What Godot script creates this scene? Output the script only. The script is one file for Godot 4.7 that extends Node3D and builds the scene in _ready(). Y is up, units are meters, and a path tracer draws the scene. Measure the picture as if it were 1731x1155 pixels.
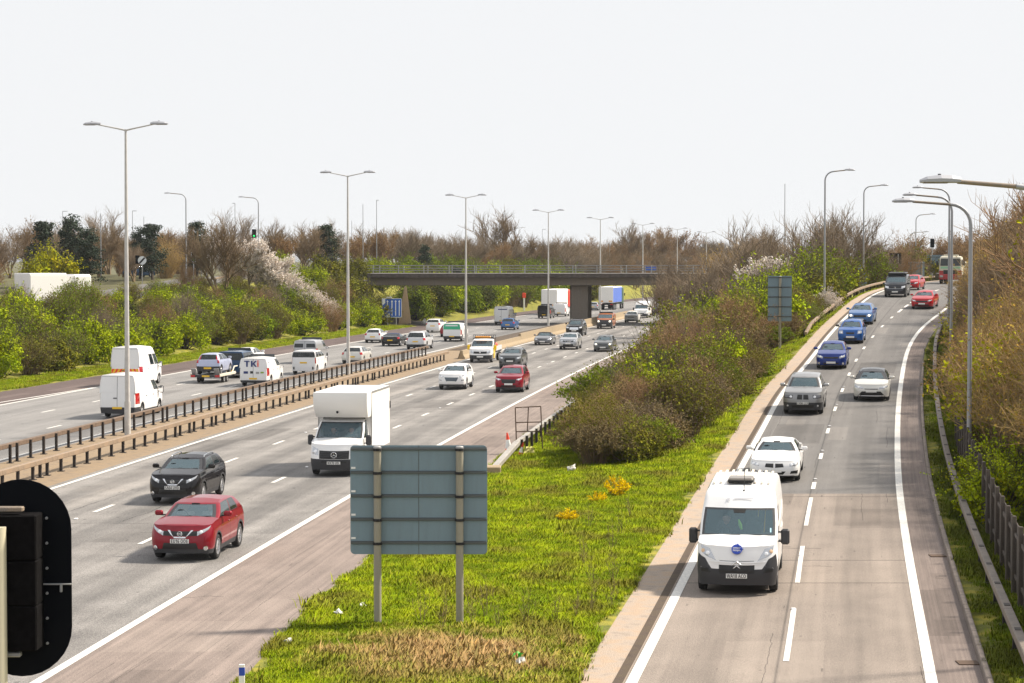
extends Node3D
# A motorway seen from a bridge: lamp columns, crash barriers, hedges, a slip road and its traffic.

func _ready() -> void:
	var cam := Camera3D.new()
	cam.name = "camera"
	add_child(cam)
	cam.position = Vector3(0, 8.4, 0)
	cam.rotation_degrees = Vector3(-2.1, 0, 0)
	cam.fov = 17.75
	cam.near = 0.5
	cam.far = 4000.0
	var env := Environment.new()
	env.background_mode = Environment.BG_SKY
	env.sky = Sky.new()
	var sky := ProceduralSkyMaterial.new()
	sky.sky_top_color = Color(0.79, 0.795, 0.81)
	sky.sky_horizon_color = Color(0.805, 0.81, 0.815)
	sky.sky_curve = 0.3
	sky.ground_bottom_color = Color(0.3, 0.29, 0.27)
	sky.ground_horizon_color = Color(0.6, 0.6, 0.58)
	sky.sky_energy_multiplier = 1.0
	var veil := NoiseTexture2D.new()
	veil.width = 1024; veil.height = 512; veil.seamless = true
	var cn := FastNoiseLite.new(); cn.frequency = 0.006; cn.fractal_octaves = 5; cn.seed = 12
	veil.noise = cn
	sky.sky_cover = veil
	sky.sky_cover_modulate = Color(0.3, 0.3, 0.31, 0.14)
	env.sky.sky_material = sky
	env.tonemap_mode = Environment.TONE_MAPPER_LINEAR
	env.tonemap_exposure = 1.48
	env.fog_enabled = true
	env.fog_density = 0.00009
	env.fog_light_color = Color(0.86, 0.88, 0.9)
	env.sdfgi_enabled = true
	env.ssao_enabled = true
	env.ssil_enabled = true
	var we := WorldEnvironment.new()
	we.name = "world_environment"
	we.environment = env
	add_child(we)
	var sun := DirectionalLight3D.new()
	sun.name = "sun"
	sun.light_color = Color(1.0, 0.955, 0.89)
	sun.light_energy = 1.6
	sun.light_angular_distance = 6.0
	sun.shadow_enabled = true
	add_child(sun)
	sun.look_at_from_position(Vector3(0.72, 0.8, -0.28), Vector3.ZERO)
	make_materials()
	build_ground()
	build_barriers()
	build_bridge()
	build_objects()
	build_traffic()
	build_plants()
	build_grass()
func make_materials() -> void:
	M.white = paint("white", Color(0.8, 0.8, 0.8))
	M.box_white = mat("box white", Color(0.8, 0.79, 0.77), 0.5)
	M.roof_white = speckle("weathered white", Color(0.74, 0.7, 0.62), 0.25, 0.5, 0.5, 0.0, 3, Color(1, 0.93, 0.82))
	M.tyre = mat("tyre rubber", Color(0.018, 0.018, 0.019), 0.85)
	M.alloy = mat("alloy", Color(0.55, 0.55, 0.57), 0.3, 0.85)
	M.steel = mat("steel wheel", Color(0.42, 0.42, 0.43), 0.45, 0.5)
	M.black_alloy = mat("black alloy", Color(0.03, 0.03, 0.035), 0.3, 0.5)
	M.dark = mat("dark underparts", Color(0.012, 0.012, 0.013), 0.8)
	M.trim = mat("dark plastic", Color(0.028, 0.029, 0.034), 0.55)
	M.grille = mat("grille black", Color(0.008, 0.008, 0.009), 0.4)
	M.seam = mat("shut line", Color(0.02, 0.02, 0.02), 0.9)
	M.chrome = mat("chrome", Color(0.75, 0.76, 0.78), 0.12, 1.0)
	M.lamp = mat("lamp housing", Color(0.5, 0.52, 0.55), 0.12, 0.55, 1.0)
	M.lens = mat("lamp lens", Color(0.85, 0.87, 0.9), 0.08, 0.2, 1.0)
	M.amber_clear = mat("indicator", Color(0.75, 0.5, 0.3), 0.15, 0.0, 1.0)
	M.tail = mat("tail lamp", Color(0.42, 0.008, 0.012), 0.12, 0.0, 1.0)
	M.amber = mat("amber", Color(0.75, 0.3, 0.02), 0.3)
	M.glass = glass("windscreen glass", Color(0.1, 0.165, 0.2), 0.5)  # pale blue albedo stands in for the sky reflected in the windscreen
	M.glass_mid = glass("door glass", Color(0.05, 0.075, 0.085), 0.6)
	M.glass_dark = glass("tinted glass", Color(0.01, 0.016, 0.019), 0.9)
	M.cabin = mat("cabin", Color(0.03, 0.034, 0.038), 0.8)
	M.cabin_grey = mat("seat cloth", Color(0.06, 0.068, 0.075), 0.9)
	M.plate_w = mat("white plate", Color(0.78, 0.78, 0.76), 0.4)
	M.plate_y = mat("yellow plate", Color(0.8, 0.5, 0.03), 0.4)
	M.ink = mat("black ink", Color(0.012, 0.012, 0.014), 0.6)
	M.sticker = mat("blue sticker", Color(0.015, 0.06, 0.42), 0.35)
	M.pale_blue = mat("pale blue paper", Color(0.45, 0.68, 0.8), 0.6)
	M.faint = mat("faded grey print", Color(0.55, 0.56, 0.6), 0.6)
	M.hatch = mat("smoked hatch", Color(0.22, 0.2, 0.18), 0.35)
	M.yellow = mat("yellow rail", Color(0.75, 0.45, 0.03), 0.5)
	M.yellow_paint = paint("yellow", Color(0.85, 0.55, 0.01))
	M.lime = mat("lime cloth", Color(0.2, 0.6, 0.05), 0.7)
	M.cone_red = mat("cone red", Color(0.8, 0.06, 0.02), 0.5)
	M.cream = mat("cream lorry", Color(0.66, 0.62, 0.5), 0.5)
	M.lorry_red = mat("lorry red", Color(0.38, 0.03, 0.03), 0.45)
	M.lorry_green = mat("lorry green band", Color(0.3, 0.55, 0.35), 0.5)
	M.galv = mat("galvanised", Color(0.34, 0.34, 0.34), 0.5, 0.4)
	M.pale_metal = mat("pale rail", Color(0.62, 0.58, 0.48), 0.5)
	M.lamp_dark = mat("dark lamp housing", Color(0.1, 0.1, 0.11), 0.12, 0.4, 1.0)
	M.headlit = mat("lit headlamp", Color(0.9, 0.85, 0.75), 0.1, 0.0, 1.0)
	M.headlit.emission_enabled = true
	M.headlit.emission = Color(1.0, 0.93, 0.8)
	M.headlit.emission_energy_multiplier = 1.2
	M.green_lamp = mat("green lamp", Color(0.02, 0.5, 0.2), 0.2)
	M.green_lamp.emission_enabled = true
	M.green_lamp.emission = Color(0.05, 0.9, 0.4)
	M.green_lamp.emission_energy_multiplier = 0.9
	M.grille_grey = mat("grille grey", Color(0.1, 0.12, 0.14), 0.3, 0.5)
	M.soft_top = mat("black cloth roof", Color(0.015, 0.015, 0.017), 0.9)
	M.soft_blue = mat("blue cloth roof", Color(0.02, 0.03, 0.075), 0.9)
	M.amber_bright = mat("chevron yellow", Color(0.85, 0.5, 0.01), 0.5)
	M.logo_navy = mat("navy print", Color(0.012, 0.03, 0.16), 0.5)
	M.logo_green = mat("green print", Color(0.25, 0.4, 0.05), 0.5)
	M.panel_green = mat("green panel", Color(0.03, 0.42, 0.22), 0.45)
	M.curtain_blue = mat("blue curtain", Color(0.08, 0.16, 0.55), 0.55)
	M.skin = mat("figure", Color(1, 1, 1), 0.8)
	M.skin.vertex_color_use_as_albedo = true
	M.pale_concrete = speckle("pale concrete", Color(0.42, 0.32, 0.2), 0.4, 0.4, 0.9, 0.4, 105, Color(0.85, 0.8, 0.75))
	M.bag_grey = mat("grey polythene", Color(0.5, 0.47, 0.44), 0.4)
	M.bag_white = mat("white polythene", Color(0.75, 0.73, 0.68), 0.4)
	M.bag_green = mat("green wrapper", Color(0.06, 0.55, 0.06), 0.4)
	M.bag_yellow = mat("pale yellow sack", Color(0.6, 0.55, 0.2), 0.6)
class MB:
	var v := PackedVector3Array()
	var n := PackedVector3Array()
	var u := PackedVector2Array()
	var c := PackedColorArray()
	var col := Color.WHITE
	var colored := false
	func t3(a: Vector3, b: Vector3, d: Vector3, na: Vector3, nb: Vector3, nd: Vector3, ua := Vector2.ZERO, ub := Vector2.ZERO, ud := Vector2.ZERO) -> void:
		# a, b, d run anticlockwise seen from outside
		v.append(a); v.append(d); v.append(b)
		n.append(na); n.append(nd); n.append(nb)
		u.append(ua); u.append(ud); u.append(ub)
		if colored:
			c.append(col); c.append(col); c.append(col)
	func tri(a: Vector3, b: Vector3, d: Vector3) -> void:
		var m := (b - a).cross(d - a).normalized()
		t3(a, b, d, m, m, m)
	func quad(a: Vector3, b: Vector3, d: Vector3, e: Vector3) -> void:
		var m := (d - a).cross(e - b).normalized()
		t3(a, b, d, m, m, m, Vector2(0, 0), Vector2(1, 0), Vector2(1, 1))
		t3(a, d, e, m, m, m, Vector2(0, 0), Vector2(1, 1), Vector2(0, 1))
	func quad_out(a: Vector3, b: Vector3, d: Vector3, e: Vector3, from: Vector3) -> void:
		if (d - a).cross(e - b).dot((a + b + d + e) * 0.25 - from) >= 0.0:
			quad(a, b, d, e)
		else:
			quad(a, e, d, b)
	func tri_out(a: Vector3, b: Vector3, d: Vector3, from: Vector3) -> void:
		if (b - a).cross(d - a).dot((a + b + d) / 3.0 - from) >= 0.0:
			tri(a, b, d)
		else:
			tri(a, d, b)
	func sq(a: Vector3, b: Vector3, d: Vector3, e: Vector3, na: Vector3, nb: Vector3, nd: Vector3, ne: Vector3, ua := Vector2(0, 0), ub := Vector2(1, 0), ud := Vector2(1, 1), ue := Vector2(0, 1)) -> void:
		# smooth quad whose winding follows its normals
		if (d - a).cross(e - b).dot(na + nb + nd + ne) >= 0.0:
			t3(a, b, d, na, nb, nd, ua, ub, ud); t3(a, d, e, na, nd, ne, ua, ud, ue)
		else:
			t3(a, d, b, na, nd, nb, ua, ud, ub); t3(a, e, d, na, ne, nd, ua, ue, ud)
	func box(at: Vector3, size: Vector3, ch := 0.0, b := Basis.IDENTITY) -> void:
		var h := size * 0.5
		if ch <= 0.0:
			var p := []
			for i in 8:
				p.append(at + b * Vector3(h.x * (1 if i & 1 else -1), h.y * (1 if i & 2 else -1), h.z * (1 if i & 4 else -1)))
			for f in [[0, 1, 3, 2], [4, 5, 7, 6], [0, 1, 5, 4], [2, 3, 7, 6], [0, 2, 6, 4], [1, 3, 7, 5]]:
				quad_out(p[f[0]], p[f[1]], p[f[2]], p[f[3]], at)
			return
		var q := []
		for i in 8:
			var s := Vector3(1 if i & 1 else -1, 1 if i & 2 else -1, 1 if i & 4 else -1)
			var o := []
			for k in 3:
				var e := h - Vector3(ch, ch, ch)
				e[k] = h[k]
				o.append(at + b * (s * e))
			q.append(o)
		for f in [[0, 1, 3, 2, 2], [4, 5, 7, 6, 2], [0, 1, 5, 4, 1], [2, 3, 7, 6, 1], [0, 2, 6, 4, 0], [1, 3, 7, 5, 0]]:
			quad_out(q[f[0]][f[4]], q[f[1]][f[4]], q[f[2]][f[4]], q[f[3]][f[4]], at)
		for e in [[0, 1, 1, 2], [2, 3, 1, 2], [4, 5, 1, 2], [6, 7, 1, 2], [0, 2, 0, 2], [1, 3, 0, 2], [4, 6, 0, 2], [5, 7, 0, 2], [0, 4, 0, 1], [1, 5, 0, 1], [2, 6, 0, 1], [3, 7, 0, 1]]:
			quad_out(q[e[0]][e[2]], q[e[1]][e[2]], q[e[1]][e[3]], q[e[0]][e[3]], at)
		for i in 8:
			tri_out(q[i][0], q[i][1], q[i][2], at)
	func tube(pts: Array, rad: Array, sides := 6, caps := true) -> void:
		var rings := []
		var dirs := []
		var last := Vector3.ZERO
		for i in pts.size():
			var d: Vector3 = (pts[mini(i + 1, pts.size() - 1)] - pts[maxi(i - 1, 0)]).normalized()
			var x := last
			if i == 0:
				x = d.cross(Vector3.UP if absf(d.y) < 0.9 else Vector3.RIGHT)
			x = (x - d * d.dot(x)).normalized()
			last = x
			var y := d.cross(x)
			var ring := []
			var nr := []
			for k in sides:
				var a := TAU * k / sides
				var o := x * cos(a) + y * sin(a)
				nr.append(o)
				ring.append(pts[i] + o * rad[i])
			rings.append(ring)
			dirs.append(nr)
		for i in pts.size() - 1:
			for k in sides:
				var l := (k + 1) % sides
				sq(rings[i][k], rings[i][l], rings[i + 1][l], rings[i + 1][k], dirs[i][k], dirs[i][l], dirs[i + 1][l], dirs[i + 1][k])
		if caps:
			for e in [0, pts.size() - 1]:
				for k in sides - 2:
					tri_out(rings[e][0], rings[e][k + 1], rings[e][k + 2], pts[1 if e == 0 else e - 1])
	func lathe(prof: Array, sides: int, b := Basis.IDENTITY, at := Vector3.ZERO) -> void:
		# profile of (radius, height) about local y, smooth within a run; doubled points make an edge
		for i in prof.size() - 1:
			var p: Vector2 = prof[i]
			var q: Vector2 = prof[i + 1]
			var m := Vector2(q.y - p.y, p.x - q.x)
			if m.length() < 1e-6:
				continue
			m = m.normalized()
			for k in sides:
				var a := TAU * k / sides
				var d := TAU * (k + 1) / sides
				var e0 := Vector3(cos(a), 0, sin(a))
				var e1 := Vector3(cos(d), 0, sin(d))
				sq(at + b * (e0 * p.x + Vector3.UP * p.y), at + b * (e1 * p.x + Vector3.UP * p.y), at + b * (e1 * q.x + Vector3.UP * q.y), at + b * (e0 * q.x + Vector3.UP * q.y), b * (e0 * m.x + Vector3.UP * m.y), b * (e1 * m.x + Vector3.UP * m.y), b * (e1 * m.x + Vector3.UP * m.y), b * (e0 * m.x + Vector3.UP * m.y))
	func sheet(rows: Array, uvs := [], up := Vector3(0, 1, 0.01)) -> void:
		# smooth grid of points; outside is up (or +z where it stands)
		var ni: int = rows.size()
		var nj: int = rows[0].size()
		var nn := []
		for i in ni:
			var r := []
			for j in nj:
				var di: Vector3 = rows[mini(i + 1, ni - 1)][j] - rows[maxi(i - 1, 0)][j]
				var dj: Vector3 = rows[i][mini(j + 1, nj - 1)] - rows[i][maxi(j - 1, 0)]
				var m := di.cross(dj).normalized()
				r.append(m if m.dot(up) >= 0 else -m)
			nn.append(r)
		for i in ni - 1:
			for j in nj - 1:
				if uvs.is_empty():
					sq(rows[i][j], rows[i][j + 1], rows[i + 1][j + 1], rows[i + 1][j], nn[i][j], nn[i][j + 1], nn[i + 1][j + 1], nn[i + 1][j])
				else:
					sq(rows[i][j], rows[i][j + 1], rows[i + 1][j + 1], rows[i + 1][j], nn[i][j], nn[i][j + 1], nn[i + 1][j + 1], nn[i + 1][j], uvs[i][j], uvs[i][j + 1], uvs[i + 1][j + 1], uvs[i + 1][j])
	func poly(pts: Array, at: Transform3D, depth: float) -> void:
		# flat outline (x, y) given thickness along local z, front at z = 0 facing +z
		var p2 := PackedVector2Array(pts)
		var idx := Geometry2D.triangulate_polygon(p2)
		var mid := Vector2.ZERO
		for p in pts:
			mid += p / pts.size()
		for i in range(0, idx.size(), 3):
			var a := p2[idx[i]]; var b := p2[idx[i + 1]]; var d := p2[idx[i + 2]]
			if (b - a).cross(d - a) < 0:
				var s := b; b = d; d = s
			tri(at * Vector3(a.x, a.y, 0), at * Vector3(b.x, b.y, 0), at * Vector3(d.x, d.y, 0))
			if depth > 0:
				tri(at * Vector3(a.x, a.y, -depth), at * Vector3(d.x, d.y, -depth), at * Vector3(b.x, b.y, -depth))
		if depth > 0:
			var cw := Geometry2D.is_polygon_clockwise(p2)
			for i in pts.size():
				var a: Vector2 = pts[i]
				var b: Vector2 = pts[(i + 1) % pts.size()]
				if cw:
					var s := a; a = b; b = s
				quad(at * Vector3(a.x, a.y, -depth), at * Vector3(b.x, b.y, -depth), at * Vector3(b.x, b.y, 0), at * Vector3(a.x, a.y, 0))
	func mesh() -> ArrayMesh:
		var arr := []
		arr.resize(Mesh.ARRAY_MAX)
		arr[Mesh.ARRAY_VERTEX] = v
		arr[Mesh.ARRAY_NORMAL] = n
		arr[Mesh.ARRAY_TEX_UV] = u
		if colored:
			arr[Mesh.ARRAY_COLOR] = c
		var m := ArrayMesh.new()
		m.add_surface_from_arrays(Mesh.PRIMITIVE_TRIANGLES, arr)
		return m

var used := {}
func numbered(called: String) -> String:
	var k: int = used.get(called, 0)
	used[called] = k + 1
	return called if k == 0 else "%s_%03d" % [called, k]

func put(called: String, mb, m: Material, parent: Node) -> MeshInstance3D:
	var o := MeshInstance3D.new()
	var k := 0
	var nm := called
	while parent.has_node(nm):
		k += 1
		nm = "%s_%03d" % [called, k]
	o.name = nm
	o.mesh = mb.mesh() if mb is MB else mb
	o.material_override = m
	parent.add_child(o, true)
	return o

func sub(called: String, parent: Node) -> Node3D:
	var o := Node3D.new()
	var k := 0
	var nm := called
	while parent.has_node(nm):
		k += 1
		nm = "%s_%03d" % [called, k]
	o.name = nm
	parent.add_child(o, true)
	return o

func thing(called: String, label: String, category: String, at := Vector3.ZERO, turn := 0.0, group := "") -> Node3D:
	var o := Node3D.new()
	o.name = numbered(called)
	add_child(o, true)
	o.position = at
	o.rotation.y = turn
	tag(o, label, category, group)
	return o

func tag(o: Node, label: String, category: String, group := "") -> void:
	o.set_meta("label", label)
	o.set_meta("category", category)
	if group:
		o.set_meta("group", group)

func dup(src: Node3D, label: String, category: String, at: Vector3, turn := 0.0, group := "", called := "") -> Node3D:
	var o: Node3D = src.duplicate()
	o.name = numbered(called if called else String(src.name).rstrip("0123456789_"))
	add_child(o, true)
	o.position = at
	o.rotation.y = turn
	o.remove_meta("group")
	tag(o, label, category, group)
	return o

func struct(called: String, mb, m: Material, kind := "structure") -> MeshInstance3D:
	var o := put(numbered(called), mb, m, self)
	o.set_meta("kind", kind)
	return o

var mats := {}
func mat(id: String, lin: Color, rough := 0.6, metal := 0.0, coat := 0.0) -> StandardMaterial3D:
	if mats.has(id):
		return mats[id]
	var m := StandardMaterial3D.new()
	m.resource_name = id
	var s := lin.linear_to_srgb()
	s.a = lin.a
	m.albedo_color = s
	m.roughness = rough
	m.metallic = metal
	if coat > 0:
		m.clearcoat_enabled = true
		m.clearcoat = coat
		m.clearcoat_roughness = 0.04
	mats[id] = m
	return m

func glass(id: String, lin: Color, a: float) -> StandardMaterial3D:
	var m := mat(id, lin, 0.02)
	m.albedo_color.a = a
	m.transparency = BaseMaterial3D.TRANSPARENCY_ALPHA
	return m

func speckle(id: String, lin: Color, vary: float, scale: float, rough: float, relief := 0.0, seed_ := 1, tint := Color(1, 1, 1)) -> StandardMaterial3D:
	# a surface whose colour drifts in patches and in fine grain
	if mats.has(id):
		return mats[id]
	var m := mat(id, Color(1, 1, 1), rough)
	var size := 384
	var a := FastNoiseLite.new(); a.seed = seed_; a.frequency = 0.012; a.fractal_octaves = 5
	var b := FastNoiseLite.new(); b.seed = seed_ + 7; b.frequency = 0.21; b.fractal_octaves = 2
	var ia := a.get_seamless_image(size, size)
	var ib := b.get_seamless_image(size, size)
	var im := Image.create(size, size, false, Image.FORMAT_RGB8)
	for y in size:
		for x in size:
			var p := ia.get_pixel(x, y).r - 0.5
			var q := ib.get_pixel(x, y).r - 0.5
			var k := 1.0 + vary * (1.3 * p + 0.9 * q)
			var w := clampf(0.5 + p * 2.2, 0, 1)
			im.set_pixel(x, y, Color(lin.r * k * lerpf(1, tint.r, w), lin.g * k * lerpf(1, tint.g, w), lin.b * k * lerpf(1, tint.b, w)).linear_to_srgb())
	m.albedo_texture = ImageTexture.create_from_image(im)
	m.uv1_triplanar = true
	m.uv1_world_triplanar = true
	m.uv1_scale = Vector3.ONE * scale
	if relief > 0:
		m.heightmap_enabled = true
		m.heightmap_scale = relief
		m.heightmap_texture = ImageTexture.create_from_image(ib)
	return m

func curve(tab: Array, z: float) -> float:
	var k := 0
	while k < tab.size() - 2 and tab[k + 1][0] < z:
		k += 1
	var t: float = (z - tab[k][0]) / (tab[k + 1][0] - tab[k][0])
	return lerpf(tab[k][1], tab[k + 1][1], t)

func smooth_curve(tab: Array, z: float) -> float:
	return (curve(tab, z - 8) + curve(tab, z - 4) + curve(tab, z) * 2 + curve(tab, z + 4) + curve(tab, z + 8)) / 6.0

func enter(o: Node3D, label: String, category: String, at: Vector3, turn := 0.0, group := "") -> Node3D:
	o.name = numbered(String(o.name))
	add_child(o, true)
	o.position = at
	o.rotation.y = turn
	tag(o, label, category, group)
	return o
# ---- lie of the land: x across, z = -distance ahead of the camera ----
const SLIP_L := [[0, -4.4], [30, 0.22], [44.1, 2.41], [53.5, 3.84], [64.2, 5.51], [86, 9.13], [98.4, 11.34], [113.4, 13.98], [127, 16.9], [150, 21.6], [169.8, 26.0], [190, 30.6], [205.9, 34.4], [230, 41], [250, 47.5], [275, 57], [300, 68], [1500, 600]]
const SLIP_R := [[0, 1.8], [30, 6.4], [44.1, 8.64], [55.5, 10.4], [68.3, 12.4], [78.6, 14.04], [96.1, 17.08], [110.9, 19.77], [133.4, 24.1], [146.7, 26.9], [159.8, 30.2], [172.6, 33.9], [200, 41.5], [225, 49], [250, 57], [275, 67], [300, 79], [1500, 620]]
const SLIP_D := [[0, -1.2], [30, 3.3], [49.4, 6.33], [60.2, 7.94], [70.3, 9.52], [77.6, 10.71], [87.5, 12.39], [96.4, 13.95], [105.3, 15.57], [114.1, 17.26], [123, 18.96], [132, 20.77], [140.9, 22.65], [149.8, 24.67], [158.4, 26.76], [167.4, 29.0], [176.1, 31.24], [186.2, 33.98], [205, 39], [250, 53], [300, 74], [1500, 610]]
const SLIP_H := [[0, -0.1], [44, -0.1], [55, -0.1], [68, 0.1], [77, 0.33], [87.5, 0.6], [96.4, 0.93], [105.3, 1.29], [114, 1.67], [123, 2.02], [132, 2.41], [141, 2.79], [150, 3.2], [158.5, 3.65], [167.4, 4.06], [176, 4.4], [185, 4.85], [200, 5.35], [220, 5.75], [248, 6.0], [300, 6.4], [1500, 6.4]]
const LEFT_H := [[0, 0.2], [90, 0.4], [120, 0.8], [160, 1.9], [208, 3.5], [232, 4.7], [270, 6.2], [300, 6.6], [400, 6.0], [600, 5.0], [1500, 8.0]]

func S(d: float) -> float:
	return -13.65 + 0.09102 * d + 0.000127 * d * d
func verge_edge(d: float) -> float:
	return S(d) + 3.5 + clampf((53.0 - d) * 0.055, 0.0, 0.9)
func heading(d: float) -> float:
	return atan(0.09102 + 0.000254 * d)
func sl(d: float) -> float: return smooth_curve(SLIP_L, d)
func sr(d: float) -> float: return smooth_curve(SLIP_R, d)
func sd(d: float) -> float: return smooth_curve(SLIP_D, d)
func sh(d: float) -> float: return smooth_curve(SLIP_H, d)

func soft(t: float) -> float:
	t = clampf(t, 0, 1)
	return t * t * (3 - 2 * t)

func ground(x: float, d: float) -> float:
	var o := x - S(d)
	if o < -34.6:
		var h := curve(LEFT_H, d)
		if o > -38.5:
			return 0.12 * (-34.6 - o) / 3.9
		return lerpf(0.12, h, soft((-38.5 - o) / 12.5))
	var ve := verge_edge(d) - S(d)
	if o < ve:
		return 0.0
	var l := sl(d) - 1.1
	var h2 := sh(d)
	if x < l:
		var t := (o - ve) / maxf(l - S(d) - ve, 0.5)
		return lerpf(0.0, h2, t * t * 0.55 + t * 0.45) + 0.04 * sin(t * PI)
	var r := sr(d) + 1.0
	if x <= r:
		return h2
	return h2 + 0.12 * soft((x - r) / 0.15) + 0.9 * soft((x - r - 4.0) / 14.0)

const FAR := 1500.0
func stations() -> Array:
	var zs := []
	var d := 4.0
	while d < FAR:
		zs.append(d)
		d += 2.0 if d < 320 else 10.0 if d < 600 else 60.0
	zs.append(FAR)
	return zs

# a ribbon of ground between two edges; uv.x runs across in metres, uv.y along
func ribbon(zs: Array, a: Callable, b: Callable, cols: int, up: float, height = null) -> MB:
	var rows := []
	var uvs := []
	for d in zs:
		var xa: float = a.call(d)
		var xb: float = b.call(d)
		var r := []
		var uv := []
		for j in cols + 1:
			var x := lerpf(xa, xb, float(j) / cols)
			var y: float = height.call(x, d) if height != null else ground(x, d)
			r.append(Vector3(x, y + up, -d))
			uv.append(Vector2((x - xa) , d))
		rows.append(r)
		uvs.append(uv)
	var mb := MB.new()
	mb.sheet(rows, uvs)
	return mb

# worn asphalt: oil-dark lane centres, polished wheel tracks, patches and grain
func road_surface(id: String, base: Color, worn: Array, width: float, vary: float, seed_: int, patches := 6, cracks := 10, joints := 0.0) -> StandardMaterial3D:
	var w := 512
	var h := 1024
	var m := mat(id, Color(1, 1, 1), 0.82)
	var f1 := FastNoiseLite.new(); f1.seed = seed_; f1.frequency = 0.02; f1.fractal_octaves = 4
	var f2 := FastNoiseLite.new(); f2.seed = seed_ + 3; f2.frequency = 0.25; f2.fractal_octaves = 2
	var f3 := FastNoiseLite.new(); f3.seed = seed_ + 5; f3.frequency = 0.03; f3.fractal_octaves = 3
	var fine := f2.get_seamless_image(w, h)
	var im := Image.create(w, h, false, Image.FORMAT_RGB8)
	var prof := []
	for x in w:
		var p := (x + 0.5) / w * width
		var k := 1.0
		for q in worn:     # [centre, half width, change]
			k += q[2] * exp(-pow((p - q[0]) / q[1], 2))
		prof.append(k)
	for y in h:
		var ay := TAU * y / h
		for x in w:
			# long streaks along the road: noise stretched by sampling a slow circle
			var st := f1.get_noise_3d(x * 1.6, cos(ay) * 26.0, sin(ay) * 26.0)
			var bl := f3.get_noise_3d(x * 0.35, cos(ay) * 150.0, sin(ay) * 150.0)
			var k: float = prof[x] * (1.0 + vary * (0.9 * st + 0.55 * bl) + 0.5 * vary * (fine.get_pixel(x, y).r - 0.5) * 2.0)
			im.set_pixel(x, y, Color(base.r * k, base.g * (k * 0.985 + 0.015), base.b * (k * 0.96 + 0.04)).linear_to_srgb())
	im.resize(w * 2, h * 2, Image.INTERPOLATE_CUBIC)
	im.convert(Image.FORMAT_RGBA8)
	# stone grain
	if not cache.has("grain"):
		var fg := FastNoiseLite.new(); fg.frequency = 0.42; fg.seed = 8; fg.fractal_octaves = 2
		var gi := fg.get_seamless_image(512, 512)
		var gr := Image.create(512, 512, false, Image.FORMAT_RGBA8)
		for y in 512:
			for x in 512:
				var q := gi.get_pixel(x, y).r - 0.5
				gr.set_pixel(x, y, Color(0.03, 0.028, 0.026, clampf(q * 0.9, 0, 0.5)) if q > 0 else Color(0.95, 0.9, 0.84, clampf(-q * 0.75, 0, 0.4)))
		cache.grain = gr
	for y in h * 2 / 512:
		for x in w * 2 / 512:
			im.blend_rect(cache.grain, Rect2i(0, 0, 512, 512), Vector2i(x * 512, y * 512))
	# resurfaced patches, sealed cracks and oil drips
	var rng := RandomNumberGenerator.new()
	rng.seed = seed_ * 3
	for q in patches:
		var pw := int(rng.randf_range(0.6, 2.6) / width * w * 2)
		var ph := int(rng.randf_range(2.0, 9.0) / 60.0 * h * 2)
		var pi := Image.create(pw, ph, false, Image.FORMAT_RGBA8)
		pi.fill(Color(0.08, 0.07, 0.065, rng.randf_range(0.06, 0.16)) if rng.randf() < 0.65 else Color(0.8, 0.75, 0.7, 0.1))
		im.blend_rect(pi, Rect2i(0, 0, pw, ph), Vector2i(rng.randi() % (w * 2 - pw), rng.randi() % (h * 2 - ph)))
	var dot := Image.create(2, 2, false, Image.FORMAT_RGBA8)
	for q in cracks:
		dot.fill(Color(0.03, 0.027, 0.025, rng.randf_range(0.3, 0.6)))
		var x := rng.randf() * w * 2
		var y := rng.randf() * h * 2
		var along := rng.randf() < 0.6
		for k in rng.randi_range(60, 260):
			im.blend_rect(dot, Rect2i(0, 0, 2, 2), Vector2i(int(x) % (w * 2), int(y) % (h * 2)))
			x += rng.randf_range(-1.6, 1.6) if along else 2.0
			y += 1.6 if along else rng.randf_range(-0.8, 0.8)
			if x < 0 or y < 0:
				break
	if joints > 0:
		var ji := Image.create(w * 2, 3, false, Image.FORMAT_RGBA8)
		ji.fill(Color(0.05, 0.045, 0.04, 0.4))
		var jy := 40.0
		while jy < h * 2 - 4:
			im.blend_rect(ji, Rect2i(0, 0, w * 2, 3), Vector2i(0, int(jy)))
			jy += joints / 60.0 * h * 2
	for q in 130:
		var dp := Image.create(rng.randi_range(2, 9), rng.randi_range(2, 14), false, Image.FORMAT_RGBA8)
		dp.fill(Color(0.02, 0.02, 0.02, rng.randf_range(0.08, 0.3)))
		im.blend_rect(dp, Rect2i(Vector2i.ZERO, dp.get_size()), Vector2i(rng.randi() % (w * 2 - 10), rng.randi() % (h * 2 - 16)))
	im.convert(Image.FORMAT_RGB8)
	m.albedo_texture = ImageTexture.create_from_image(im)
	m.uv1_scale = Vector3(1.0 / width, 1.0 / 60.0, 1)
	m.metallic_specular = 0.3
	return m

func dashes(road: Node3D, at: Callable, from: float, to: float, step: float, length: float, width: float, h: Callable, m: Material, skew: Callable) -> void:
	var d := from
	while d < to:
		var mb := MB.new()
		var rows := []
		for q in 3:
			var e := d + length * q / 2.0
			var x: float = at.call(e)
			var y: float = h.call(x, e)
			rows.append([Vector3(x - width * 0.5, y + 0.012, -e), Vector3(x + width * 0.5, y + 0.012, -e)])
		mb.sheet(rows)
		put("lane_dash", mb, m, road)
		d += step

func line(called: String, road: Node3D, at: Callable, from: float, to: float, width: float, m: Material) -> void:
	var rows := []
	var d := from
	while d <= to:
		var x: float = at.call(d)
		rows.append([Vector3(x - width * 0.5, ground(x, d) + 0.012, -d), Vector3(x + width * 0.5, ground(x, d) + 0.012, -d)])
		d += 2.0 if d < 320 else 8.0
	var mb := MB.new()
	mb.sheet(rows)
	put(called, mb, m, road)

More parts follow.
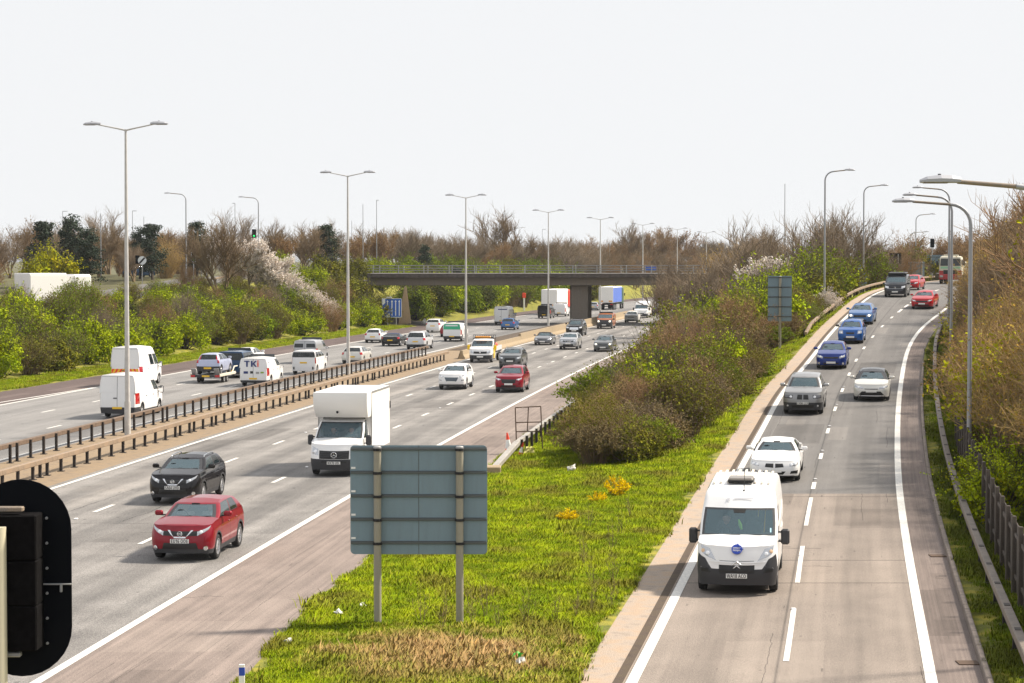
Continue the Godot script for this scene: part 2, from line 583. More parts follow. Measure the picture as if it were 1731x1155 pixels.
func build_ground() -> void:
	var zs := stations()
	M.grass = speckle("grass soil", Color(0.15, 0.17, 0.012), 0.9, 0.23, 0.95, 1.5, 11, Color(1.5, 1.15, 1.3))
	M.far_grass = speckle("far ground", Color(0.09, 0.085, 0.03), 0.6, 0.05, 0.95, 0.0, 21)
	M.soil = speckle("dry soil", Color(0.42, 0.345, 0.28), 0.6, 0.3, 0.95, 1.2, 31, Color(0.75, 0.68, 0.6))
	M.median = speckle("median gravel", Color(0.3, 0.225, 0.15), 0.7, 0.35, 0.95, 1.5, 41, Color(0.7, 0.68, 0.62))
	M.earth = speckle("brown earth", Color(0.1, 0.07, 0.05), 0.7, 0.4, 0.95, 1.5, 42, Color(0.7, 0.72, 0.62))
	var lanes := []
	for c in [1.9, 5.75, 9.6]:
		lanes.append([c, 0.6, -0.3]); lanes.append([c - 0.95, 0.42, 0.14]); lanes.append([c + 0.95, 0.42, 0.14])
	for c in [3.83, 7.66]:
		lanes.append([c, 0.3, -0.08])
	M.asphalt = road_surface("motorway asphalt", Color(0.212, 0.203, 0.195), lanes, 11.9, 0.42, 51)
	M.asphalt2 = road_surface("far carriageway asphalt", Color(0.235, 0.23, 0.227), [[11.2, 1.5, -0.4], [6.9, 0.6, -0.14], [2.8, 0.6, -0.14]], 12.6, 0.2, 61)
	M.shoulder = road_surface("reddish hard shoulder", Color(0.222, 0.18, 0.16), [[0.3, 0.3, 0.1], [3.4, 0.5, 0.12]], 3.5, 0.36, 71, 5, 18)
	M.shoulder2 = road_surface("dark hard shoulder", Color(0.105, 0.077, 0.073), [], 4.6, 0.25, 72)
	var slip_l := []
	for c in [1.6, 4.65]:
		slip_l.append([c, 0.45, -0.14]); slip_l.append([c - 0.8, 0.35, 0.08]); slip_l.append([c + 0.8, 0.35, 0.08])
	slip_l.append([3.05, 0.03, -0.5])
	M.concrete_road = road_surface("concrete slip road", Color(0.242, 0.205, 0.177), slip_l, 6.6, 0.26, 81, 5, 16, 14.0)
	M.slip_asphalt = road_surface("slip asphalt", Color(0.152, 0.147, 0.144), slip_l, 6.6, 0.2, 82, 8, 14)
	M.slip_edge = road_surface("pinkish edge strip", Color(0.18, 0.145, 0.13), [[0.85, 0.2, 0.25]], 1.0, 0.35, 83)
	M.line = speckle("road paint", Color(0.72, 0.71, 0.68), 0.5, 1.7, 0.6, 0.0, 91, Color(0.9, 0.88, 0.84))
	M.concrete = speckle("bridge concrete", Color(0.2, 0.175, 0.15), 0.5, 0.12, 0.9, 0.6, 101, Color(0.72, 0.7, 0.68))
	M.concrete.uv1_scale = Vector3(0.5, 0.045, 0.5)
	M.dark_concrete = speckle("stained concrete", Color(0.075, 0.062, 0.055), 0.6, 0.2, 0.9, 0.6, 102)
	M.barrier_concrete = speckle("barrier concrete", Color(0.37, 0.29, 0.19), 0.5, 0.2, 0.9, 0.5, 103, Color(0.78, 0.75, 0.7))
	M.kerb = speckle("kerb stone", Color(0.2, 0.165, 0.14), 0.5, 0.5, 0.9, 0.5, 104)

	var xs := func(d): return S(d) - 34.6
	struct("left_bank", ribbon(zs, func(d): return S(d) - 52.5, xs, 12, 0.0), M.grass)
	struct("left_ground", ribbon(zs, func(d): return S(d) - 700.0, func(d): return S(d) - 52.5, 10, 0.0), M.far_grass)
	var road := struct("left_carriageway", ribbon(zs, func(d): return S(d) - 30.2, func(d): return S(d) - 17.0, 8, 0.0), M.asphalt2)
	struct("left_hard_shoulder", ribbon(zs, func(d): return S(d) - 34.6, func(d): return S(d) - 30.2, 3, 0.0), M.shoulder2)
	struct("median_strip", ribbon(zs, func(d): return S(d) - 17.0, func(d): return S(d) - 11.9, 4, 0.0), M.median)
	var road2 := struct("right_carriageway", ribbon(zs, func(d): return S(d) - 11.9, func(d): return S(d), 8, 0.0), M.asphalt)
	struct("right_hard_shoulder", ribbon(zs, func(d): return S(d), verge_edge, 3, 0.0), M.shoulder)
	struct("verge", ribbon(zs, verge_edge, func(d): return sl(d) - 1.1, 12, 0.0), M.grass)
	struct("dirt_path", ribbon(zs, func(d): return sl(d) - 1.1, func(d): return sl(d) - 0.12, 3, 0.0), M.soil)
	struct("path_edge_gap", ribbon(zs, func(d): return sl(d) - 0.34, func(d): return sl(d) - 0.13, 1, 0.006), M.earth)
	var near := zs.filter(func(d): return d <= 76.0)
	var far := zs.filter(func(d): return d >= 76.0)
	var s1 := struct("slip_road", ribbon(near, func(d): return sl(d) - 0.12, func(d): return sr(d), 6, 0.0), M.concrete_road)
	struct("upper_slip_road", ribbon(far, func(d): return sl(d) - 0.12, func(d): return sr(d), 6, 0.0), M.slip_asphalt)
	struct("slip_edge_strip", ribbon(zs, func(d): return sr(d), func(d): return sr(d) + 0.95, 2, 0.0), M.slip_edge)
	struct("right_bank", ribbon(zs, func(d): return sr(d) + 1.0, func(d): return sr(d) + 22.0, 14, 0.0), M.grass)
	struct("right_ground", ribbon(zs, func(d): return sr(d) + 22.0, func(d): return sr(d) + 600.0, 8, 0.0), M.far_grass)
	# kerb along the slip road, stone by stone
	var kb := Node3D.new()
	kb.name = "kerb"
	add_child(kb, true)
	kb.set_meta("kind", "structure")
	var d := 38.0
	while d < 130:
		var k := MB.new()
		var a := Vector3(sr(d) + 1.02, ground(sr(d) + 0.5, d) + 0.06, -d)
		var b := Vector3(sr(d + 1.82) + 1.02, ground(sr(d + 1.82) + 0.5, d + 1.82) + 0.06, -d - 1.82)
		k.box((a + b) * 0.5, Vector3(0.13, 0.24, (b - a).length()), 0.02, Basis.looking_at(b - a))
		put("kerb_stone", k, M.kerb, kb)
		d += 1.84
	# markings
	var gy := func(x, d2): return ground(x, d2)
	dashes(road2, func(d2): return S(d2) - 3.83, 28.7, 330, 9.0, 2.2, 0.16, gy, M.line, heading)
	dashes(road2, func(d2): return S(d2) - 7.66, 28.0, 330, 9.0, 2.2, 0.16, gy, M.line, heading)
	line("edge_line", road2, func(d2): return S(d2) - 0.02, 20, 420, 0.22, M.line)
	line("edge_line", road2, func(d2): return S(d2) - 11.5, 20, 420, 0.2, M.line)
	dashes(road, func(d2): return S(d2) - 21.2, 100.6, 380, 9.0, 2.2, 0.16, gy, M.line, heading)
	dashes(road, func(d2): return S(d2) - 25.4, 103.3, 380, 9.0, 2.2, 0.16, gy, M.line, heading)
	line("edge_line", road, func(d2): return S(d2) - 17.4, 60, 420, 0.2, M.line)
	line("edge_line", road, func(d2): return S(d2) - 29.9, 60, 420, 0.22, M.line)
	line("taper_line", road, func(d2): return S(d2) - 30.05 - maxf(0, (146 - d2)) * 0.045, 90, 146, 0.2, M.line)
	line("edge_line", s1, func(d2): return sl(d2) + 0.05, 20, 232, 0.24, M.line)
	line("edge_line", s1, func(d2): return sr(d2) - 0.12, 20, 190, 0.24, M.line)
	dashes(s1, sd, 35.2, 76, 11.0, 6.7, 0.13, gy, M.line, heading)
	dashes(s1, sd, 77.2, 172, 9.0, 1.9, 0.15, gy, M.line, heading)
	dashes(s1, sd, 174, 215, 6.0, 3.6, 0.2, gy, M.line, heading)
	# cat's eyes between the dashes
	for o in [3.83, 7.66]:
		d = 53.0
		while d < 190:
			var c := MB.new()
			c.box(Vector3(S(d) - o, 0.018, -d), Vector3(0.12, 0.035, 0.2), 0.012)
			put("road_stud", c, M.white, road2)
			d += 18.0
	d = 53.0
	while d < 120:
		var c := MB.new()
		c.box(Vector3(sd(d) , ground(sd(d), d) + 0.018, -d), Vector3(0.12, 0.035, 0.2), 0.012)
		put("road_stud", c, M.white, s1)
		d += 9.0
	# raised left slip road with its barrier
	var lz := zs.filter(func(d2): return d2 >= 150 and d2 <= 300)
	struct("left_slip_road", ribbon(lz, func(d2): return S(d2) - 61.5, func(d2): return S(d2) - 53.5, 3, 0.03), M.slip_asphalt)

func post_rail(root: Node3D, at: Callable, from: float, to: float, step: float, ph: float, beam: Callable, post_m: Material, beam_m: Material, extra: bool, rng: RandomNumberGenerator) -> void:
	# barrier: one post after another, beams in lengths
	var pm := MB.new()
	pm.box(Vector3(0, ph * 0.5, 0), Vector3(0.1, ph, 0.014), 0.0)
	pm.box(Vector3(-0.05, ph * 0.5, 0), Vector3(0.012, ph, 0.09), 0.0)
	pm.box(Vector3(0.05, ph * 0.5, 0), Vector3(0.012, ph, 0.09), 0.0)
	pm.box(Vector3(0, 0.015, 0), Vector3(0.26, 0.03, 0.22), 0.0)
	var mesh := pm.mesh()
	var d := from
	while d < to:
		var x: float = at.call(d)
		var o := put("post", mesh, post_m, root)
		o.position = Vector3(x, ground(x, d), -d)
		o.rotation.y = -heading(d)
		d += step if not extra or rng.randf() > 0.2 else step * 0.5
	d = from - 0.6
	while d < to:
		var a: Vector3 = beam.call(d)
		var b: Vector3 = beam.call(minf(d + 4.8, to + 0.4))
		var m := MB.new()
		beam_shape.call(m, a, b)
		put("beam", m, beam_m, root)
		d += 4.8

var beam_shape := func(m: MB, a: Vector3, b: Vector3) -> void:
	m.box((a + b) * 0.5, Vector3(0.2, 0.2, (b - a).length() + 0.01), 0.02, Basis.looking_at(b - a))

func build_barriers() -> void:
	var rng := RandomNumberGenerator.new()
	rng.seed = 5
	M.post = mat("rusty post", Color(0.05, 0.042, 0.038), 0.75, 0.2)
	M.beam = speckle("weathered beam", Color(0.28, 0.208, 0.145), 0.6, 0.5, 0.6, 0.0, 201, Color(0.85, 0.8, 0.74))
	M.rust_beam = speckle("rusty beam", Color(0.14, 0.095, 0.065), 0.6, 0.6, 0.7, 0.0, 202)
	M.grey_beam = speckle("grey beam", Color(0.34, 0.32, 0.29), 0.4, 0.5, 0.5, 0.0, 203)
	M.dull_beam = speckle("brown grey beam", Color(0.15, 0.12, 0.095), 0.4, 0.5, 0.6, 0.0, 204)
	var nb := thing("crash_barrier", "pale tan box beam barrier along the near edge of the median", "barrier")
	post_rail(nb, func(d): return S(d) - 13.3 , 66, 186, 1.7, 0.62, func(d): return Vector3(S(d) - 13.16, 0.66, -d), M.post, M.beam, true, rng)
	var fb := thing("crash_barrier", "dark rusty barrier with tall posts along the far edge of the median", "barrier")
	post_rail(fb, func(d): return S(d) - 16.55, 84, 196, 1.7, 0.78, func(d): return Vector3(S(d) - 16.7, 0.72, -d), M.post, M.rust_beam, true, rng)
	# right of the slip road
	var rb := thing("crash_barrier", "brown grey guardrail curving beside the slip road verge at the timber fence", "barrier")
	post_rail(rb, func(d): return sr(d) + 1.78, 34, 150, 3.2, 0.6, func(d): return Vector3(sr(d) + 1.7, ground(sr(d) + 1.7, d) + 0.66, -d), M.post, M.dull_beam, false, rng)
	for q in 34:
		var d := 35.5 + q * 3.2
		var bt := MB.new()
		bt.box(Vector3(sr(d) + 1.7, ground(sr(d) + 1.7, d) + 0.765, -d), Vector3(0.13, 0.02, 0.32), 0.006, Basis(Vector3.UP, -0.15))
		put("joint_plate", bt, M.post, rb)
	# left of the upper slip road
	var ub := thing("crash_barrier", "cream guardrail curving up the left edge of the slip road", "barrier")
	post_rail(ub, func(d): return sl(d) - 1.75, 152, 262, 3.2, 0.6, func(d): return Vector3(sl(d) - 1.6, ground(sl(d) - 1.6, d) + (0.62 if d > 153 else 0.3), -d), M.post, M.beam, false, rng)
	# beside the hard shoulder, with its ramped end
	var hb := thing("crash_barrier", "grey guardrail with ramped end between hard shoulder and dark brambles", "barrier")
	post_rail(hb, func(d): return S(d) + 4.45, 93.5, 200, 2.0, 0.72, func(d): return Vector3(S(d) + 4.3, 0.66, -d), M.post, M.grey_beam, false, rng)
	var rp := MB.new()
	var a := Vector3(S(86.5) + 4.0, 0.06, -86.5)
	var b := Vector3(S(93.0) + 4.3, 0.66, -93.0)
	rp.box((a + b) * 0.5, Vector3(0.26, 0.2, (b - a).length()), 0.02, Basis.looking_at(b - a))
	put("ramped_end", rp, M.grey_beam, hb)
	var an := MB.new()
	an.box(Vector3(S(86) + 4.0, 0.16, -86.0), Vector3(0.9, 0.36, 0.9), 0.04)
	put("anchor_block", an, M.barrier_concrete, hb)
	# left slip road rail and bridge approach
	var lb := thing("crash_barrier", "cream guardrail of the raised road behind the left shrubs", "barrier")
	post_rail(lb, func(d): return S(d) - 53.2, 190, 278, 4.0, 0.6, func(d): return Vector3(S(d) - 53.1, curve(LEFT_H, d) + 0.68, -d), M.post, M.beam, false, rng)
	# far carriageway side, past the bridge
	var pb := thing("crash_barrier", "pale guardrail on the right of the motorway beyond the bridge", "barrier")
	post_rail(pb, func(d): return S(d) + 4.4, 320, 440, 4.0, 0.6, func(d): return Vector3(S(d) + 4.3, 0.68, -d), M.post, M.beam, false, rng)
	# concrete wall in the median by the bridge
	var cw := thing("concrete_barrier", "tan concrete wall along the median in front of the bridge pier", "wall")
	var d := 188.0
	var kk := 0
	while d < 400:
		var e := d + 9.0
		var ht := 0.72 if d < 224 else 1.0
		var m := MB.new()
		for side in [0]:
			var p := Vector3(S(d) - 12.3, 0, -d)
			var q := Vector3(S(e) - 12.3, 0, -e)
			var prof := [Vector2(-0.32, 0), Vector2(0.32, 0), Vector2(0.3, 0.12), Vector2(0.14, 0.36), Vector2(0.1, ht), Vector2(-0.1, ht), Vector2(-0.14, 0.36), Vector2(-0.3, 0.12)]
			for i in 8:
				var u: Vector2 = prof[i]; var w: Vector2 = prof[(i + 1) % 8]
				m.quad_out(p + Vector3(u.x, u.y, 0), p + Vector3(w.x, w.y, 0), q + Vector3(w.x, w.y, 0.03), q + Vector3(u.x, u.y, 0.03), (p + q) * 0.5 + Vector3(0, ht * 0.4, 0))
			for end in [p, q + Vector3(0, 0, 0.03)]:
				for i in range(1, 7):
					m.tri_out(end + Vector3(prof[0].x, prof[0].y, 0), end + Vector3(prof[i].x, prof[i].y, 0), end + Vector3(prof[i + 1].x, prof[i + 1].y, 0), (p + q) * 0.5)
		put("wall_section", m, M.barrier_concrete, cw)
		d = e
		kk += 1
	# raised earth behind the wall
	var zs := stations().filter(func(q): return q >= 206 and q <= 420)
	struct("median_earth", ribbon(zs, func(q): return S(q) - 16.6, func(q): return S(q) - 12.38, 6, 0.0, func(x, q): return 0.03 + 0.5 * soft((q - 206) / 20.0) * pow(sin(clampf((x - S(q) + 16.6) / 4.22, 0, 1) * PI), 0.5)), M.earth)
	# timber fence on the right
	M.fence = speckle("weathered timber", Color(0.1, 0.082, 0.068), 0.6, 0.4, 0.9, 0.3, 210, Color(0.75, 0.76, 0.78))
	var tf := thing("timber_fence", "weathered timber fence of close boards below the right-hand brown shrubs", "fence")
	d = 44.0
	var bm := MB.new()
	bm.box(Vector3.ZERO, Vector3(0.025, 1.75, 0.2), 0.004)
	var bmesh := bm.mesh()
	var fx := func(e): return sr(e) + 2.4
	var n := 0
	while d < 92:
		var x: float = fx.call(d)
		if n % 10 == 0:
			var p := MB.new()
			p.box(Vector3(x - 0.07, ground(x, d) + 0.98, -d), Vector3(0.11, 1.96, 0.11), 0.012)
			put("fence_post", p, M.fence, tf)
			for y in [0.45, 1.5]:
				var e := d + 2.15
				var p0 := Vector3(x - 0.04, ground(x, d) + y, -d)
				var p1 := Vector3(fx.call(e) - 0.04, ground(fx.call(e), e) + y, -e)
				var r := MB.new()
				r.box((p0 + p1) * 0.5, Vector3(0.05, 0.09, (p1 - p0).length()), 0.008, Basis.looking_at(p1 - p0))
				put("fence_rail", r, M.fence, tf)
		if n < 290:
			var o := put("board", bmesh, M.fence, tf)
			o.position = Vector3(x, ground(x, d) + 0.9 + rng.randf_range(-0.02, 0.02), -d)
			o.rotation = Vector3(rng.randf_range(-0.01, 0.01), -0.16 + rng.randf_range(-0.05, 0.05), 0)
		d += 0.215
		n += 1

func build_bridge() -> void:
	M.rail = mat("bridge rail", Color(0.2, 0.2, 0.2), 0.5, 0.4)
	var br := thing("road_bridge", "dark concrete road bridge crossing over the motorway", "bridge")
	var zc := -294.0
	var dk := MB.new()
	dk.box(Vector3(21, 5.75, zc), Vector3(80, 1.02, 12.6), 0.03)
	put("deck_beam", dk, M.concrete, br)
	for e in [1, -1]:
		var fc := MB.new()
		fc.box(Vector3(21, 6.53, zc + e * 6.75), Vector3(80, 0.54, 1.1), 0.03)
		put("edge_beam", fc, M.dark_concrete, br)
		for y in [0.35, 0.66, 1.02]:
			var r := MB.new()
			r.box(Vector3(21, 6.8 + y, zc + e * 7.05), Vector3(80, 0.09 if y > 1 else 0.06, 0.08), 0.012)
			put("parapet_rail", r, M.rail, br)
		for q in 25:
			var p := MB.new()
			p.box(Vector3(-18.2 + q * 3.32, 7.32, zc + e * 7.05), Vector3(0.12, 1.08, 0.1), 0.012)
			put("parapet_post", p, M.galv, br)
	var rd := MB.new()
	rd.box(Vector3(21, 6.76, zc), Vector3(80, 0.08, 12.3))
	put("road_surface", rd, M.slip_asphalt, br)
	var pr := MB.new()
	pr.box(Vector3(8.9, 2.6, zc + 3.2), Vector3(2.3, 5.2, 4.0), 0.1)
	put("pier", pr, M.concrete, br)
	var pr2 := MB.new()
	pr2.box(Vector3(9.6, 2.6, zc - 3.2), Vector3(2.3, 5.2, 4.0), 0.1)
	put("pier", pr2, M.concrete, br)
	var ab := MB.new()
	ab.box(Vector3(-20.5, 2.9, zc), Vector3(3.0, 5.9, 12.0), 0.05)
	put("abutment", ab, M.concrete, br)
	var ab2 := MB.new()
	ab2.box(Vector3(40.0, 2.9, zc), Vector3(3.0, 5.9, 12.4), 0.05)
	put("abutment", ab2, M.concrete, br)
	# ribbed wing wall, a tall narrow triangle
	var wg := MB.new()
	var base := Transform3D(Basis(Vector3.UP, 0.15), Vector3(-13.9, 0.1, zc + 8.6))
	wg.poly([Vector2(-0.95, 0), Vector2(0.75, 0.25), Vector2(0.14, 5.0), Vector2(-0.1, 5.0)], base, 0.5)
	var wo := put("wing_wall", wg, M.pale_concrete, br)
	for q in 6:
		var t := q / 5.0
		var rb := MB.new()
		rb.tube([base * Vector3(lerpf(-0.85, 0.6, t), 0.15, 0.0), base * Vector3(lerpf(-0.08, 0.1, t), 4.8, 0.0)], [0.07, 0.03], 5)
		put("rib", rb, M.pale_concrete, wo)
	# paved slope below the left end
	var sp := MB.new()
	var rows := []
	for i in 8:
		var r := []
		for j in 6:
			var px := lerpf(-18.5, -11.4, i / 7.0)
			var pz := lerpf(zc + 10.5, zc - 7, j / 5.0)
			r.append(Vector3(px, ground(px, -pz) + 0.07, pz))
		rows.append(r)
	sp.sheet(rows)
	put("paved_slope", sp, M.dark_concrete, br)
# ---- vehicles: local +z is the front, the origin lies on the ground under the middle ----
class Shell:
	# a loft of half rings (nose to tail) over heights; both halves are mirrored on emission
	var P := []   # P[k][i]
	var N := []
	var nk := 0
	var ni := 0
	func finish() -> void:
		nk = P.size()
		ni = P[0].size()
		for k in nk:
			var r := []
			for i in ni:
				var di: Vector3 = P[k][mini(i + 1, ni - 1)] - P[k][maxi(i - 1, 0)]
				var dk: Vector3 = P[mini(k + 1, nk - 1)][i] - P[maxi(k - 1, 0)][i]
				if i == 0 or i == ni - 1:
					di.z = 0.0
					di.y = 0.0
				var m := di.cross(dk).normalized()
				if m == Vector3.ZERO:
					m = Vector3(0, 0, 1 if i < ni / 2 else -1)
				var o := Vector3(P[k][i].x, 0, 0)
				if i < 12:
					o.z += 0.6
				elif i > ni - 9:
					o.z -= 0.6
				r.append(m if m.dot(o) >= 0 else -m)
			N.append(r)
	func cell(mb: MB, k: int, i: int, side: int) -> void:
		var s := Vector3(side, 1, 1)
		mb.sq(P[k][i] * s, P[k][i + 1] * s, P[k + 1][i + 1] * s, P[k + 1][i] * s, N[k][i] * s, N[k][i + 1] * s, N[k + 1][i + 1] * s, N[k + 1][i] * s)
	func at(k: float, i: float, side: int, off: float) -> Vector3:
		var k0 := clampi(int(k), 0, nk - 2)
		var i0 := clampi(int(i), 0, ni - 2)
		var fk := k - k0
		var fi := i - i0
		var p: Vector3 = P[k0][i0].lerp(P[k0][i0 + 1], fi).lerp(P[k0 + 1][i0].lerp(P[k0 + 1][i0 + 1], fi), fk)
		var m: Vector3 = N[k0][i0].lerp(N[k0][i0 + 1], fi).lerp(N[k0 + 1][i0].lerp(N[k0 + 1][i0 + 1], fi), fk)
		return (p + m.normalized() * off) * Vector3(side, 1, 1)

var KROWS := [0.0, 0.07, 0.16, 0.3, 0.45, 0.6, 0.74, 0.87, 0.95, 1.0]

func kidx(k: float) -> float:
	for i in KROWS.size() - 1:
		if k <= KROWS[i + 1]:
			return i + (k - KROWS[i]) / (KROWS[i + 1] - KROWS[i])
	return KROWS.size() - 1

# front: e 0..1 along the flat of the nose, 1..2 round the corner (negative is the other side)
func on_front(sh: Shell, e: float, k: float, off: float) -> Vector3:
	var a := absf(e)
	return sh.at(kidx(k), a * 5.0 if a <= 1 else 5.0 + (a - 1) * 6.0, 1 if e >= 0 else -1, off)
func on_rear(sh: Shell, e: float, k: float, off: float) -> Vector3:
	var a := absf(e)
	return sh.at(kidx(k), sh.ni - 1 - (a * 4.0 if a <= 1 else 4.0 + (a - 1) * 4.0), 1 if e >= 0 else -1, off)

func patch(sh: Shell, rear: bool, c: Array, off: float, mb: MB, nu := 6, nv := 3) -> void:
	# four corners (e, k): lower inner, lower outer, upper outer, upper inner
	var rows := []
	for j in nv + 1:
		var r := []
		for i in nu + 1:
			var p: Vector2 = c[0].lerp(c[1], float(i) / nu).lerp(c[3].lerp(c[2], float(i) / nu), float(j) / nv)
			var edge := off if i > 0 and i < nu and j > 0 and j < nv else off * 0.5
			r.append(on_rear(sh, p.x, p.y, edge) if rear else on_front(sh, p.x, p.y, edge))
		rows.append(r)
	for j in nv:
		for i in nu:
			mb.quad_out(rows[j][i], rows[j][i + 1], rows[j + 1][i + 1], rows[j + 1][i], Vector3(0, 0.5, 0))

func wheel(parent: Node3D, x: float, z: float, r: float, w: float, style: int, rim_mat: Material) -> void:
	var side := 1.0 if x > 0 else -1.0
	var key := "wheel %.3f %.3f %d" % [r, w, style]
	if not cache.has(key):
		var t := MB.new()
		var h := w * 0.5
		var rr := r * 0.66
		t.lathe([Vector2(rr, -h * 0.9), Vector2(r * 0.86, -h), Vector2(r * 0.95, -h * 0.9), Vector2(r, -h * 0.62), Vector2(r, h * 0.62), Vector2(r * 0.95, h * 0.9), Vector2(r * 0.86, h), Vector2(rr, h * 0.9), Vector2(rr * 0.98, h * 0.55)], 22)
		var m := MB.new()
		m.lathe([Vector2(rr, h * 0.9), Vector2(rr * 0.93, h * 0.86), Vector2(rr * 0.9, h * 0.45)], 22)
		m.lathe([Vector2(rr * 0.26, h * 0.5), Vector2(rr * 0.22, h * 0.72), Vector2(0, h * 0.74)], 12)
		var n: int = [5, 7, 10, 6][style]
		for i in n:
			var a: float = TAU * i / n
			var sp := Basis(Vector3.UP, a)
			var wd: float = rr * [0.36, 0.24, 0.17, 0.42][style]
			for q in ([-1, 1] if style == 0 else [0]):
				m.box(sp * Vector3(rr * 0.55, h * 0.56, q * wd * 0.42), Vector3(rr * 0.78, h * 0.22, wd * (0.42 if style == 0 else 1.0)), h * 0.06, sp)
		var dk := MB.new()
		dk.lathe([Vector2(rr * 0.92, h * 0.3), Vector2(0.0, h * 0.3)], 16)
		cache[key] = [t.mesh(), m.mesh(), dk.mesh()]
	var n3 := sub("wheel", parent)
	n3.position = Vector3(x, r, z)
	n3.rotation.z = -PI / 2 * side
	put("tyre", cache[key][0], M.tyre, n3)
	put("rim", cache[key][1], rim_mat, n3)
	put("brake_disc", cache[key][2], M.dark, n3)

var cache := {}
var M := {}

func paint(id: String, lin: Color, metallic := 0.0) -> StandardMaterial3D:
	var m := mat("paint " + id, lin, 0.4 if metallic > 0 else 0.5, metallic, 0.7)
	m.metallic_specular = 0.25
	return m

func plate(parent: Node3D, at: Vector3, text: String, yellow: bool, pitch := 0.0) -> void:
	var b := MB.new()
	b.box(Vector3.ZERO, Vector3(0.53, 0.115, 0.014), 0.003)
	var o := put("number_plate", b, M.plate_y if yellow else M.plate_w, parent)
	o.position = at
	o.rotation = Vector3(pitch, PI if yellow else 0.0, 0)
	if text:
		var t := lettering(text, 0.092, M.ink)
		t.name = "plate_lettering"
		var bx: AABB = t.mesh.get_aabb()
		t.scale = Vector3(minf(1.25, 0.48 / maxf(bx.size.x, 0.01)), 1.05, 1)
		t.position = Vector3(0, 0, 0.0085)
		o.add_child(t, true)

func lettering(text: String, height: float, m: Material, fontname := "Droid Sans", weight := 700) -> MeshInstance3D:
	var key := "text %s %s" % [text, fontname]
	if not cache.has(key):
		var t := TextMesh.new()
		var f := SystemFont.new()
		f.font_names = PackedStringArray([fontname])
		f.font_weight = weight
		t.font = f
		t.text = text
		t.font_size = 32
		t.pixel_size = 0.01
		t.depth = 0.02
		t.curve_step = 4.0
		cache[key] = t
	var o := MeshInstance3D.new()
	o.name = "lettering"
	var tm: TextMesh = cache[key].duplicate()
	tm.pixel_size = height / 23.0
	tm.depth = 0.004
	o.mesh = tm
	o.material_override = m
	return o

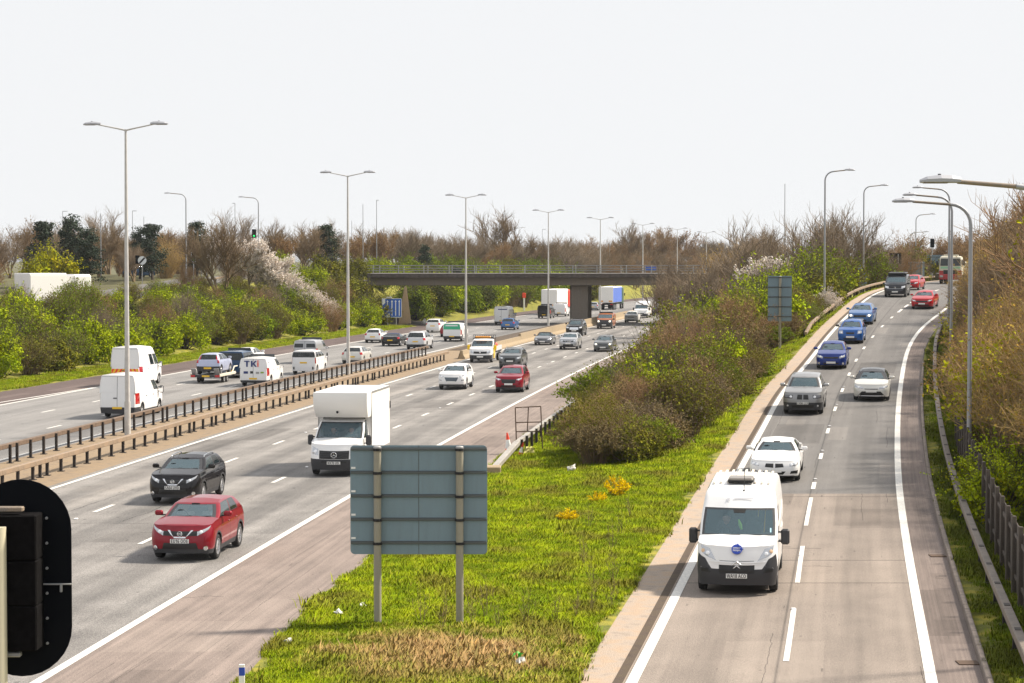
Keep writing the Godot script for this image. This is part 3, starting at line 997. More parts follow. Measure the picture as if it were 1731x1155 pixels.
# the whole motor vehicle; every measure in metres, lengths along z counted from the nose
func car(called: String, s: Dictionary) -> Node3D:
	var root := Node3D.new()
	root.name = called
	var L: float = s.L; var W: float = s.W; var H: float = s.H
	var z0 := L * 0.5
	var clr: float = s.get("clr", 0.2)
	var wr: float = s.get("wr", 0.33)
	var ww: float = s.get("ww", 0.22)
	var zf: float = z0 - s.fo
	var zr: float = zf - s.wb
	var ra: float = wr + s.get("gap", 0.055)
	var nose: float = s.nose
	var cowl_z: float = z0 - s.cowl[0]
	var cowl_y: float = s.cowl[1]
	var rg_z: float = -z0 + s.rg[0]
	var rg_y: float = s.rg[1]
	var tail: float = s.get("tail", rg_y)
	var van: bool = s.get("van", false)
	var flat: float = s.get("flat", 0.35)
	var body_m: Material = s.paint
	var low_m: Material = s.get("low", body_m)
	var top := func(z: float) -> float:
		if z >= cowl_z:
			var t := clampf((z0 - z) / (z0 - cowl_z), 0, 1)
			return nose + (cowl_y - nose) * (1.0 - pow(1.0 - t, s.get("hood_pow", 1.7)))
		if z >= rg_z:
			return lerpf(cowl_y, rg_y, (cowl_z - z) / (cowl_z - rg_z))
		var t2 := clampf((rg_z - z) / maxf(rg_z + z0, 0.01), 0, 1)
		return lerpf(rg_y, tail, t2 * t2)
	var cab: bool = s.get("cab", false)
	var axles: Array = [zf] if cab else [zf, zr]
	var bottom := func(z: float) -> float:
		for a in axles:
			var d := absf(z - a)
			if d < ra:
				return maxf(clr, wr + sqrt(ra * ra - d * d))
		return clr
	# stations along the side
	var zs := []
	var zc0 := zf + ra + 0.05
	var zc1 := -z0 + 0.2 if cab else zr - ra - 0.05
	for a in axles:
		for q in 11:
			zs.append(a + ra * cos(PI * q / 10.0) * (1.0 if q > 0 and q < 10 else 1.0))
		zs.append(a + ra + 0.012); zs.append(a - ra - 0.012)
	var doors: Array = s.get("doors", [])   # z of the door seams
	for d in doors:
		zs.append(z0 - d - 0.007); zs.append(z0 - d + 0.007)
	zs.sort(); zs.reverse()
	var filled := []
	for q in zs:
		if filled and filled[-1] - q > 0.3:
			var n: int = int((filled[-1] - q) / 0.22)
			var st: float = filled[-1]
			for j in n:
				filled.append(st + (q - st) * (j + 1.0) / (n + 1.0))
		if filled.is_empty() or filled[-1] - q > 0.003:
			filled.append(q)
	zs = filled
	var rcx: float = s.get("rcx", minf(0.36, W * 0.2))
	var bow: float = s.get("bow", 0.1)
	var fr: Array = s.get("fr", [0.05, 0.0, 0.02, 0.16])   # how far the nose lies back at v = 0, .35, .7, 1
	var rr: Array = s.get("rr", [0.08, 0.0, 0.03, 0.1])
	var wp: Array = s.get("wp", [0.93, 0.985, 1.0, 0.985, 0.925])
	var prof := func(a: Array, x: float) -> float:
		var f := clampf(x, 0, 1) * (a.size() - 1)
		var i := mini(int(f), a.size() - 2)
		var t := f - i
		t = t * t * (3 - 2 * t) * 0.5 + t * 0.5
		return lerpf(a[i], a[i + 1], t)
	var lo := Shell.new()
	for k in KROWS:
		var ring := []
		var hwk: float = W * 0.5 * prof.call(wp, k)
		var fz: float = z0 - prof.call(fr, k)
		for q in 12:
			var x: float; var z: float
			if q <= 5:
				x = (hwk - rcx) * q / 5.0
				z = fz - bow * pow(x / hwk, 2)
			else:
				var a := PI * 0.5 * (q - 5) / 6.0
				x = hwk - rcx + rcx * sin(a)
				var zb := fz - bow * pow((hwk - rcx) / hwk, 2)
				z = lerpf(zb, zc0, 1 - cos(a))
			ring.append(Vector3(x, lerpf(clr + (0.02 if q < 8 else 0.0), top.call(z), k), z))
		for z in zs:
			var yb: float = bottom.call(z)
			var yt: float = top.call(z)
			var y := lerpf(yb, yt, k)
			var vn := (y - clr) / (yt - clr)
			ring.append(Vector3(W * 0.5 * prof.call(wp, vn), y, z))
		var bz: float = -z0 + prof.call(rr, k)
		var rb: float = s.get("rbow", 0.06)
		var rc: float = s.get("rrc", rcx * 0.7)
		for q in 9:
			var x: float; var z: float
			if q >= 4:
				x = (hwk - rc) * (8 - q) / 4.0
				z = bz + rb * pow(x / hwk, 2)
			else:
				var a := PI * 0.5 * q / 4.0
				x = hwk - rc + rc * cos(a)
				z = lerpf(zc1, bz + rb * pow((hwk - rc) / hwk, 2), sin(a))
			ring.append(Vector3(x, lerpf(clr + 0.03, top.call(z), k), z))
		lo.P.append(ring)
	lo.finish()
	var i_side := 12
	var i_rear := 12 + zs.size()
	# doors own their cells; the rest is body, sill or bumper
	var body := MB.new(); var low := MB.new(); var seam := MB.new()
	var dmb := {}
	var low_k: float = s.get("low_k", -1.0)         # front bumper dark up to here
	var low_r: float = s.get("low_rear", low_k)
	var sill_k: float = s.get("sill_k", 0.05)
	for k in lo.nk - 1:
		var km: float = (KROWS[k] + KROWS[k + 1]) * 0.5
		for i in lo.ni - 1:
			for side in [1, -1]:
				var mb := body
				if i < i_side - 1:
					if km < low_k:
						mb = low
				elif i >= i_rear - 1:
					if km < low_r:
						mb = low
				else:
					var zm: float = (lo.P[k][i].z + lo.P[k][i + 1].z) * 0.5
					var near_arch := absf(zm - zf) < ra + 0.01 or (not cab and absf(zm - zr) < ra + 0.01)
					if km < sill_k or (s.get("clad", false) and k == 0 and near_arch) or (s.get("clad", false) and km < 0.12):
						mb = low
					elif doors.size() > 1 and k >= 1:
						for d in doors.size():
							if absf(zm - (z0 - doors[d])) < 0.0075:
								mb = seam
						for d in doors.size() - 1:
							if zm < z0 - doors[d] - 0.0075 and zm > z0 - doors[d + 1] + 0.0075 and mb == body:
								var key := Vector2i(d, side)
								if not dmb.has(key):
									dmb[key] = MB.new()
								mb = dmb[key]
				lo.cell(mb, k, i, side)
	# deck over the body
	var crown: float = s.get("crown", 0.05)
	var cabin := MB.new()
	for i in lo.ni - 1:
		var a: Vector3 = lo.P[lo.nk - 1][i]
		var b: Vector3 = lo.P[lo.nk - 1][i + 1]
		var zm := (a.z + b.z) * 0.5
		var inside: bool = zm < cowl_z - s.get("rake_in", 0.08) and zm > rg_z + (0.12 if not van else -9.0)
		if inside and s.get("open_top", false):
			continue
		var row := []
		for p in [a, b]:
			var r := []
			for q in 9:
				var f := -1.0 + q * 0.25
				var g := clampf((z0 - 0.05 - p.z) / 0.35, 0, 1) * clampf((p.z + z0 - 0.05) / 0.3, 0, 1)
				r.append(Vector3(p.x * f, p.y + (crown * g * (1 - f * f * f * f) if not inside else -0.03), p.z))
			row.append(r)
		var mb := cabin if inside else body
		for q in 8:
			var n0 := Vector3(-0.0 + (q - 4) * 0.04, 1, 0.12 if zm > 0 else -0.05).normalized()
			var n1 := Vector3(-0.0 + (q - 3) * 0.04, 1, 0.12 if zm > 0 else -0.05).normalized()
			if zm > z0 - 0.25:
				n0 = (n0 + Vector3(0, 0, 0.25)).normalized(); n1 = (n1 + Vector3(0, 0, 0.25)).normalized()
			mb.sq(row[0][q], row[0][q + 1], row[1][q + 1], row[1][q], n0, n1, n1, n0)
	put("body", body, body_m, root)
	if low.v.size():
		put("lower_trim", low, low_m, root)
	for key in dmb:
		var d := put("door", dmb[key], body_m, root)
		var hz: float = z0 - s.doors[key.x + 1] + 0.14
		var hy: float = clr + (top.call(hz) - clr) * 0.8
		var hb := MB.new()
		hb.box(Vector3(key.y * (W * 0.5 * prof.call(wp, 0.8) + 0.012), hy, hz), Vector3(0.024, 0.03, 0.17), 0.007)
		put("handle", hb, s.get("handle", body_m), d)
	if seam.v.size():
		put("door_seam", seam, M.seam, root)
	# cabin: greenhouse loft
	if not s.has("no_cabin"):
		greenhouse(root, s, lo, top, prof, cowl_z, rg_z, z0, cabin, i_rear)
	# underside and wheel wells
	var ub := MB.new()
	ub.box(Vector3(0, (clr + wr * 2.1) * 0.5, 0), Vector3(W - 2 * ww - 0.12, wr * 2.1 - clr, L - 0.5), 0.05)
	if not cab:
		ub.box(Vector3(0, clr + 0.09, (zf + zr) * 0.5), Vector3(W - 0.16, 0.16, s.wb - 2 * ra - 0.02), 0.03)
	put("underside", ub, M.dark, root)
	var rim: Material = s.get("rim", M.alloy)
	for z in axles:
		for x in [1, -1]:
			wheel(root, x * (W * 0.5 - ww * 0.5 - 0.012), z, wr, ww, s.get("rims", 0), rim)
	# mirrors
	var my: float = s.get("mirror_y", cowl_y + 0.1)
	var mz: float = s.get("mirror_z", cowl_z - 0.42)
	var big: bool = s.get("big_mirror", false)
	for x in [1, -1]:
		var mb := MB.new()
		if big:
			mb.box(Vector3(x * (W * 0.5 + 0.16), my + 0.12, mz), Vector3(0.22, 0.4, 0.14), 0.045)
		else:
			mb.box(Vector3(x * (W * 0.5 + 0.1), my, mz), Vector3(0.24, 0.15, 0.11), 0.04)
		var o := put("wing_mirror", mb, s.get("mirror", body_m), root)
		var arm := MB.new()
		if big:
			arm.box(Vector3(x * (W * 0.5 + 0.03), my + 0.24, mz), Vector3(0.16, 0.04, 0.05), 0.01)
			arm.box(Vector3(x * (W * 0.5 + 0.03), my + 0.0, mz), Vector3(0.16, 0.04, 0.05), 0.01)
		else:
			arm.box(Vector3(x * (W * 0.5 - 0.03), my - 0.06, mz), Vector3(0.14, 0.035, 0.06), 0.008)
		put("mirror_arm", arm, M.dark, o)
		var gl := MB.new()
		gl.box(Vector3(x * (W * 0.5 + (0.16 if big else 0.105)), my + (0.12 if big else 0.0), mz - (0.071 if big else 0.056)), Vector3(0.19, 0.32 if big else 0.11, 0.006))
		put("mirror_glass", gl, M.chrome, o)
	face(root, s, lo)
	root.set_meta("shell_top", top.call(0.0))
	return root

func greenhouse(root: Node3D, s: Dictionary, lo: Shell, top: Callable, prof: Callable, cowl_z: float, rg_z: float, z0: float, cabin: MB, i_rear: int) -> void:
	var W: float = s.W; var H: float = s.H
	var van: bool = s.get("van", false)
	var inset: float = s.get("inset", 0.035)
	var hwr: float = s.get("hwr", 0.66) * W * 0.5
	var rf_z: float = z0 - s.roof[0]           # front edge of the roof
	var rr_z: float = -z0 + s.roof[1]          # rear edge of the roof
	var ks: Array = s.get("gk", [0.0, 0.05, 0.09, 0.35, 0.65, 0.88, 0.92, 0.965, 1.0])
	var frow: Array = s.get("glass_rows", [2, 5])     # rows of glass: from, to
	var wpts: Array = s.get("ws_pts", [])             # (k, z from nose) of a bent front line
	var pillars: Array = s.get("pillars", [0.03, 0.48, 0.53, 0.86, 0.9])  # share of the side: glass, post, glass, post ...
	var st := [0.0]
	for p in pillars:
		st.append(p - 0.012); st.append(p); st.append(p + 0.012)
	st.append(1.0)
	var sides := []
	for p in st:
		if sides.is_empty() or p - sides[-1] > 0.004:
			if sides and p - sides[-1] > 0.2:
				sides.append((p + sides[-1]) * 0.5)
			sides.append(p)
	var hw0: float = W * 0.5 * s.get("wp", [0.93, 0.985, 1.0, 0.985, 0.925])[-1] - inset
	var sh := Shell.new()
	var rdrop: Array = s.get("rdrop", [0.07, 0.05])
	var crx: float = s.get("grx", 0.3)
	var bulge: float = s.get("gbulge", 0.025)
	for k in ks:
		var ring := []
		var hw: float = lerpf(hw0, hwr, pow(k, s.get("tumble", 1.0))) + sin(k * PI) * bulge
		if k > 0.9 and not s.get("sharp", false):
			hw -= 0.05 * pow((k - 0.9) / 0.1, 2)
		var zF := lerpf(cowl_z, rf_z, k)
		for j in wpts.size() - 1:
			if k >= wpts[j][0] and k <= wpts[j + 1][0]:
				zF = z0 - lerpf(wpts[j][1], wpts[j + 1][1], (k - wpts[j][0]) / (wpts[j + 1][0] - wpts[j][0]))
		var zR := lerpf(rg_z, rr_z, pow(k, s.get("rpow", 1.0)))
		if s.get("zr0", -1.0) >= 0:
			zR = lerpf(-z0 + s.zr0, rr_z, k)
		var gb: float = s.get("gbow", 0.14)
		var cz: float = s.get("grz", 0.16)
		for q in 9:
			var x: float; var z: float
			if q <= 4:
				x = (hw - crx) * q / 4.0
				z = zF - gb * pow(x / hw, 2)
			else:
				var a := PI * 0.5 * (q - 4) / 4.0
				x = hw - crx + crx * sin(a)
				z = zF - gb * pow((hw - crx) / hw, 2) - cz * (1 - cos(a))
			ring.append(Vector3(x, 0, z))
		var za: float = ring[-1].z
		var rgb: float = s.get("rgbow", 0.08)
		var rcx2: float = s.get("grrx", 0.22)
		var zb: float = zR + rgb * pow((hw - rcx2) / hw, 2) + s.get("grrz", 0.1)
		for p in sides.slice(1):
			ring.append(Vector3(hw, 0, lerpf(za, zb, p)))
		for q in range(1, 9):
			var x: float; var z: float
			if q >= 4:
				x = (hw - rcx2) * (8 - q) / 4.0
				z = zR + rgb * pow(x / hw, 2)
			else:
				var a := PI * 0.5 * q / 4.0
				x = hw - rcx2 + rcx2 * cos(a)
				z = lerpf(zb, zR + rgb * pow((hw - rcx2) / hw, 2), sin(a))
			ring.append(Vector3(x, 0, z))
		sh.P.append(ring)
	# heights: from the deck to the roof line
	for k in ks.size():
		for i in sh.P[0].size():
			var base: Vector3 = sh.P[0][i]
			var tp: Vector3 = sh.P[ks.size() - 1][i]
			var yb: float = top.call(clampf(base.z, -z0, z0)) - 0.012
			if s.has("zr0"):
				yb = top.call(clampf(base.z, rg_z, z0)) - 0.012
			var t := clampf((rf_z - tp.z) / (rf_z - rr_z), 0, 1)
			var yt: float = H - s.get("edge", 0.05) - rdrop[0] * pow(1 - t, 3) - rdrop[1] * pow(t, 3)
			sh.P[k][i].y = lerpf(yb, yt, ks[k])
	sh.finish()
	var ns: int = sides.size() - 1
	var parts := {}
	var frames := MB.new()
	var body := MB.new()
	var solid_rear: bool = s.get("solid_rear", false)
	var front_k: Array = s.get("ws_rows", frow)
	var rear_k: Array = s.get("rw_rows", frow)
	for k in ks.size() - 1:
		for i in sh.ni - 1:
			for side in [1, -1]:
				var what := ""
				var rng := frow
				if i < 6:
					what = "windscreen"
					rng = front_k
				elif i < 8:
					what = ""
				elif i < 8 + ns:
					var pm: float = (sides[i - 8] + sides[i - 7]) * 0.5
					for w in range(0, pillars.size() - 1, 2):
						if pm > pillars[w] - 0.013 and pm < pillars[w + 1] + 0.013:
							what = "side_window"
							if pm < pillars[w] + 0.013 or pm > pillars[w + 1] - 0.013:
								what = "frame"
							else:
								what = "side_window|%d|%d" % [w, side]
				elif i >= sh.ni - 1 - 6 and not solid_rear:
					what = "rear_window"
					rng = rear_k
				var mb := body
				if what:
					if k >= rng[0] and k < rng[1] and what != "frame" and not (what == "windscreen" and i == 5) and not (what == "rear_window" and i == sh.ni - 1 - 6):
						if not parts.has(what):
							parts[what] = MB.new()
						mb = parts[what]
					elif k >= rng[0] - 1 and k <= rng[1]:
						mb = frames
				sh.cell(mb, k, i, side)
	# roof
	var rc: float = s.get("edge", 0.05)
	for i in sh.ni - 1:
		var rows := []
		for p in [sh.P[ks.size() - 1][i], sh.P[ks.size() - 1][i + 1]]:
			var r := []
			for q in 9:
				var f := -1.0 + q * 0.25
				var g := clampf((rf_z - p.z) / 0.4, 0, 1) * clampf((p.z - rr_z) / 0.4, 0, 1)
				r.append(Vector3(p.x * f, p.y + rc * (0.25 + 0.75 * g) * (1 - f * f), p.z))
			rows.append(r)
		for q in 8:
			var zn := 0.0
			if absf(rows[0][q].z - rf_z) < 0.35:
				zn = 0.18
			var n0 := Vector3((q - 4) * 0.06, 1, zn).normalized()
			var n1 := Vector3((q - 3) * 0.06, 1, zn).normalized()
			body.sq(rows[0][q], rows[0][q + 1], rows[1][q + 1], rows[1][q], n0, n1, n1, n0)
	put("roof_and_pillars", body, s.get("roof_paint", s.paint), root)
	put("window_frame", frames, s.get("frame_m", M.trim), root)
	for key in parts:
		var nm: String = key.split("|")[0]
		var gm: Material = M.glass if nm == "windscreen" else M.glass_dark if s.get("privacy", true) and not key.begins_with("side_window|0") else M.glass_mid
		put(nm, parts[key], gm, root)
	# inside: shelf and seats
	var by: float = s.cowl[1]
	if cabin.v.size():
		put("dashboard", cabin, M.cabin, root)
	var seat := MB.new()
	var sz: float = cowl_z - s.get("seat", 1.05)
	for x in [-0.36, 0.36]:
		seat = MB.new()
		var sy: float = by + (0.08 if van else -0.06)
		seat.box(Vector3(x, sy - 0.05, sz), Vector3(0.46, 0.44, 0.14), 0.05)
		seat.box(Vector3(x, sy + 0.23, sz - 0.03), Vector3(0.25, 0.15, 0.1), 0.04)
		put("seat", seat, M.cabin_grey, root)
	if not van:
		seat = MB.new()
		seat.box(Vector3(0, by - 0.08, sz - 0.85), Vector3(1.15, 0.36, 0.14), 0.05)
		put("rear_bench", seat, M.cabin_grey, root)
	if van and s.get("bulkhead", true):
		var bk := MB.new()
		bk.box(Vector3(0, by + 0.25, sz - 0.3), Vector3(W - 0.3, 1.1, 0.04))
		put("bulkhead", bk, M.cabin_grey, root)
	var wh := MB.new()
	var pts := []
	var rad := []
	for q in 17:
		var a := TAU * q / 16.0
		pts.append(Vector3(-0.36 + cos(a) * 0.18, by + 0.03 + sin(a) * 0.16, cowl_z - 0.5 + sin(a) * 0.08)); rad.append(0.016)
	wh.tube(pts, rad, 6, false)
	put("steering_wheel", wh, M.dark, root)
	var im := MB.new()
	im.box(Vector3(0, by + (H - by) * (0.68 if not van else 0.4), lerpf(cowl_z, rf_z, 0.68 if not van else 0.4) - 0.2), Vector3(0.24, 0.07, 0.03), 0.01)
	put("rear_view_mirror", im, M.dark, root)
	if not s.get("no_wiper", false):
		var wp2 := MB.new()
		for x in [-0.45, 0.12]:
			wp2.tube([Vector3(x, by + 0.03, cowl_z + 0.02), Vector3(x + 0.5, by + 0.06, cowl_z - 0.03)], [0.014, 0.01], 4)
		put("wiper", wp2, M.dark, root)
	if s.get("rails", null):
		for side in [1, -1]:
			var rb := MB.new()
			var a := []
			var rd := []
			for q in 9:
				var t := q / 8.0
				var idx := 9 + t * (ns - 2)
				var p := sh.at(ks.size() - 1, idx, side, 0.0)
				a.append(p + Vector3(0, 0.055 * (1 - pow(absf(t * 2 - 1), 6)), 0)); rd.append(0.02)
			rb.tube(a, rd, 6)
			put("roof_rail", rb, s.rails, root)
	root.set_meta("gh", [sh, ks])

# lamps, grille, plates, badges
func face(root: Node3D, s: Dictionary, lo: Shell) -> void:
	var pl := func(o: Array) -> Array:
		var r := []
		for p in o:
			r.append(Vector2(p[0], p[1]))
		return r
	for d in s.get("front", []):
		# [name, corners, material, offset, mirrored]
		for side in ([1, -1] if d[4] else [1]):
			var mb := MB.new()
			var cs: Array = pl.call(d[1])
			for q in cs.size():
				cs[q].x *= side
			patch(lo, false, cs, d[3], mb, 8, 4)
			put(d[0], mb, d[2], root)
	for d in s.get("back", []):
		for side in ([1, -1] if d[4] else [1]):
			var mb := MB.new()
			var cs: Array = pl.call(d[1])
			for q in cs.size():
				cs[q].x *= side
			patch(lo, true, cs, d[3], mb, 8, 4)
			put(d[0], mb, d[2], root)
	if s.has("plate"):
		plate(root, on_front(lo, 0, s.get("plate_k", 0.3), 0.012), s.plate, false)
	if s.has("plate_r"):
		plate(root, on_rear(lo, 0, s.get("plate_rk", 0.5), 0.014), s.plate_r, true)
	root.set_meta("lo", lo)
	for d in s.get("lens", []):
		# round lamps: [name, e, k, radius, material]
		for side in [1, -1]:
			var mb := MB.new()
			var p := on_front(lo, d[1] * side, d[2], 0.02)
			var q := on_front(lo, d[1] * side, d[2], 0.0)
			var dir := (p - q).normalized()
			var b := Basis(Quaternion(Vector3.UP, dir))
			mb.lathe([Vector2(d[3], -0.006), Vector2(d[3] * 0.94, 0.008), Vector2(d[3] * 0.55, 0.016), Vector2(0, 0.018)], 14, b, p)
			put(d[0], mb, d[4], root)
func on_house(root: Node3D, e: float, k: float, rear: bool, off: float) -> Vector3:
	var sh: Shell = root.get_meta("gh")[0]
	var ks: Array = root.get_meta("gh")[1]
	var kk := 0.0
	for i in ks.size() - 1:
		if k <= ks[i + 1]:
			kk = i + (k - ks[i]) / (ks[i + 1] - ks[i])
			break
	var a := absf(e)
	return sh.at(kk, sh.ni - 1 - a * 4.0 if rear else a * 4.0, 1 if e >= 0 else -1, off)

func house_patch(root: Node3D, called: String, c: Array, m: Material, off := 0.006, rear := true) -> void:
	# four corners (e, k) on the upper body's tail or nose
	var mb := MB.new()
	for j in 3:
		for i in 6:
			var q := []
			for o in [[0, 0], [1, 0], [1, 1], [0, 1]]:
				var p0 := Vector2(c[0][0], c[0][1]).lerp(Vector2(c[1][0], c[1][1]), (i + o[0]) / 6.0)
				var p1 := Vector2(c[3][0], c[3][1]).lerp(Vector2(c[2][0], c[2][1]), (i + o[0]) / 6.0)
				var p := p0.lerp(p1, (j + o[1]) / 3.0)
				q.append(on_house(root, p.x, p.y, rear, off))
			mb.quad_out(q[0], q[1], q[2], q[3], Vector3(0, 1, 0))
	put(called, mb, m, root)

func side_panel(root: Node3D, called: String, z0: float, z1: float, y0: float, y1: float, x: float, m: Material, both := true, thick := 0.01) -> void:
	for side in ([1, -1] if both else [1]):
		var mb := MB.new()
		mb.box(Vector3(side * x, (y0 + y1) * 0.5, (z0 + z1) * 0.5), Vector3(thick, y1 - y0, absf(z1 - z0)), thick * 0.3)
		put(called, mb, m, root)

func badge(root: Node3D, k: float, kind: String, size := 0.07, m: Material = null) -> void:
	var lo: Shell = root.get_meta("lo")
	var p := on_front(lo, 0, k, 0.022)
	var mb := MB.new()
	var mm: Material = m if m else M.chrome
	if kind in ["ring_bar", "star", "ring"]:
		var pts := []; var rad := []
		for q in 17:
			var a := TAU * q / 16.0
			pts.append(p + Vector3(cos(a), sin(a), 0) * size); rad.append(size * 0.14)
		mb.tube(pts, rad, 5, false)
		if kind == "ring_bar":
			mb.box(p + Vector3(0, 0, 0.004), Vector3(size * 2.5, size * 0.42, 0.014), 0.004)
		elif kind == "star":
			for q in 3:
				var a := PI / 2 + TAU * q / 3.0
				mb.tube([p, p + Vector3(cos(a), sin(a), 0) * size], [size * 0.2, size * 0.05], 4)
		else:
			for q in [-1, 1]:
				mb.tube([p + Vector3(q * size * 0.55, size * 0.6, 0), p + Vector3(q * size * 0.1, -size * 0.7, 0)], [size * 0.1, size * 0.1], 4)
	elif kind == "chevrons":
		for q in 2:
			var y: float = q * -0.11
			for e in [-1, 1]:
				mb.tube([p + Vector3(0, y + 0.02, 0.01), p + Vector3(e * 0.12, y - 0.075, 0.005)], [0.022, 0.02], 4)
	else:
		mb.lathe([Vector2(size, -0.008), Vector2(size * 0.9, 0.006), Vector2(0, 0.01)], 14, Basis(Vector3.RIGHT, PI / 2), p)
	put("badge", mb, mm, root)

func base_car(p: Material, over := {}) -> Dictionary:
	# a family hatchback; every model starts from here
	var d := {"L": 4.3, "W": 1.79, "H": 1.47, "wb": 2.62, "fo": 0.9, "wr": 0.32, "ww": 0.21, "clr": 0.19, "nose": 0.78, "cowl": [1.12, 1.0], "rg": [0.12, 1.02], "tail": 0.98,
		"roof": [1.95, 0.62], "paint": p, "low": M.trim, "low_k": 0.06, "low_rear": 0.2, "sill_k": 0.05, "doors": [1.28, 2.3, 3.22], "pillars": [0.03, 0.47, 0.52, 0.86],
		"plate_k": 0.34, "plate_rk": 0.52, "rims": 1,
		"front": [["headlight", [[0.95, 0.66], [1.6, 0.74], [1.7, 0.92], [0.95, 0.82]], M.lamp, 0.012, true],
			["grille", [[-0.8, 0.66], [0.8, 0.66], [0.85, 0.8], [-0.85, 0.8]], M.grille, 0.008, false],
			["lower_grille", [[-0.8, 0.12], [0.8, 0.12], [0.95, 0.28], [-0.95, 0.28]], M.grille, 0.008, false]],
		"back": [["tail_light", [[1.15, 0.7], [1.8, 0.72], [1.8, 0.97], [1.05, 0.94]], M.tail, 0.012, true]],
		"lens": [["headlight_lens", 1.2, 0.79, 0.06, M.lens]],
	}
	for k in over:
		d[k] = over[k]
	return d

func suv(p: Material, over := {}) -> Dictionary:
	var d := base_car(p, {"L": 4.4, "W": 1.83, "H": 1.62, "wb": 2.65, "fo": 0.9, "wr": 0.345, "ww": 0.225, "clr": 0.22, "nose": 0.96, "cowl": [1.12, 1.13], "rg": [0.14, 1.16], "tail": 1.1,
		"roof": [1.9, 0.55], "hwr": 0.7, "clad": true, "low_k": 0.14, "low_rear": 0.25, "sill_k": 0.1, "pillars": [0.03, 0.45, 0.5, 0.82], "plate_k": 0.42, "plate_rk": 0.6, "rims": 0})
	for k in over:
		d[k] = over[k]
	return d

func crossover(p: Material, rails: Material, text: String) -> Node3D:
	var r := car("car", suv(p, {"L": 4.38, "W": 1.81, "H": 1.57, "rails": rails, "plate": text, "plate_k": 0.47, "nose": 0.97, "cowl": [1.15, 1.1], "rims": 0, "bow": 0.15,
		"front": [["headlight", [[0.9, 0.66], [1.55, 0.86], [1.75, 0.97], [0.92, 0.8]], M.lamp, 0.014, true],
			["grille", [[-0.9, 0.66], [0.9, 0.66], [0.95, 0.82], [-0.95, 0.82]], M.grille, 0.008, false],
			["lower_grille", [[-1.0, 0.16], [1.0, 0.16], [0.85, 0.4], [-0.85, 0.4]], M.grille, 0.009, false],
			["grille_chevron", [[0.26, 0.58], [0.36, 0.63], [0.72, 0.85], [0.58, 0.85]], M.chrome, 0.02, true],
			["grille_chevron", [[-0.32, 0.575], [0.32, 0.575], [0.3, 0.635], [-0.3, 0.635]], M.chrome, 0.021, false]],
		"lens": [["headlight_lens", 1.12, 0.79, 0.05, M.lens], ["fog_light", 1.35, 0.2, 0.07, M.chrome], ["fog_light_lens", 1.35, 0.2, 0.05, M.grille]]}))
	badge(r, 0.73, "ring_bar", 0.065)
	return r

func big_van(p: Material, over := {}) -> Dictionary:
	var d := {"L": 5.95, "W": 2.05, "H": 2.5, "wb": 3.7, "fo": 0.95, "wr": 0.345, "ww": 0.225, "clr": 0.24, "nose": 1.08, "cowl": [0.86, 1.34], "rg": [0.03, 1.36], "tail": 1.36, "van": true,
		"roof": [2.2, 0.1], "paint": p, "low": M.trim, "low_k": 0.42, "low_rear": 0.2, "sill_k": 0.12, "clad": true, "hwr": 0.86, "inset": 0.0, "rcx": 0.4, "bow": 0.18, "hood_pow": 1.4,
		"wp": [0.95, 0.99, 1.0, 0.995, 0.975], "fr": [0.04, 0.0, 0.06, 0.2], "rr": [0.02, 0.0, 0.01, 0.03], "rbow": 0.03, "rrc": 0.1,
		"gk": [0.0, 0.035, 0.06, 0.3, 0.56, 0.6, 0.64, 0.8, 0.92, 0.97, 1.0], "glass_rows": [2, 4], "ws_pts": [[0.0, 0.86], [0.6, 1.62], [0.75, 1.78], [0.92, 1.98], [1.0, 2.2]],
		"pillars": [0.02, 0.2], "solid_rear": true, "grx": 0.2, "grz": 0.1, "grrx": 0.1, "grrz": 0.05, "rgbow": 0.03, "gbulge": 0.02, "edge": 0.07, "rdrop": [0.06, 0.02], "sharp": false, "tumble": 1.4, "rake_in": 0.05,
		"doors": [1.3, 2.3, 3.6], "big_mirror": true, "mirror": M.trim, "mirror_y": 1.22, "mirror_z": 1.62, "seat": 1.15, "plate_k": 0.3, "plate_rk": 0.27, "rims": 3, "rim": M.steel, "handle": M.trim,
		"front": [["headlight", [[0.85, 0.66], [1.5, 0.8], [1.6, 0.97], [1.0, 0.84]], M.lamp, 0.012, true],
			["grille", [[-0.8, 0.4], [0.8, 0.4], [0.8, 0.56], [-0.8, 0.56]], M.grille, 0.01, false],
			["lower_grille", [[-0.8, 0.1], [0.8, 0.1], [0.8, 0.2], [-0.8, 0.2]], M.grille, 0.008, false]],
		"back": [["tail_light", [[1.3, 0.45], [1.95, 0.45], [1.95, 0.98], [1.3, 0.98]], M.tail, 0.012, true]],
		"lens": [["headlight_lens", 1.1, 0.8, 0.06, M.lens]]}
	for k in over:
		d[k] = over[k]
	return d

func mid_van(p: Material, over := {}) -> Dictionary:
	var d := big_van(p, {"L": 4.97, "W": 1.97, "H": 1.98, "wb": 2.93, "nose": 1.04, "cowl": [0.95, 1.28], "rg": [0.03, 1.26], "tail": 1.26, "roof": [1.95, 0.1], "low_k": 0.3, "clad": false, "sill_k": 0.07,
		"gk": [0.0, 0.06, 0.1, 0.4, 0.78, 0.84, 0.9, 0.96, 1.0], "glass_rows": [2, 4], "ws_pts": [[0.0, 0.95], [0.84, 1.75], [1.0, 1.95]], "pillars": [0.02, 0.26], "mirror_y": 1.2, "mirror_z": 1.2, "big_mirror": false, "doors": [1.25, 2.25, 3.4], "seat": 1.05})
	for k in over:
		d[k] = over[k]
	return d

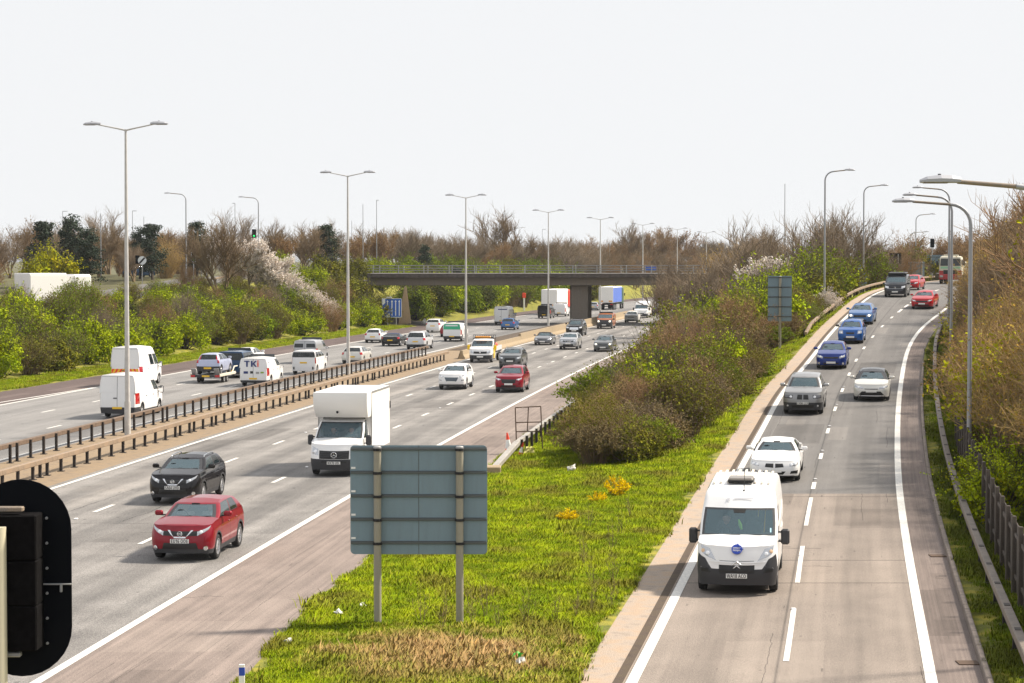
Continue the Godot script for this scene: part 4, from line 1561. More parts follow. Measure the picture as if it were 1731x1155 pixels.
func rear_doors(root: Node3D, windows := false, k_top := 0.93) -> void:
	# the seams, handle and (if any) panes of a van's two back doors
	for x in [-1.35, 0.0, 1.35]:
		house_patch(root, "door_seam", [[x - 0.012, 0.0], [x + 0.012, 0.0], [x + 0.012, k_top], [x - 0.012, k_top]], M.seam, 0.004)
	house_patch(root, "door_seam", [[-1.35, k_top - 0.012], [1.35, k_top - 0.012], [1.35, k_top], [-1.35, k_top]], M.seam, 0.004)
	var lo: Shell = root.get_meta("lo")
	for x in [-1.02, 0.0, 1.02]:
		var mb := MB.new()
		patch(lo, true, [Vector2(x - 0.012, 0.22), Vector2(x + 0.012, 0.22), Vector2(x + 0.012, 1.0), Vector2(x - 0.012, 1.0)], 0.004, mb, 2, 4)
		put("door_seam", mb, M.seam, root)
	if windows:
		for x in [-1, 1]:
			house_patch(root, "rear_window", [[x * 0.15, 0.12], [x * 1.15, 0.12], [x * 1.1, 0.62], [x * 0.15, 0.62]], M.glass_dark, 0.007)
	var hb := MB.new()
	hb.box(on_rear(lo, 0.12, 0.75, 0.02), Vector3(0.2, 0.05, 0.03), 0.01)
	put("door_handle", hb, M.trim, root)
	# pressed panels, proud of the doors
	if not windows:
		for x in [-1, 1]:
			house_patch(root, "door_panel", [[x * 0.14, 0.06], [x * 1.2, 0.06], [x * 1.15, k_top - 0.1], [x * 0.14, k_top - 0.1]], root.get_node("body").material_override, 0.007)

func shift(root: Node3D, dz: float) -> void:
	for c in root.get_children():
		c.position.z += dz

func minibus() -> Node3D:
	var r := car("van", big_van(M.white, {"plate": "WA18 ACO", "plate_k": 0.27, "nose": 1.14, "H": 2.6, "cowl": [0.86, 1.38],
		"front": [["headlight", [[0.84, 0.66], [1.45, 0.8], [1.6, 0.985], [1.15, 0.93]], M.lamp, 0.014, true],
			["grille", [[-0.72, 0.36], [0.72, 0.36], [0.72, 0.56], [-0.72, 0.56]], M.grille, 0.012, false],
			["grille_bar", [[-1.1, 0.605], [1.1, 0.605], [1.2, 0.65], [-1.2, 0.65]], M.white, 0.016, false],
			["grille_bar", [[-0.95, 0.56], [0.95, 0.56], [1.0, 0.59], [-1.0, 0.59]], M.white, 0.016, false],
			["bumper_wing", [[0.98, 0.41], [1.9, 0.41], [1.72, 0.78], [1.3, 0.7]], M.trim, 0.006, true],
			["fog_recess", [[1.05, 0.34], [1.5, 0.36], [1.5, 0.46], [1.15, 0.48]], M.grille, 0.008, true],
			["lower_grille", [[-0.7, 0.33], [0.7, 0.33], [0.7, 0.35], [-0.7, 0.35]], M.grille, 0.012, false],
			["bonnet_seam", [[-0.7, 0.66], [0.7, 0.66], [0.7, 0.67], [-0.7, 0.67]], M.seam, 0.01, false]],
		"lens": [["headlight_lens", 1.2, 0.82, 0.055, M.lens], ["indicator", 1.42, 0.86, 0.05, M.amber_clear]]}))
	badge(r, 0.64, "chevrons")
	# round blue sticker on the bonnet, with white lettering
	var lo: Shell = r.get_meta("lo")
	var p := on_front(lo, 0, 0.93, 0.012)
	var dirn := (on_front(lo, 0, 0.93, 0.1) - on_front(lo, 0, 0.93, 0.0)).normalized()
	dirn = (dirn + Vector3(0, 0.25, 0)).normalized()
	var st := MB.new()
	var bas := Basis(Quaternion(Vector3.UP, dirn))
	p += dirn * 0.03
	st.lathe([Vector2(0.135, -0.02), Vector2(0.135, 0.016), Vector2(0, 0.017)], 24, bas, p)
	st.tube([p + bas * Vector3(0.08, 0.0, -0.06), p + bas * Vector3(0.0, 0.0, -0.165)], [0.05, 0.005], 6)
	st.tube([p + bas * Vector3(0.08, 0.0, 0.0), p + bas * Vector3(0.165, 0.0, -0.01)], [0.05, 0.005], 6)
	var so := put("bonnet_sticker", st, M.sticker, r)
	for w in [["community", 0.045, -0.03], ["transport", 0.05, 0.035]]:
		var t := lettering(w[0], w[1], M.white)
		t.transform = Transform3D(bas * Basis(Vector3.RIGHT, -PI / 2), p + bas * Vector3(0, 0.02, w[2] as float))
		var bx: AABB = t.mesh.get_aabb()
		t.scale = Vector3(0.2 / maxf(bx.size.x, 0.01), 1.1, 1)
		so.add_child(t, true)
	# roof: pressed ribs, hatch, aerial, faint lettering over the windscreen
	for q in 9:
		var rb := MB.new()
		var x := -0.72 + q * 0.18
		rb.box(Vector3(x, 2.592 - 0.07 * x * x, -1.25), Vector3(0.07, 0.03, 3.1), 0.012)
		put("roof_rib", rb, M.roof_white, r)
	var h := MB.new()
	h.box(Vector3(-0.02, 2.66, 0.1), Vector3(0.64, 0.1, 0.72), 0.03)
	var ho := put("roof_hatch", h, M.hatch, r)
	var h2 := MB.new()
	h2.box(Vector3(-0.02, 2.625, 0.1), Vector3(0.68, 0.05, 0.76), 0.01)
	put("hatch_frame", h2, M.dark, ho)
	var a := MB.new()
	a.tube([Vector3(0.1, 2.46, 1.18), Vector3(0.1, 2.96, 0.78)], [0.012, 0.006], 5)
	a.box(Vector3(0.1, 2.47, 1.2), Vector3(0.05, 0.04, 0.07), 0.01)
	put("aerial", a, M.dark, r)
	var t2 := lettering("R", 0.11, M.faint)
	t2.position = on_house(r, 0.0, 0.8, false, 0.01) + Vector3(-0.3, -0.03, 0.02)
	t2.rotation.x = -0.85
	r.add_child(t2, true)
	var t3 := MB.new()
	t3.box(Vector3.ZERO, Vector3(0.5, 0.03, 0.004))
	var t3o := put("faint_strapline", t3, M.faint, r)
	t3o.position = on_house(r, 0.0, 0.8, false, 0.012) + Vector3(0.1, 0.0, 0.0)
	t3o.rotation.x = -0.85
	# behind the glass: tax disc, sun strip housing, yellow grab rails
	house_patch(r, "sun_strip", [[-0.18, 0.5], [0.18, 0.5], [0.22, 0.585], [-0.22, 0.585]], M.dark, 0.004, false)
	house_patch(r, "window_sticker", [[1.0, 0.1], [1.12, 0.1], [1.12, 0.19], [1.0, 0.19]], M.pale_blue, 0.004, false)
	for x in [0.42, 0.6]:
		var gr := MB.new()
		gr.tube([Vector3(x, 1.2, 0.95), Vector3(x + 0.06, 2.1, 0.75)], [0.02, 0.02], 6)
		put("grab_rail", gr, M.yellow, r)
	var vest := MB.new()
	vest.tube([Vector3(-0.02, 1.75, 1.5), Vector3(0.02, 1.62, 1.55), Vector3(0.06, 1.5, 1.6)], [0.02, 0.05, 0.03], 7)
	put("green_bottle", vest, M.lime, r)
	return r

func luton() -> Node3D:
	# panel van cab with a tall box body that reaches over it
	var r := car("van", big_van(M.white, {"L": 2.5, "W": 2.0, "H": 2.2, "cab": true, "wb": 4.3, "nose": 1.16, "cowl": [0.95, 1.4], "rg": [0.03, 1.42], "tail": 1.42, "roof": [2.0, 0.02], "plate": "WX70 UEL",
		"gk": [0.0, 0.04, 0.08, 0.5, 0.86, 0.92, 0.96, 1.0], "ws_pts": [[0.0, 0.95], [0.92, 1.72], [1.0, 1.9]], "pillars": [0.03, 0.8], "doors": [1.25, 2.2], "low_k": 0.5, "mirror_z": 0.0, "seat": 1.0, "bulkhead": true,
		"front": [["headlight", [[1.05, 0.6], [1.5, 0.64], [1.55, 0.9], [1.1, 0.84]], M.lamp, 0.014, true],
			["grille", [[-0.98, 0.46], [0.98, 0.46], [1.0, 0.78], [-1.0, 0.78]], M.grille, 0.012, false],
			["grille_bar", [[-0.95, 0.53], [0.95, 0.53], [0.95, 0.555], [-0.95, 0.555]], M.trim, 0.022, false],
			["grille_bar", [[-0.95, 0.61], [0.95, 0.61], [0.95, 0.635], [-0.95, 0.635]], M.trim, 0.022, false],
			["grille_bar", [[-0.95, 0.69], [0.95, 0.69], [0.95, 0.715], [-0.95, 0.715]], M.trim, 0.022, false],
			["lower_grille", [[-0.85, 0.3], [0.85, 0.3], [0.85, 0.4], [-0.85, 0.4]], M.grille, 0.01, false]],
		"lens": [["headlight_lens", 1.25, 0.74, 0.07, M.lens]]}))
	badge(r, 0.62, "star", 0.11)
	shift(r, 2.25)
	var b := MB.new()
	b.box(Vector3(0, 1.95, -1.05), Vector3(2.16, 2.5, 4.3), 0.02)
	put("box_body", b, M.box_white, r)
	# rounded nose of the box over the cab
	var nz := MB.new()
	var rows := []
	for i in 9:
		var row := []
		var t := i / 8.0
		for j in 13:
			var f := -1.0 + j / 6.0
			var y := lerpf(2.2, 3.2, t)
			var zz := 2.35 - 0.5 * pow(1 - t, 2.2) - 0.12 * t * t - 0.1 * pow(absf(f), 4.0)
			row.append(Vector3(f * (1.08 - 0.03 * pow(1 - t, 3)), y, zz))
		rows.append(row)
	nz.sheet(rows, [], Vector3(0, 0, 1))
	var tp := []; var bt := []
	for j in 13:
		tp.append(rows[8][j]); bt.append(rows[0][j])
	for j in 12:
		nz.quad_out(tp[j], tp[j + 1], Vector3(tp[j + 1].x, 3.2, 1.1), Vector3(tp[j].x, 3.2, 1.1), Vector3(0, 2.5, 1.3))
		nz.quad_out(bt[j], bt[j + 1], Vector3(bt[j + 1].x, 2.24, 1.1), Vector3(bt[j].x, 2.24, 1.1), Vector3(0, 2.7, 1.3))
	for i in 8:
		for e in [0, 12]:
			nz.quad_out(rows[i][e], rows[i + 1][e], Vector3(rows[i + 1][e].x, rows[i + 1][e].y, 1.1), Vector3(rows[i][e].x, rows[i][e].y, 1.1), Vector3(0, 2.7, 1.3))
	put("box_nose", nz, M.box_white, r)
	for x in [-1, 1]:
		for y in [0.76, 3.16]:
			var tr := MB.new()
			tr.box(Vector3(x * 1.083, y, -1.05), Vector3(0.012, 0.09, 4.28), 0.003)
			put("edge_trim", tr, M.galv, r)
		for q in 3:
			var sm := MB.new()
			sm.box(Vector3(x * 1.081, 1.96, 0.2 - q * 1.2), Vector3(0.006, 2.3, 0.02))
			put("panel_joint", sm, M.faint, r)
		var cr := MB.new()
		cr.box(Vector3(x * 1.07, 1.95, 1.09), Vector3(0.05, 2.46, 0.05), 0.012)
		put("corner_post", cr, M.galv, r)
	var c := MB.new()
	c.lathe([Vector2(0.05, 0), Vector2(0.045, 0.03), Vector2(0.0, 0.035)], 12, Basis(Vector3.RIGHT, PI / 2), Vector3(-0.12, 2.42, 2.09))
	put("round_badge", c, M.dark, r)
	var ch := MB.new()
	ch.box(Vector3(0, 0.6, -1.0), Vector3(0.8, 0.2, 4.4), 0.02)
	ch.box(Vector3(0, 0.42, -3.2), Vector3(1.9, 0.12, 0.1), 0.02)
	put("chassis", ch, M.dark, r)
	for x in [-1, 1]:
		wheel(r, x * 0.86, -1.75, 0.345, 0.24, 3, M.steel)
		var mk := MB.new()
		mk.box(Vector3(x * 1.1, 2.4, -3.17), Vector3(0.05, 0.3, 0.06), 0.01)
		put("marker_lamp", mk, M.dark, r)
	return r

func dropside() -> Node3D:
	var r := car("truck", mid_van(M.white, {"L": 2.45, "W": 1.92, "H": 1.98, "cab": true, "wb": 3.4, "pillars": [0.03, 0.82], "doors": [1.2, 2.2], "mirror_z": 0.1, "mirror": M.yellow_paint, "big_mirror": true, "mirror_y": 1.12, "low_k": 0.5, "plate": "",
		"front": [["headlight", [[1.0, 0.6], [1.5, 0.66], [1.55, 0.9], [1.05, 0.82]], M.lamp, 0.014, true],
			["grille", [[-0.98, 0.6], [0.98, 0.6], [1.0, 0.8], [-1.0, 0.8]], M.grille, 0.012, false],
			["lower_grille", [[-0.85, 0.2], [0.85, 0.2], [0.85, 0.36], [-0.85, 0.36]], M.grille, 0.01, false]]}))
	badge(r, 0.7, "disc", 0.07)
	for d in r.get_children():
		if String(d.name).begins_with("door") and not String(d.name).contains("seam"):
			(d as MeshInstance3D).material_override = M.yellow_paint
	shift(r, 1.75)
	var b := MB.new()
	b.box(Vector3(0, 0.84, -1.15), Vector3(1.98, 0.12, 3.3), 0.02)
	put("load_bed", b, M.trim, r)
	for x in [-1, 1]:
		var sd := MB.new()
		sd.box(Vector3(x * 0.985, 1.1, -1.15), Vector3(0.04, 0.38, 3.28), 0.01)
		put("drop_side", sd, M.white, r)
		wheel(r, x * 0.82, -1.7, 0.33, 0.22, 3, M.steel)
	var tg := MB.new()
	tg.box(Vector3(0, 1.1, -2.79), Vector3(1.94, 0.38, 0.04), 0.01)
	put("tailgate", tg, M.white, r)
	var hb := MB.new()
	for q in 11:
		hb.box(Vector3(-0.95 + q * 0.19, 1.75, 0.45), Vector3(0.03, 0.95, 0.03))
	for y in [1.3, 1.6, 1.9, 2.22]:
		hb.box(Vector3(0, y, 0.43), Vector3(1.94, 0.04, 0.04))
	put("headboard_rack", hb, M.trim, r)
	var bc := MB.new()
	bc.box(Vector3(0, 2.08, 1.2), Vector3(1.3, 0.13, 0.3), 0.04)
	put("beacon_bar", bc, M.amber, r)
	return r

func road_cone(h: float) -> Node3D:
	var r := Node3D.new()
	r.name = "traffic_cone"
	var b := MB.new()
	b.box(Vector3(0, 0.03, 0), Vector3(h * 0.5, 0.06, h * 0.5), 0.015)
	put("base", b, M.dark, r)
	for q in [[0.05, 0.28, "body", M.cone_red], [0.28, 0.68, "white_sleeve", M.white], [0.68, 1.0, "tip", M.cone_red]]:
		var m := MB.new()
		m.lathe([Vector2(lerpf(0.19, 0.035, q[0]) * h, q[0] * h), Vector2(lerpf(0.19, 0.035, q[1]) * h, q[1] * h)], 14)
		if q[1] == 1.0:
			m.lathe([Vector2(0.035 * h, h), Vector2(0, h)], 14)
		put(q[2], m, q[3], r)
	return r

func tipper() -> Node3D:
	var r := Node3D.new()
	r.name = "lorry"
	var c := MB.new()
	# cab sides: loft of rounded rectangles
	var secs := [[0.95, 1.22, 3.6, 1.9], [1.5, 1.24, 3.66, 1.9], [2.0, 1.24, 3.64, 1.9], [2.75, 1.2, 3.5, 1.9], [2.95, 1.14, 3.4, 1.95], [3.02, 1.0, 3.2, 2.05]]
	var rings := []
	for s in secs:
		var ring := []
		for q in 24:
			var a := TAU * q / 24.0 + PI / 24.0
			var cs := cos(a); var sn := sin(a)
			var x: float = s[1] * signf(cs) * pow(absf(cs), 0.28)
			var z: float = (s[2] + s[3]) * 0.5 + (s[2] - s[3]) * 0.5 * signf(sn) * pow(absf(sn), 0.22)
			ring.append(Vector3(x, s[0], z))
		rings.append(ring)
	for i in secs.size() - 1:
		for q in 24:
			var l := (q + 1) % 24
			c.quad_out(rings[i][q], rings[i][l], rings[i + 1][l], rings[i + 1][q], Vector3(0, (secs[i][0] + secs[i + 1][0]) * 0.5, 2.8))
	for q in 22:
		c.tri_out(rings[-1][0], rings[-1][q + 1], rings[-1][q + 2], Vector3(0, 2, 2.8))
	put("cab", c, M.cream, r)
	var w := MB.new()
	w.quad_out(Vector3(-1.1, 1.98, 3.68), Vector3(1.1, 1.98, 3.68), Vector3(1.04, 2.78, 3.55), Vector3(-1.04, 2.78, 3.55), Vector3(0, 2, 0))
	put("windscreen", w, M.glass_dark, r)
	for x in [-1, 1]:
		var sw := MB.new()
		sw.box(Vector3(x * 1.235, 2.3, 3.0), Vector3(0.02, 0.7, 0.9), 0.005)
		put("side_window", sw, M.glass_dark, r)
		var mi := MB.new()
		mi.box(Vector3(x * 1.45, 2.25, 3.5), Vector3(0.2, 0.5, 0.12), 0.04)
		put("wing_mirror", mi, M.trim, r)
		var hl := MB.new()
		hl.box(Vector3(x * 0.95, 0.82, 3.78), Vector3(0.36, 0.22, 0.06), 0.02)
		put("headlight", hl, M.lamp, r)
		for z in [2.9, -1.2, -2.55]:
			wheel(r, x * 1.05, z, 0.5, 0.32, 3, M.steel)
	var bp := MB.new()
	bp.box(Vector3(0, 0.78, 3.62), Vector3(2.46, 0.62, 0.3), 0.08)
	put("bumper", bp, M.lorry_red, r)
	var gr := MB.new()
	gr.box(Vector3(0, 1.25, 3.67), Vector3(1.5, 0.55, 0.08), 0.03)
	put("grille", gr, M.grille, r)
	var st := MB.new()
	st.box(Vector3(0, 1.78, 3.685), Vector3(2.1, 0.22, 0.02), 0.004)
	put("green_name_band", st, M.lorry_green, r)
	for x in [-1, 1]:
		var g2 := MB.new()
		g2.box(Vector3(x * 0.98, 1.2, 3.64), Vector3(0.44, 0.5, 0.1), 0.03)
		put("red_panel", g2, M.lorry_red, r)
	var b := MB.new()
	b.box(Vector3(0, 1.7, -1.1), Vector3(2.45, 1.3, 5.2), 0.05)
	put("tipper_body", b, M.cream, r)
	var rb := MB.new()
	for q in 7:
		for x in [-1, 1]:
			rb.box(Vector3(x * 1.26, 1.7, 1.3 - q * 0.8), Vector3(0.08, 1.25, 0.1), 0.01)
	put("body_rib", rb, M.cream, r)
	var ch := MB.new()
	ch.box(Vector3(0, 0.85, 0.0), Vector3(0.9, 0.3, 7.0), 0.02)
	put("chassis", ch, M.dark, r)
	var vs := MB.new()
	vs.box(Vector3(0, 3.1, 3.0), Vector3(1.6, 0.16, 0.3), 0.04)
	put("beacon_bar", vs, M.cream, r)
	return r

func artic(box_m: Material, side_m: Material, cab_m: Material, length := 11.0) -> Node3D:
	var r := Node3D.new()
	r.name = "lorry"
	var z1 := -length * 0.5
	var b := MB.new()
	b.box(Vector3(0, 2.6, 0), Vector3(2.5, 2.75, length), 0.04)
	put("trailer_body", b, box_m, r)
	for x in [-1, 1]:
		var sd := MB.new()
		sd.box(Vector3(x * 1.262, 2.55, 0), Vector3(0.03, 2.5, length - 0.2), 0.008)
		put("side_curtain", sd, side_m, r)
		var d := MB.new()
		d.box(Vector3(x * 0.6, 2.6, z1 - 0.012), Vector3(1.16, 2.6, 0.03), 0.008)
		put("rear_door", d, box_m, r)
		var t := MB.new()
		t.box(Vector3(x * 0.95, 0.95, z1 - 0.02), Vector3(0.45, 0.16, 0.06), 0.01)
		put("tail_light", t, M.tail, r)
		var rf := MB.new()
		rf.box(Vector3(x * 0.8, 1.5, z1 - 0.035), Vector3(0.6, 0.22, 0.02))
		put("reflector_board", rf, M.amber, r)
		for z in [z1 + 1.6, z1 + 2.9, z1 + 4.2, -z1 + 0.3, -z1 + 2.6]:
			wheel(r, x * 1.05, z, 0.5, 0.34, 3, M.steel)
		var mi := MB.new()
		mi.box(Vector3(x * 1.42, 2.5, -z1 + 2.7), Vector3(0.18, 0.5, 0.12), 0.03)
		put("wing_mirror", mi, M.trim, r)
	var ch := MB.new()
	ch.box(Vector3(0, 1.0, 0.8), Vector3(1.1, 0.3, length + 1.6), 0.02)
	ch.box(Vector3(0, 0.6, z1 + 0.1), Vector3(2.3, 0.14, 0.1), 0.02)
	put("chassis", ch, M.dark, r)
	var c := MB.new()
	c.box(Vector3(0, 2.35, -z1 + 1.9), Vector3(2.45, 3.0, 2.2), 0.2)
	put("cab", c, cab_m, r)
	var w := MB.new()
	w.box(Vector3(0, 2.45, -z1 + 3.01), Vector3(2.1, 0.9, 0.02), 0.005)
	put("windscreen", w, M.glass_dark, r)
	return r

func car_trailer() -> Node3D:
	var r := Node3D.new()
	r.name = "trailer"
	var b := MB.new()
	b.box(Vector3(0, 0.52, 0), Vector3(2.0, 0.08, 4.6), 0.02)
	put("deck", b, M.galv, r)
	for x in [-1, 1]:
		var rl := MB.new()
		rl.box(Vector3(x * 1.03, 0.56, -0.2), Vector3(0.07, 0.2, 4.2), 0.02)
		rl.tube([Vector3(x * 1.03, 0.6, 1.0), Vector3(x * 1.03, 1.0, 1.6), Vector3(x * 1.03, 1.0, 2.4)], [0.05, 0.05, 0.05], 6)
		put("side_rail", rl, M.pale_metal, r)
		for z in [-0.75, 0.05]:
			wheel(r, x * 0.86, z, 0.27, 0.19, 3, M.steel)
		var tl := MB.new()
		tl.box(Vector3(x * 0.86, 0.5, -2.34), Vector3(0.32, 0.16, 0.06), 0.01)
		put("tail_light", tl, M.tail, r)
		var rp := MB.new()
		rp.box(Vector3(x * 0.8, 0.75, -2.2), Vector3(0.35, 0.05, 0.7), 0.01, Basis(Vector3.RIGHT, 0.9))
		put("ramp", rp, M.galv, r)
	var bd := MB.new()
	bd.box(Vector3(0, 0.5, -2.33), Vector3(1.9, 0.17, 0.03), 0.005)
	put("light_board", bd, M.trim, r)
	plate(r, Vector3(-0.05, 0.5, -2.36), "", true)
	var tb := MB.new()
	tb.tube([Vector3(0, 0.48, 2.2), Vector3(0, 0.48, 3.6)], [0.06, 0.05], 6)
	put("tow_bar", tb, M.galv, r)
	return r
# ---- vegetation ----
func prism(mb: MB, a: Vector3, b: Vector3, ra: float, rb: float) -> void:
	var d := (b - a).normalized()
	var x := d.cross(Vector3(0.3, 0.9, 0.2) if absf(d.y) < 0.95 else Vector3.RIGHT).normalized()
	var y := d.cross(x)
	var o := [x, x * -0.5 + y * 0.866, x * -0.5 - y * 0.866]
	for k in 3:
		var l := (k + 1) % 3
		var p: Vector3 = o[k]
		var q: Vector3 = o[l]
		mb.t3(a + p * ra, a + q * ra, b + q * rb, p, q, q)
		mb.t3(a + p * ra, b + q * rb, b + p * rb, p, q, p)

func leaf(mb: MB, at: Vector3, size: float, rng: RandomNumberGenerator, out: Vector3) -> void:
	var d := Vector3(rng.randfn(), rng.randfn() * 0.7, rng.randfn()).normalized()
	var n := (Vector3(rng.randfn(), rng.randfn(), rng.randfn()).normalized() * 0.8 + out + Vector3(0, 0.35, 0)).normalized()
	var w := d.cross(n).normalized() * size * 0.42
	d = n.cross(w).normalized() * size * 0.55
	mb.t3(at - d, at + w, at + d, n, n, n)
	mb.t3(at - d, at + d, at - w, n, n, n)

func rnd_dir(rng: RandomNumberGenerator) -> Vector3:
	return Vector3(rng.randfn(), rng.randfn(), rng.randfn()).normalized()

func tint(rng: RandomNumberGenerator, base: float, spread: float, warm: float) -> Color:
	var k := base * rng.randf_range(1.0 - spread, 1.0 + spread)
	var w := rng.randf_range(-warm, warm)
	return Color(clampf(k * (1 + w), 0, 2), k, clampf(k * (1 - w), 0, 2))

# crown of leaf clumps on a few stems; returns [crown, stems]
func leafy(seed_: int, wide: float, high: float, lobes: int, leaves: int, size: float) -> Array:
	var rng := RandomNumberGenerator.new()
	rng.seed = seed_
	var mb := MB.new(); mb.colored = true
	var st := MB.new()
	var per := leaves / lobes
	for l in lobes:
		var a := rng.randf() * TAU
		var r := sqrt(rng.randf()) * wide * 0.42
		var t := r / (wide * 0.5)
		var top := high * (1.0 - 0.55 * t * t)
		var y := lerpf(high * 0.12, top * 0.86, pow(rng.randf(), 0.75))
		var c := Vector3(cos(a) * r, y, sin(a) * r)
		var rad := wide * rng.randf_range(0.07, 0.21)
		var lt := rng.randf_range(0.7, 1.25)
		var warm := rng.randf_range(-0.12, 0.25)
		for q in per:
			var d := rnd_dir(rng)
			var rr := rad * pow(rng.randf(), 0.4) * (1.15 + 0.25 * sin(d.x * 5 + l))
			mb.col = tint(rng, lt, 0.28, 0.12)
			mb.col.r *= 1 + warm
			var p := c + d * Vector3(rr, rr * 0.85, rr)
			if p.y < 0.05:
				p.y = 0.05 + rng.randf() * 0.3
			leaf(mb, p, size * (0.45 + 1.3 * pow(rng.randf(), 1.6)), rng, d * 0.7)
		# shoots that stick out of the clump
		for q in 8:
			var d := (rnd_dir(rng) + Vector3(0, 0.8, 0)).normalized()
			var e := c + d * rad * rng.randf_range(1.2, 2.5)
			prism(st, c, e, 0.012, 0.004)
			for z in 7:
				mb.col = tint(rng, lt * 1.1, 0.2, 0.12)
				leaf(mb, c.lerp(e, rng.randf_range(0.5, 1.0)) + rnd_dir(rng) * 0.06, size * 0.8, rng, d * 0.4)
		for q in 2:
			var a2 := rng.randf() * TAU
			var e := Vector3(cos(a2) * wide * 0.5, high * rng.randf_range(0.5, 1.15), sin(a2) * wide * 0.5) * Vector3(rng.randf(), 1, rng.randf())
			var m2 := e * Vector3(0.45, 0.55, 0.45) + rnd_dir(rng) * 0.15
			prism(st, Vector3(e.x * 0.1, 0, e.z * 0.1), m2, 0.022, 0.015)
			prism(st, m2, e, 0.015, 0.005)
			for z in 3:
				prism(st, m2.lerp(e, rng.randf()), e + rnd_dir(rng) * 0.45, 0.008, 0.004)
		if l % 2 == 0:
			var g := Vector3(c.x * 0.2, 0, c.z * 0.2)
			var m := g.lerp(c, 0.5) + Vector3(c.x * 0.12, 0, c.z * 0.12)
			prism(st, g, m, 0.05, 0.035)
			prism(st, m, c, 0.035, 0.015)
	return [mb.mesh(), st.mesh()]

# many arching stems with side twigs, and buds or small leaves on them
func twiggy(seed_: int, wide: float, high: float, stems: int, buds: int, size: float, thick := 0.014, droop := 0.25) -> Array:
	var rng := RandomNumberGenerator.new()
	rng.seed = seed_
	var st := MB.new(); st.colored = true
	var mb := MB.new(); mb.colored = true
	for s in stems:
		var a := rng.randf() * TAU
		var lean := sqrt(rng.randf())
		var g := Vector3(cos(a), 0, sin(a)) * wide * 0.16 * rng.randf()
		var tip := Vector3(cos(a) * lean * wide * 0.5, high * (1.05 - 0.5 * lean * lean) * rng.randf_range(0.75, 1.1), sin(a) * lean * wide * 0.5)
		st.col = tint(rng, 1.0, 0.35, 0.1)
		var pts := []
		for q in 5:
			var t := q / 4.0
			var p := g.lerp(tip, t) + Vector3(0, sin(t * PI) * high * droop * 0.3, 0) + rnd_dir(rng) * 0.06 * high * t
			pts.append(p)
		for q in 4:
			prism(st, pts[q], pts[q + 1], thick * (1.3 - q * 0.25), thick * (1.05 - q * 0.25))
		for b in 9:
			var t := rng.randf_range(0.25, 1.0)
			var i := mini(int(t * 4), 3)
			var p: Vector3 = pts[i].lerp(pts[i + 1], t * 4 - i)
			var d := ((tip - g).normalized() * 0.8 + rnd_dir(rng) * 0.9 + Vector3(0, 0.25, 0)).normalized()
			var e := p + d * high * rng.randf_range(0.1, 0.26)
			prism(st, p, e, thick * 0.5, thick * 0.25)
			for c in 3:
				var p2 := p.lerp(e, rng.randf_range(0.2, 0.9))
				var e2 := p2 + (d * 0.7 + rnd_dir(rng) * 0.8).normalized() * high * rng.randf_range(0.05, 0.13)
				prism(st, p2, e2, thick * 0.32, thick * 0.16)
				for z in buds:
					mb.col = tint(rng, 1.0, 0.3, 0.14)
					leaf(mb, p2.lerp(e2, rng.randf()) + rnd_dir(rng) * 0.03, size * rng.randf_range(0.6, 1.3), rng, d * 0.3)
	return [mb.mesh() if buds > 0 else null, st.mesh()]

func branch(mb: MB, leaves: MB, rng: RandomNumberGenerator, a: Vector3, d: Vector3, len_: float, r: float, level: int, o: Dictionary) -> void:
	var p := a
	var n := 3 if level > 1 else 2
	var dd := d
	for i in n:
		var e := p + dd * len_ / n
		prism(mb, p, e, r * (1.0 - 0.22 * i), r * (0.78 - 0.22 * i) if i < n - 1 else r * 0.4)
		if level > 0:
			var kids: int = (o.kids if i > 0 or level < o.levels else 0)
			for k in kids:
				var side := (rnd_dir(rng) - dd * 0.1).normalized()
				var nd: Vector3 = (dd * o.along + side * o.spread + Vector3(0, o.up, 0)).normalized()
				branch(mb, leaves, rng, p.lerp(e, rng.randf_range(0.3, 1.0)), nd, len_ * rng.randf_range(0.5, 0.78), r * (0.55 if level > 1 else 0.5), level - 1, o)
		elif leaves:
			for q in o.leaves:
				leaves.col = tint(rng, 1.0, 0.3, 0.12)
				leaf(leaves, p.lerp(e, rng.randf()) + rnd_dir(rng) * o.get("fuzz", 0.05), o.size * rng.randf_range(0.6, 1.3), rng, dd * 0.2)
		dd = (dd + rnd_dir(rng) * 0.22 + Vector3(0, 0.05, 0)).normalized()
		p = e

func bare_tree(seed_: int, high: float, o := {}) -> Array:
	var rng := RandomNumberGenerator.new()
	rng.seed = seed_
	var d := {"kids": 2, "levels": 4, "along": 0.75, "spread": 0.62, "up": 0.3, "leaves": 0, "size": 0.1, "trunks": 1, "r": 0.02}
	for k in o:
		d[k] = o[k]
	var mb := MB.new(); mb.colored = true
	var lv: MB = null
	if d.leaves > 0:
		lv = MB.new(); lv.colored = true
	for t in d.trunks:
		mb.col = tint(rng, 1.0, 0.2, 0.06)
		var lean := rnd_dir(rng) * (0.12 if d.trunks == 1 else 0.4)
		branch(mb, lv, rng, Vector3(lean.x, 0, lean.z) * 0.4, Vector3(lean.x, 1, lean.z).normalized(), high * 0.46, high * d.r, d.levels, d)
	return [lv.mesh() if lv else null, mb.mesh()]

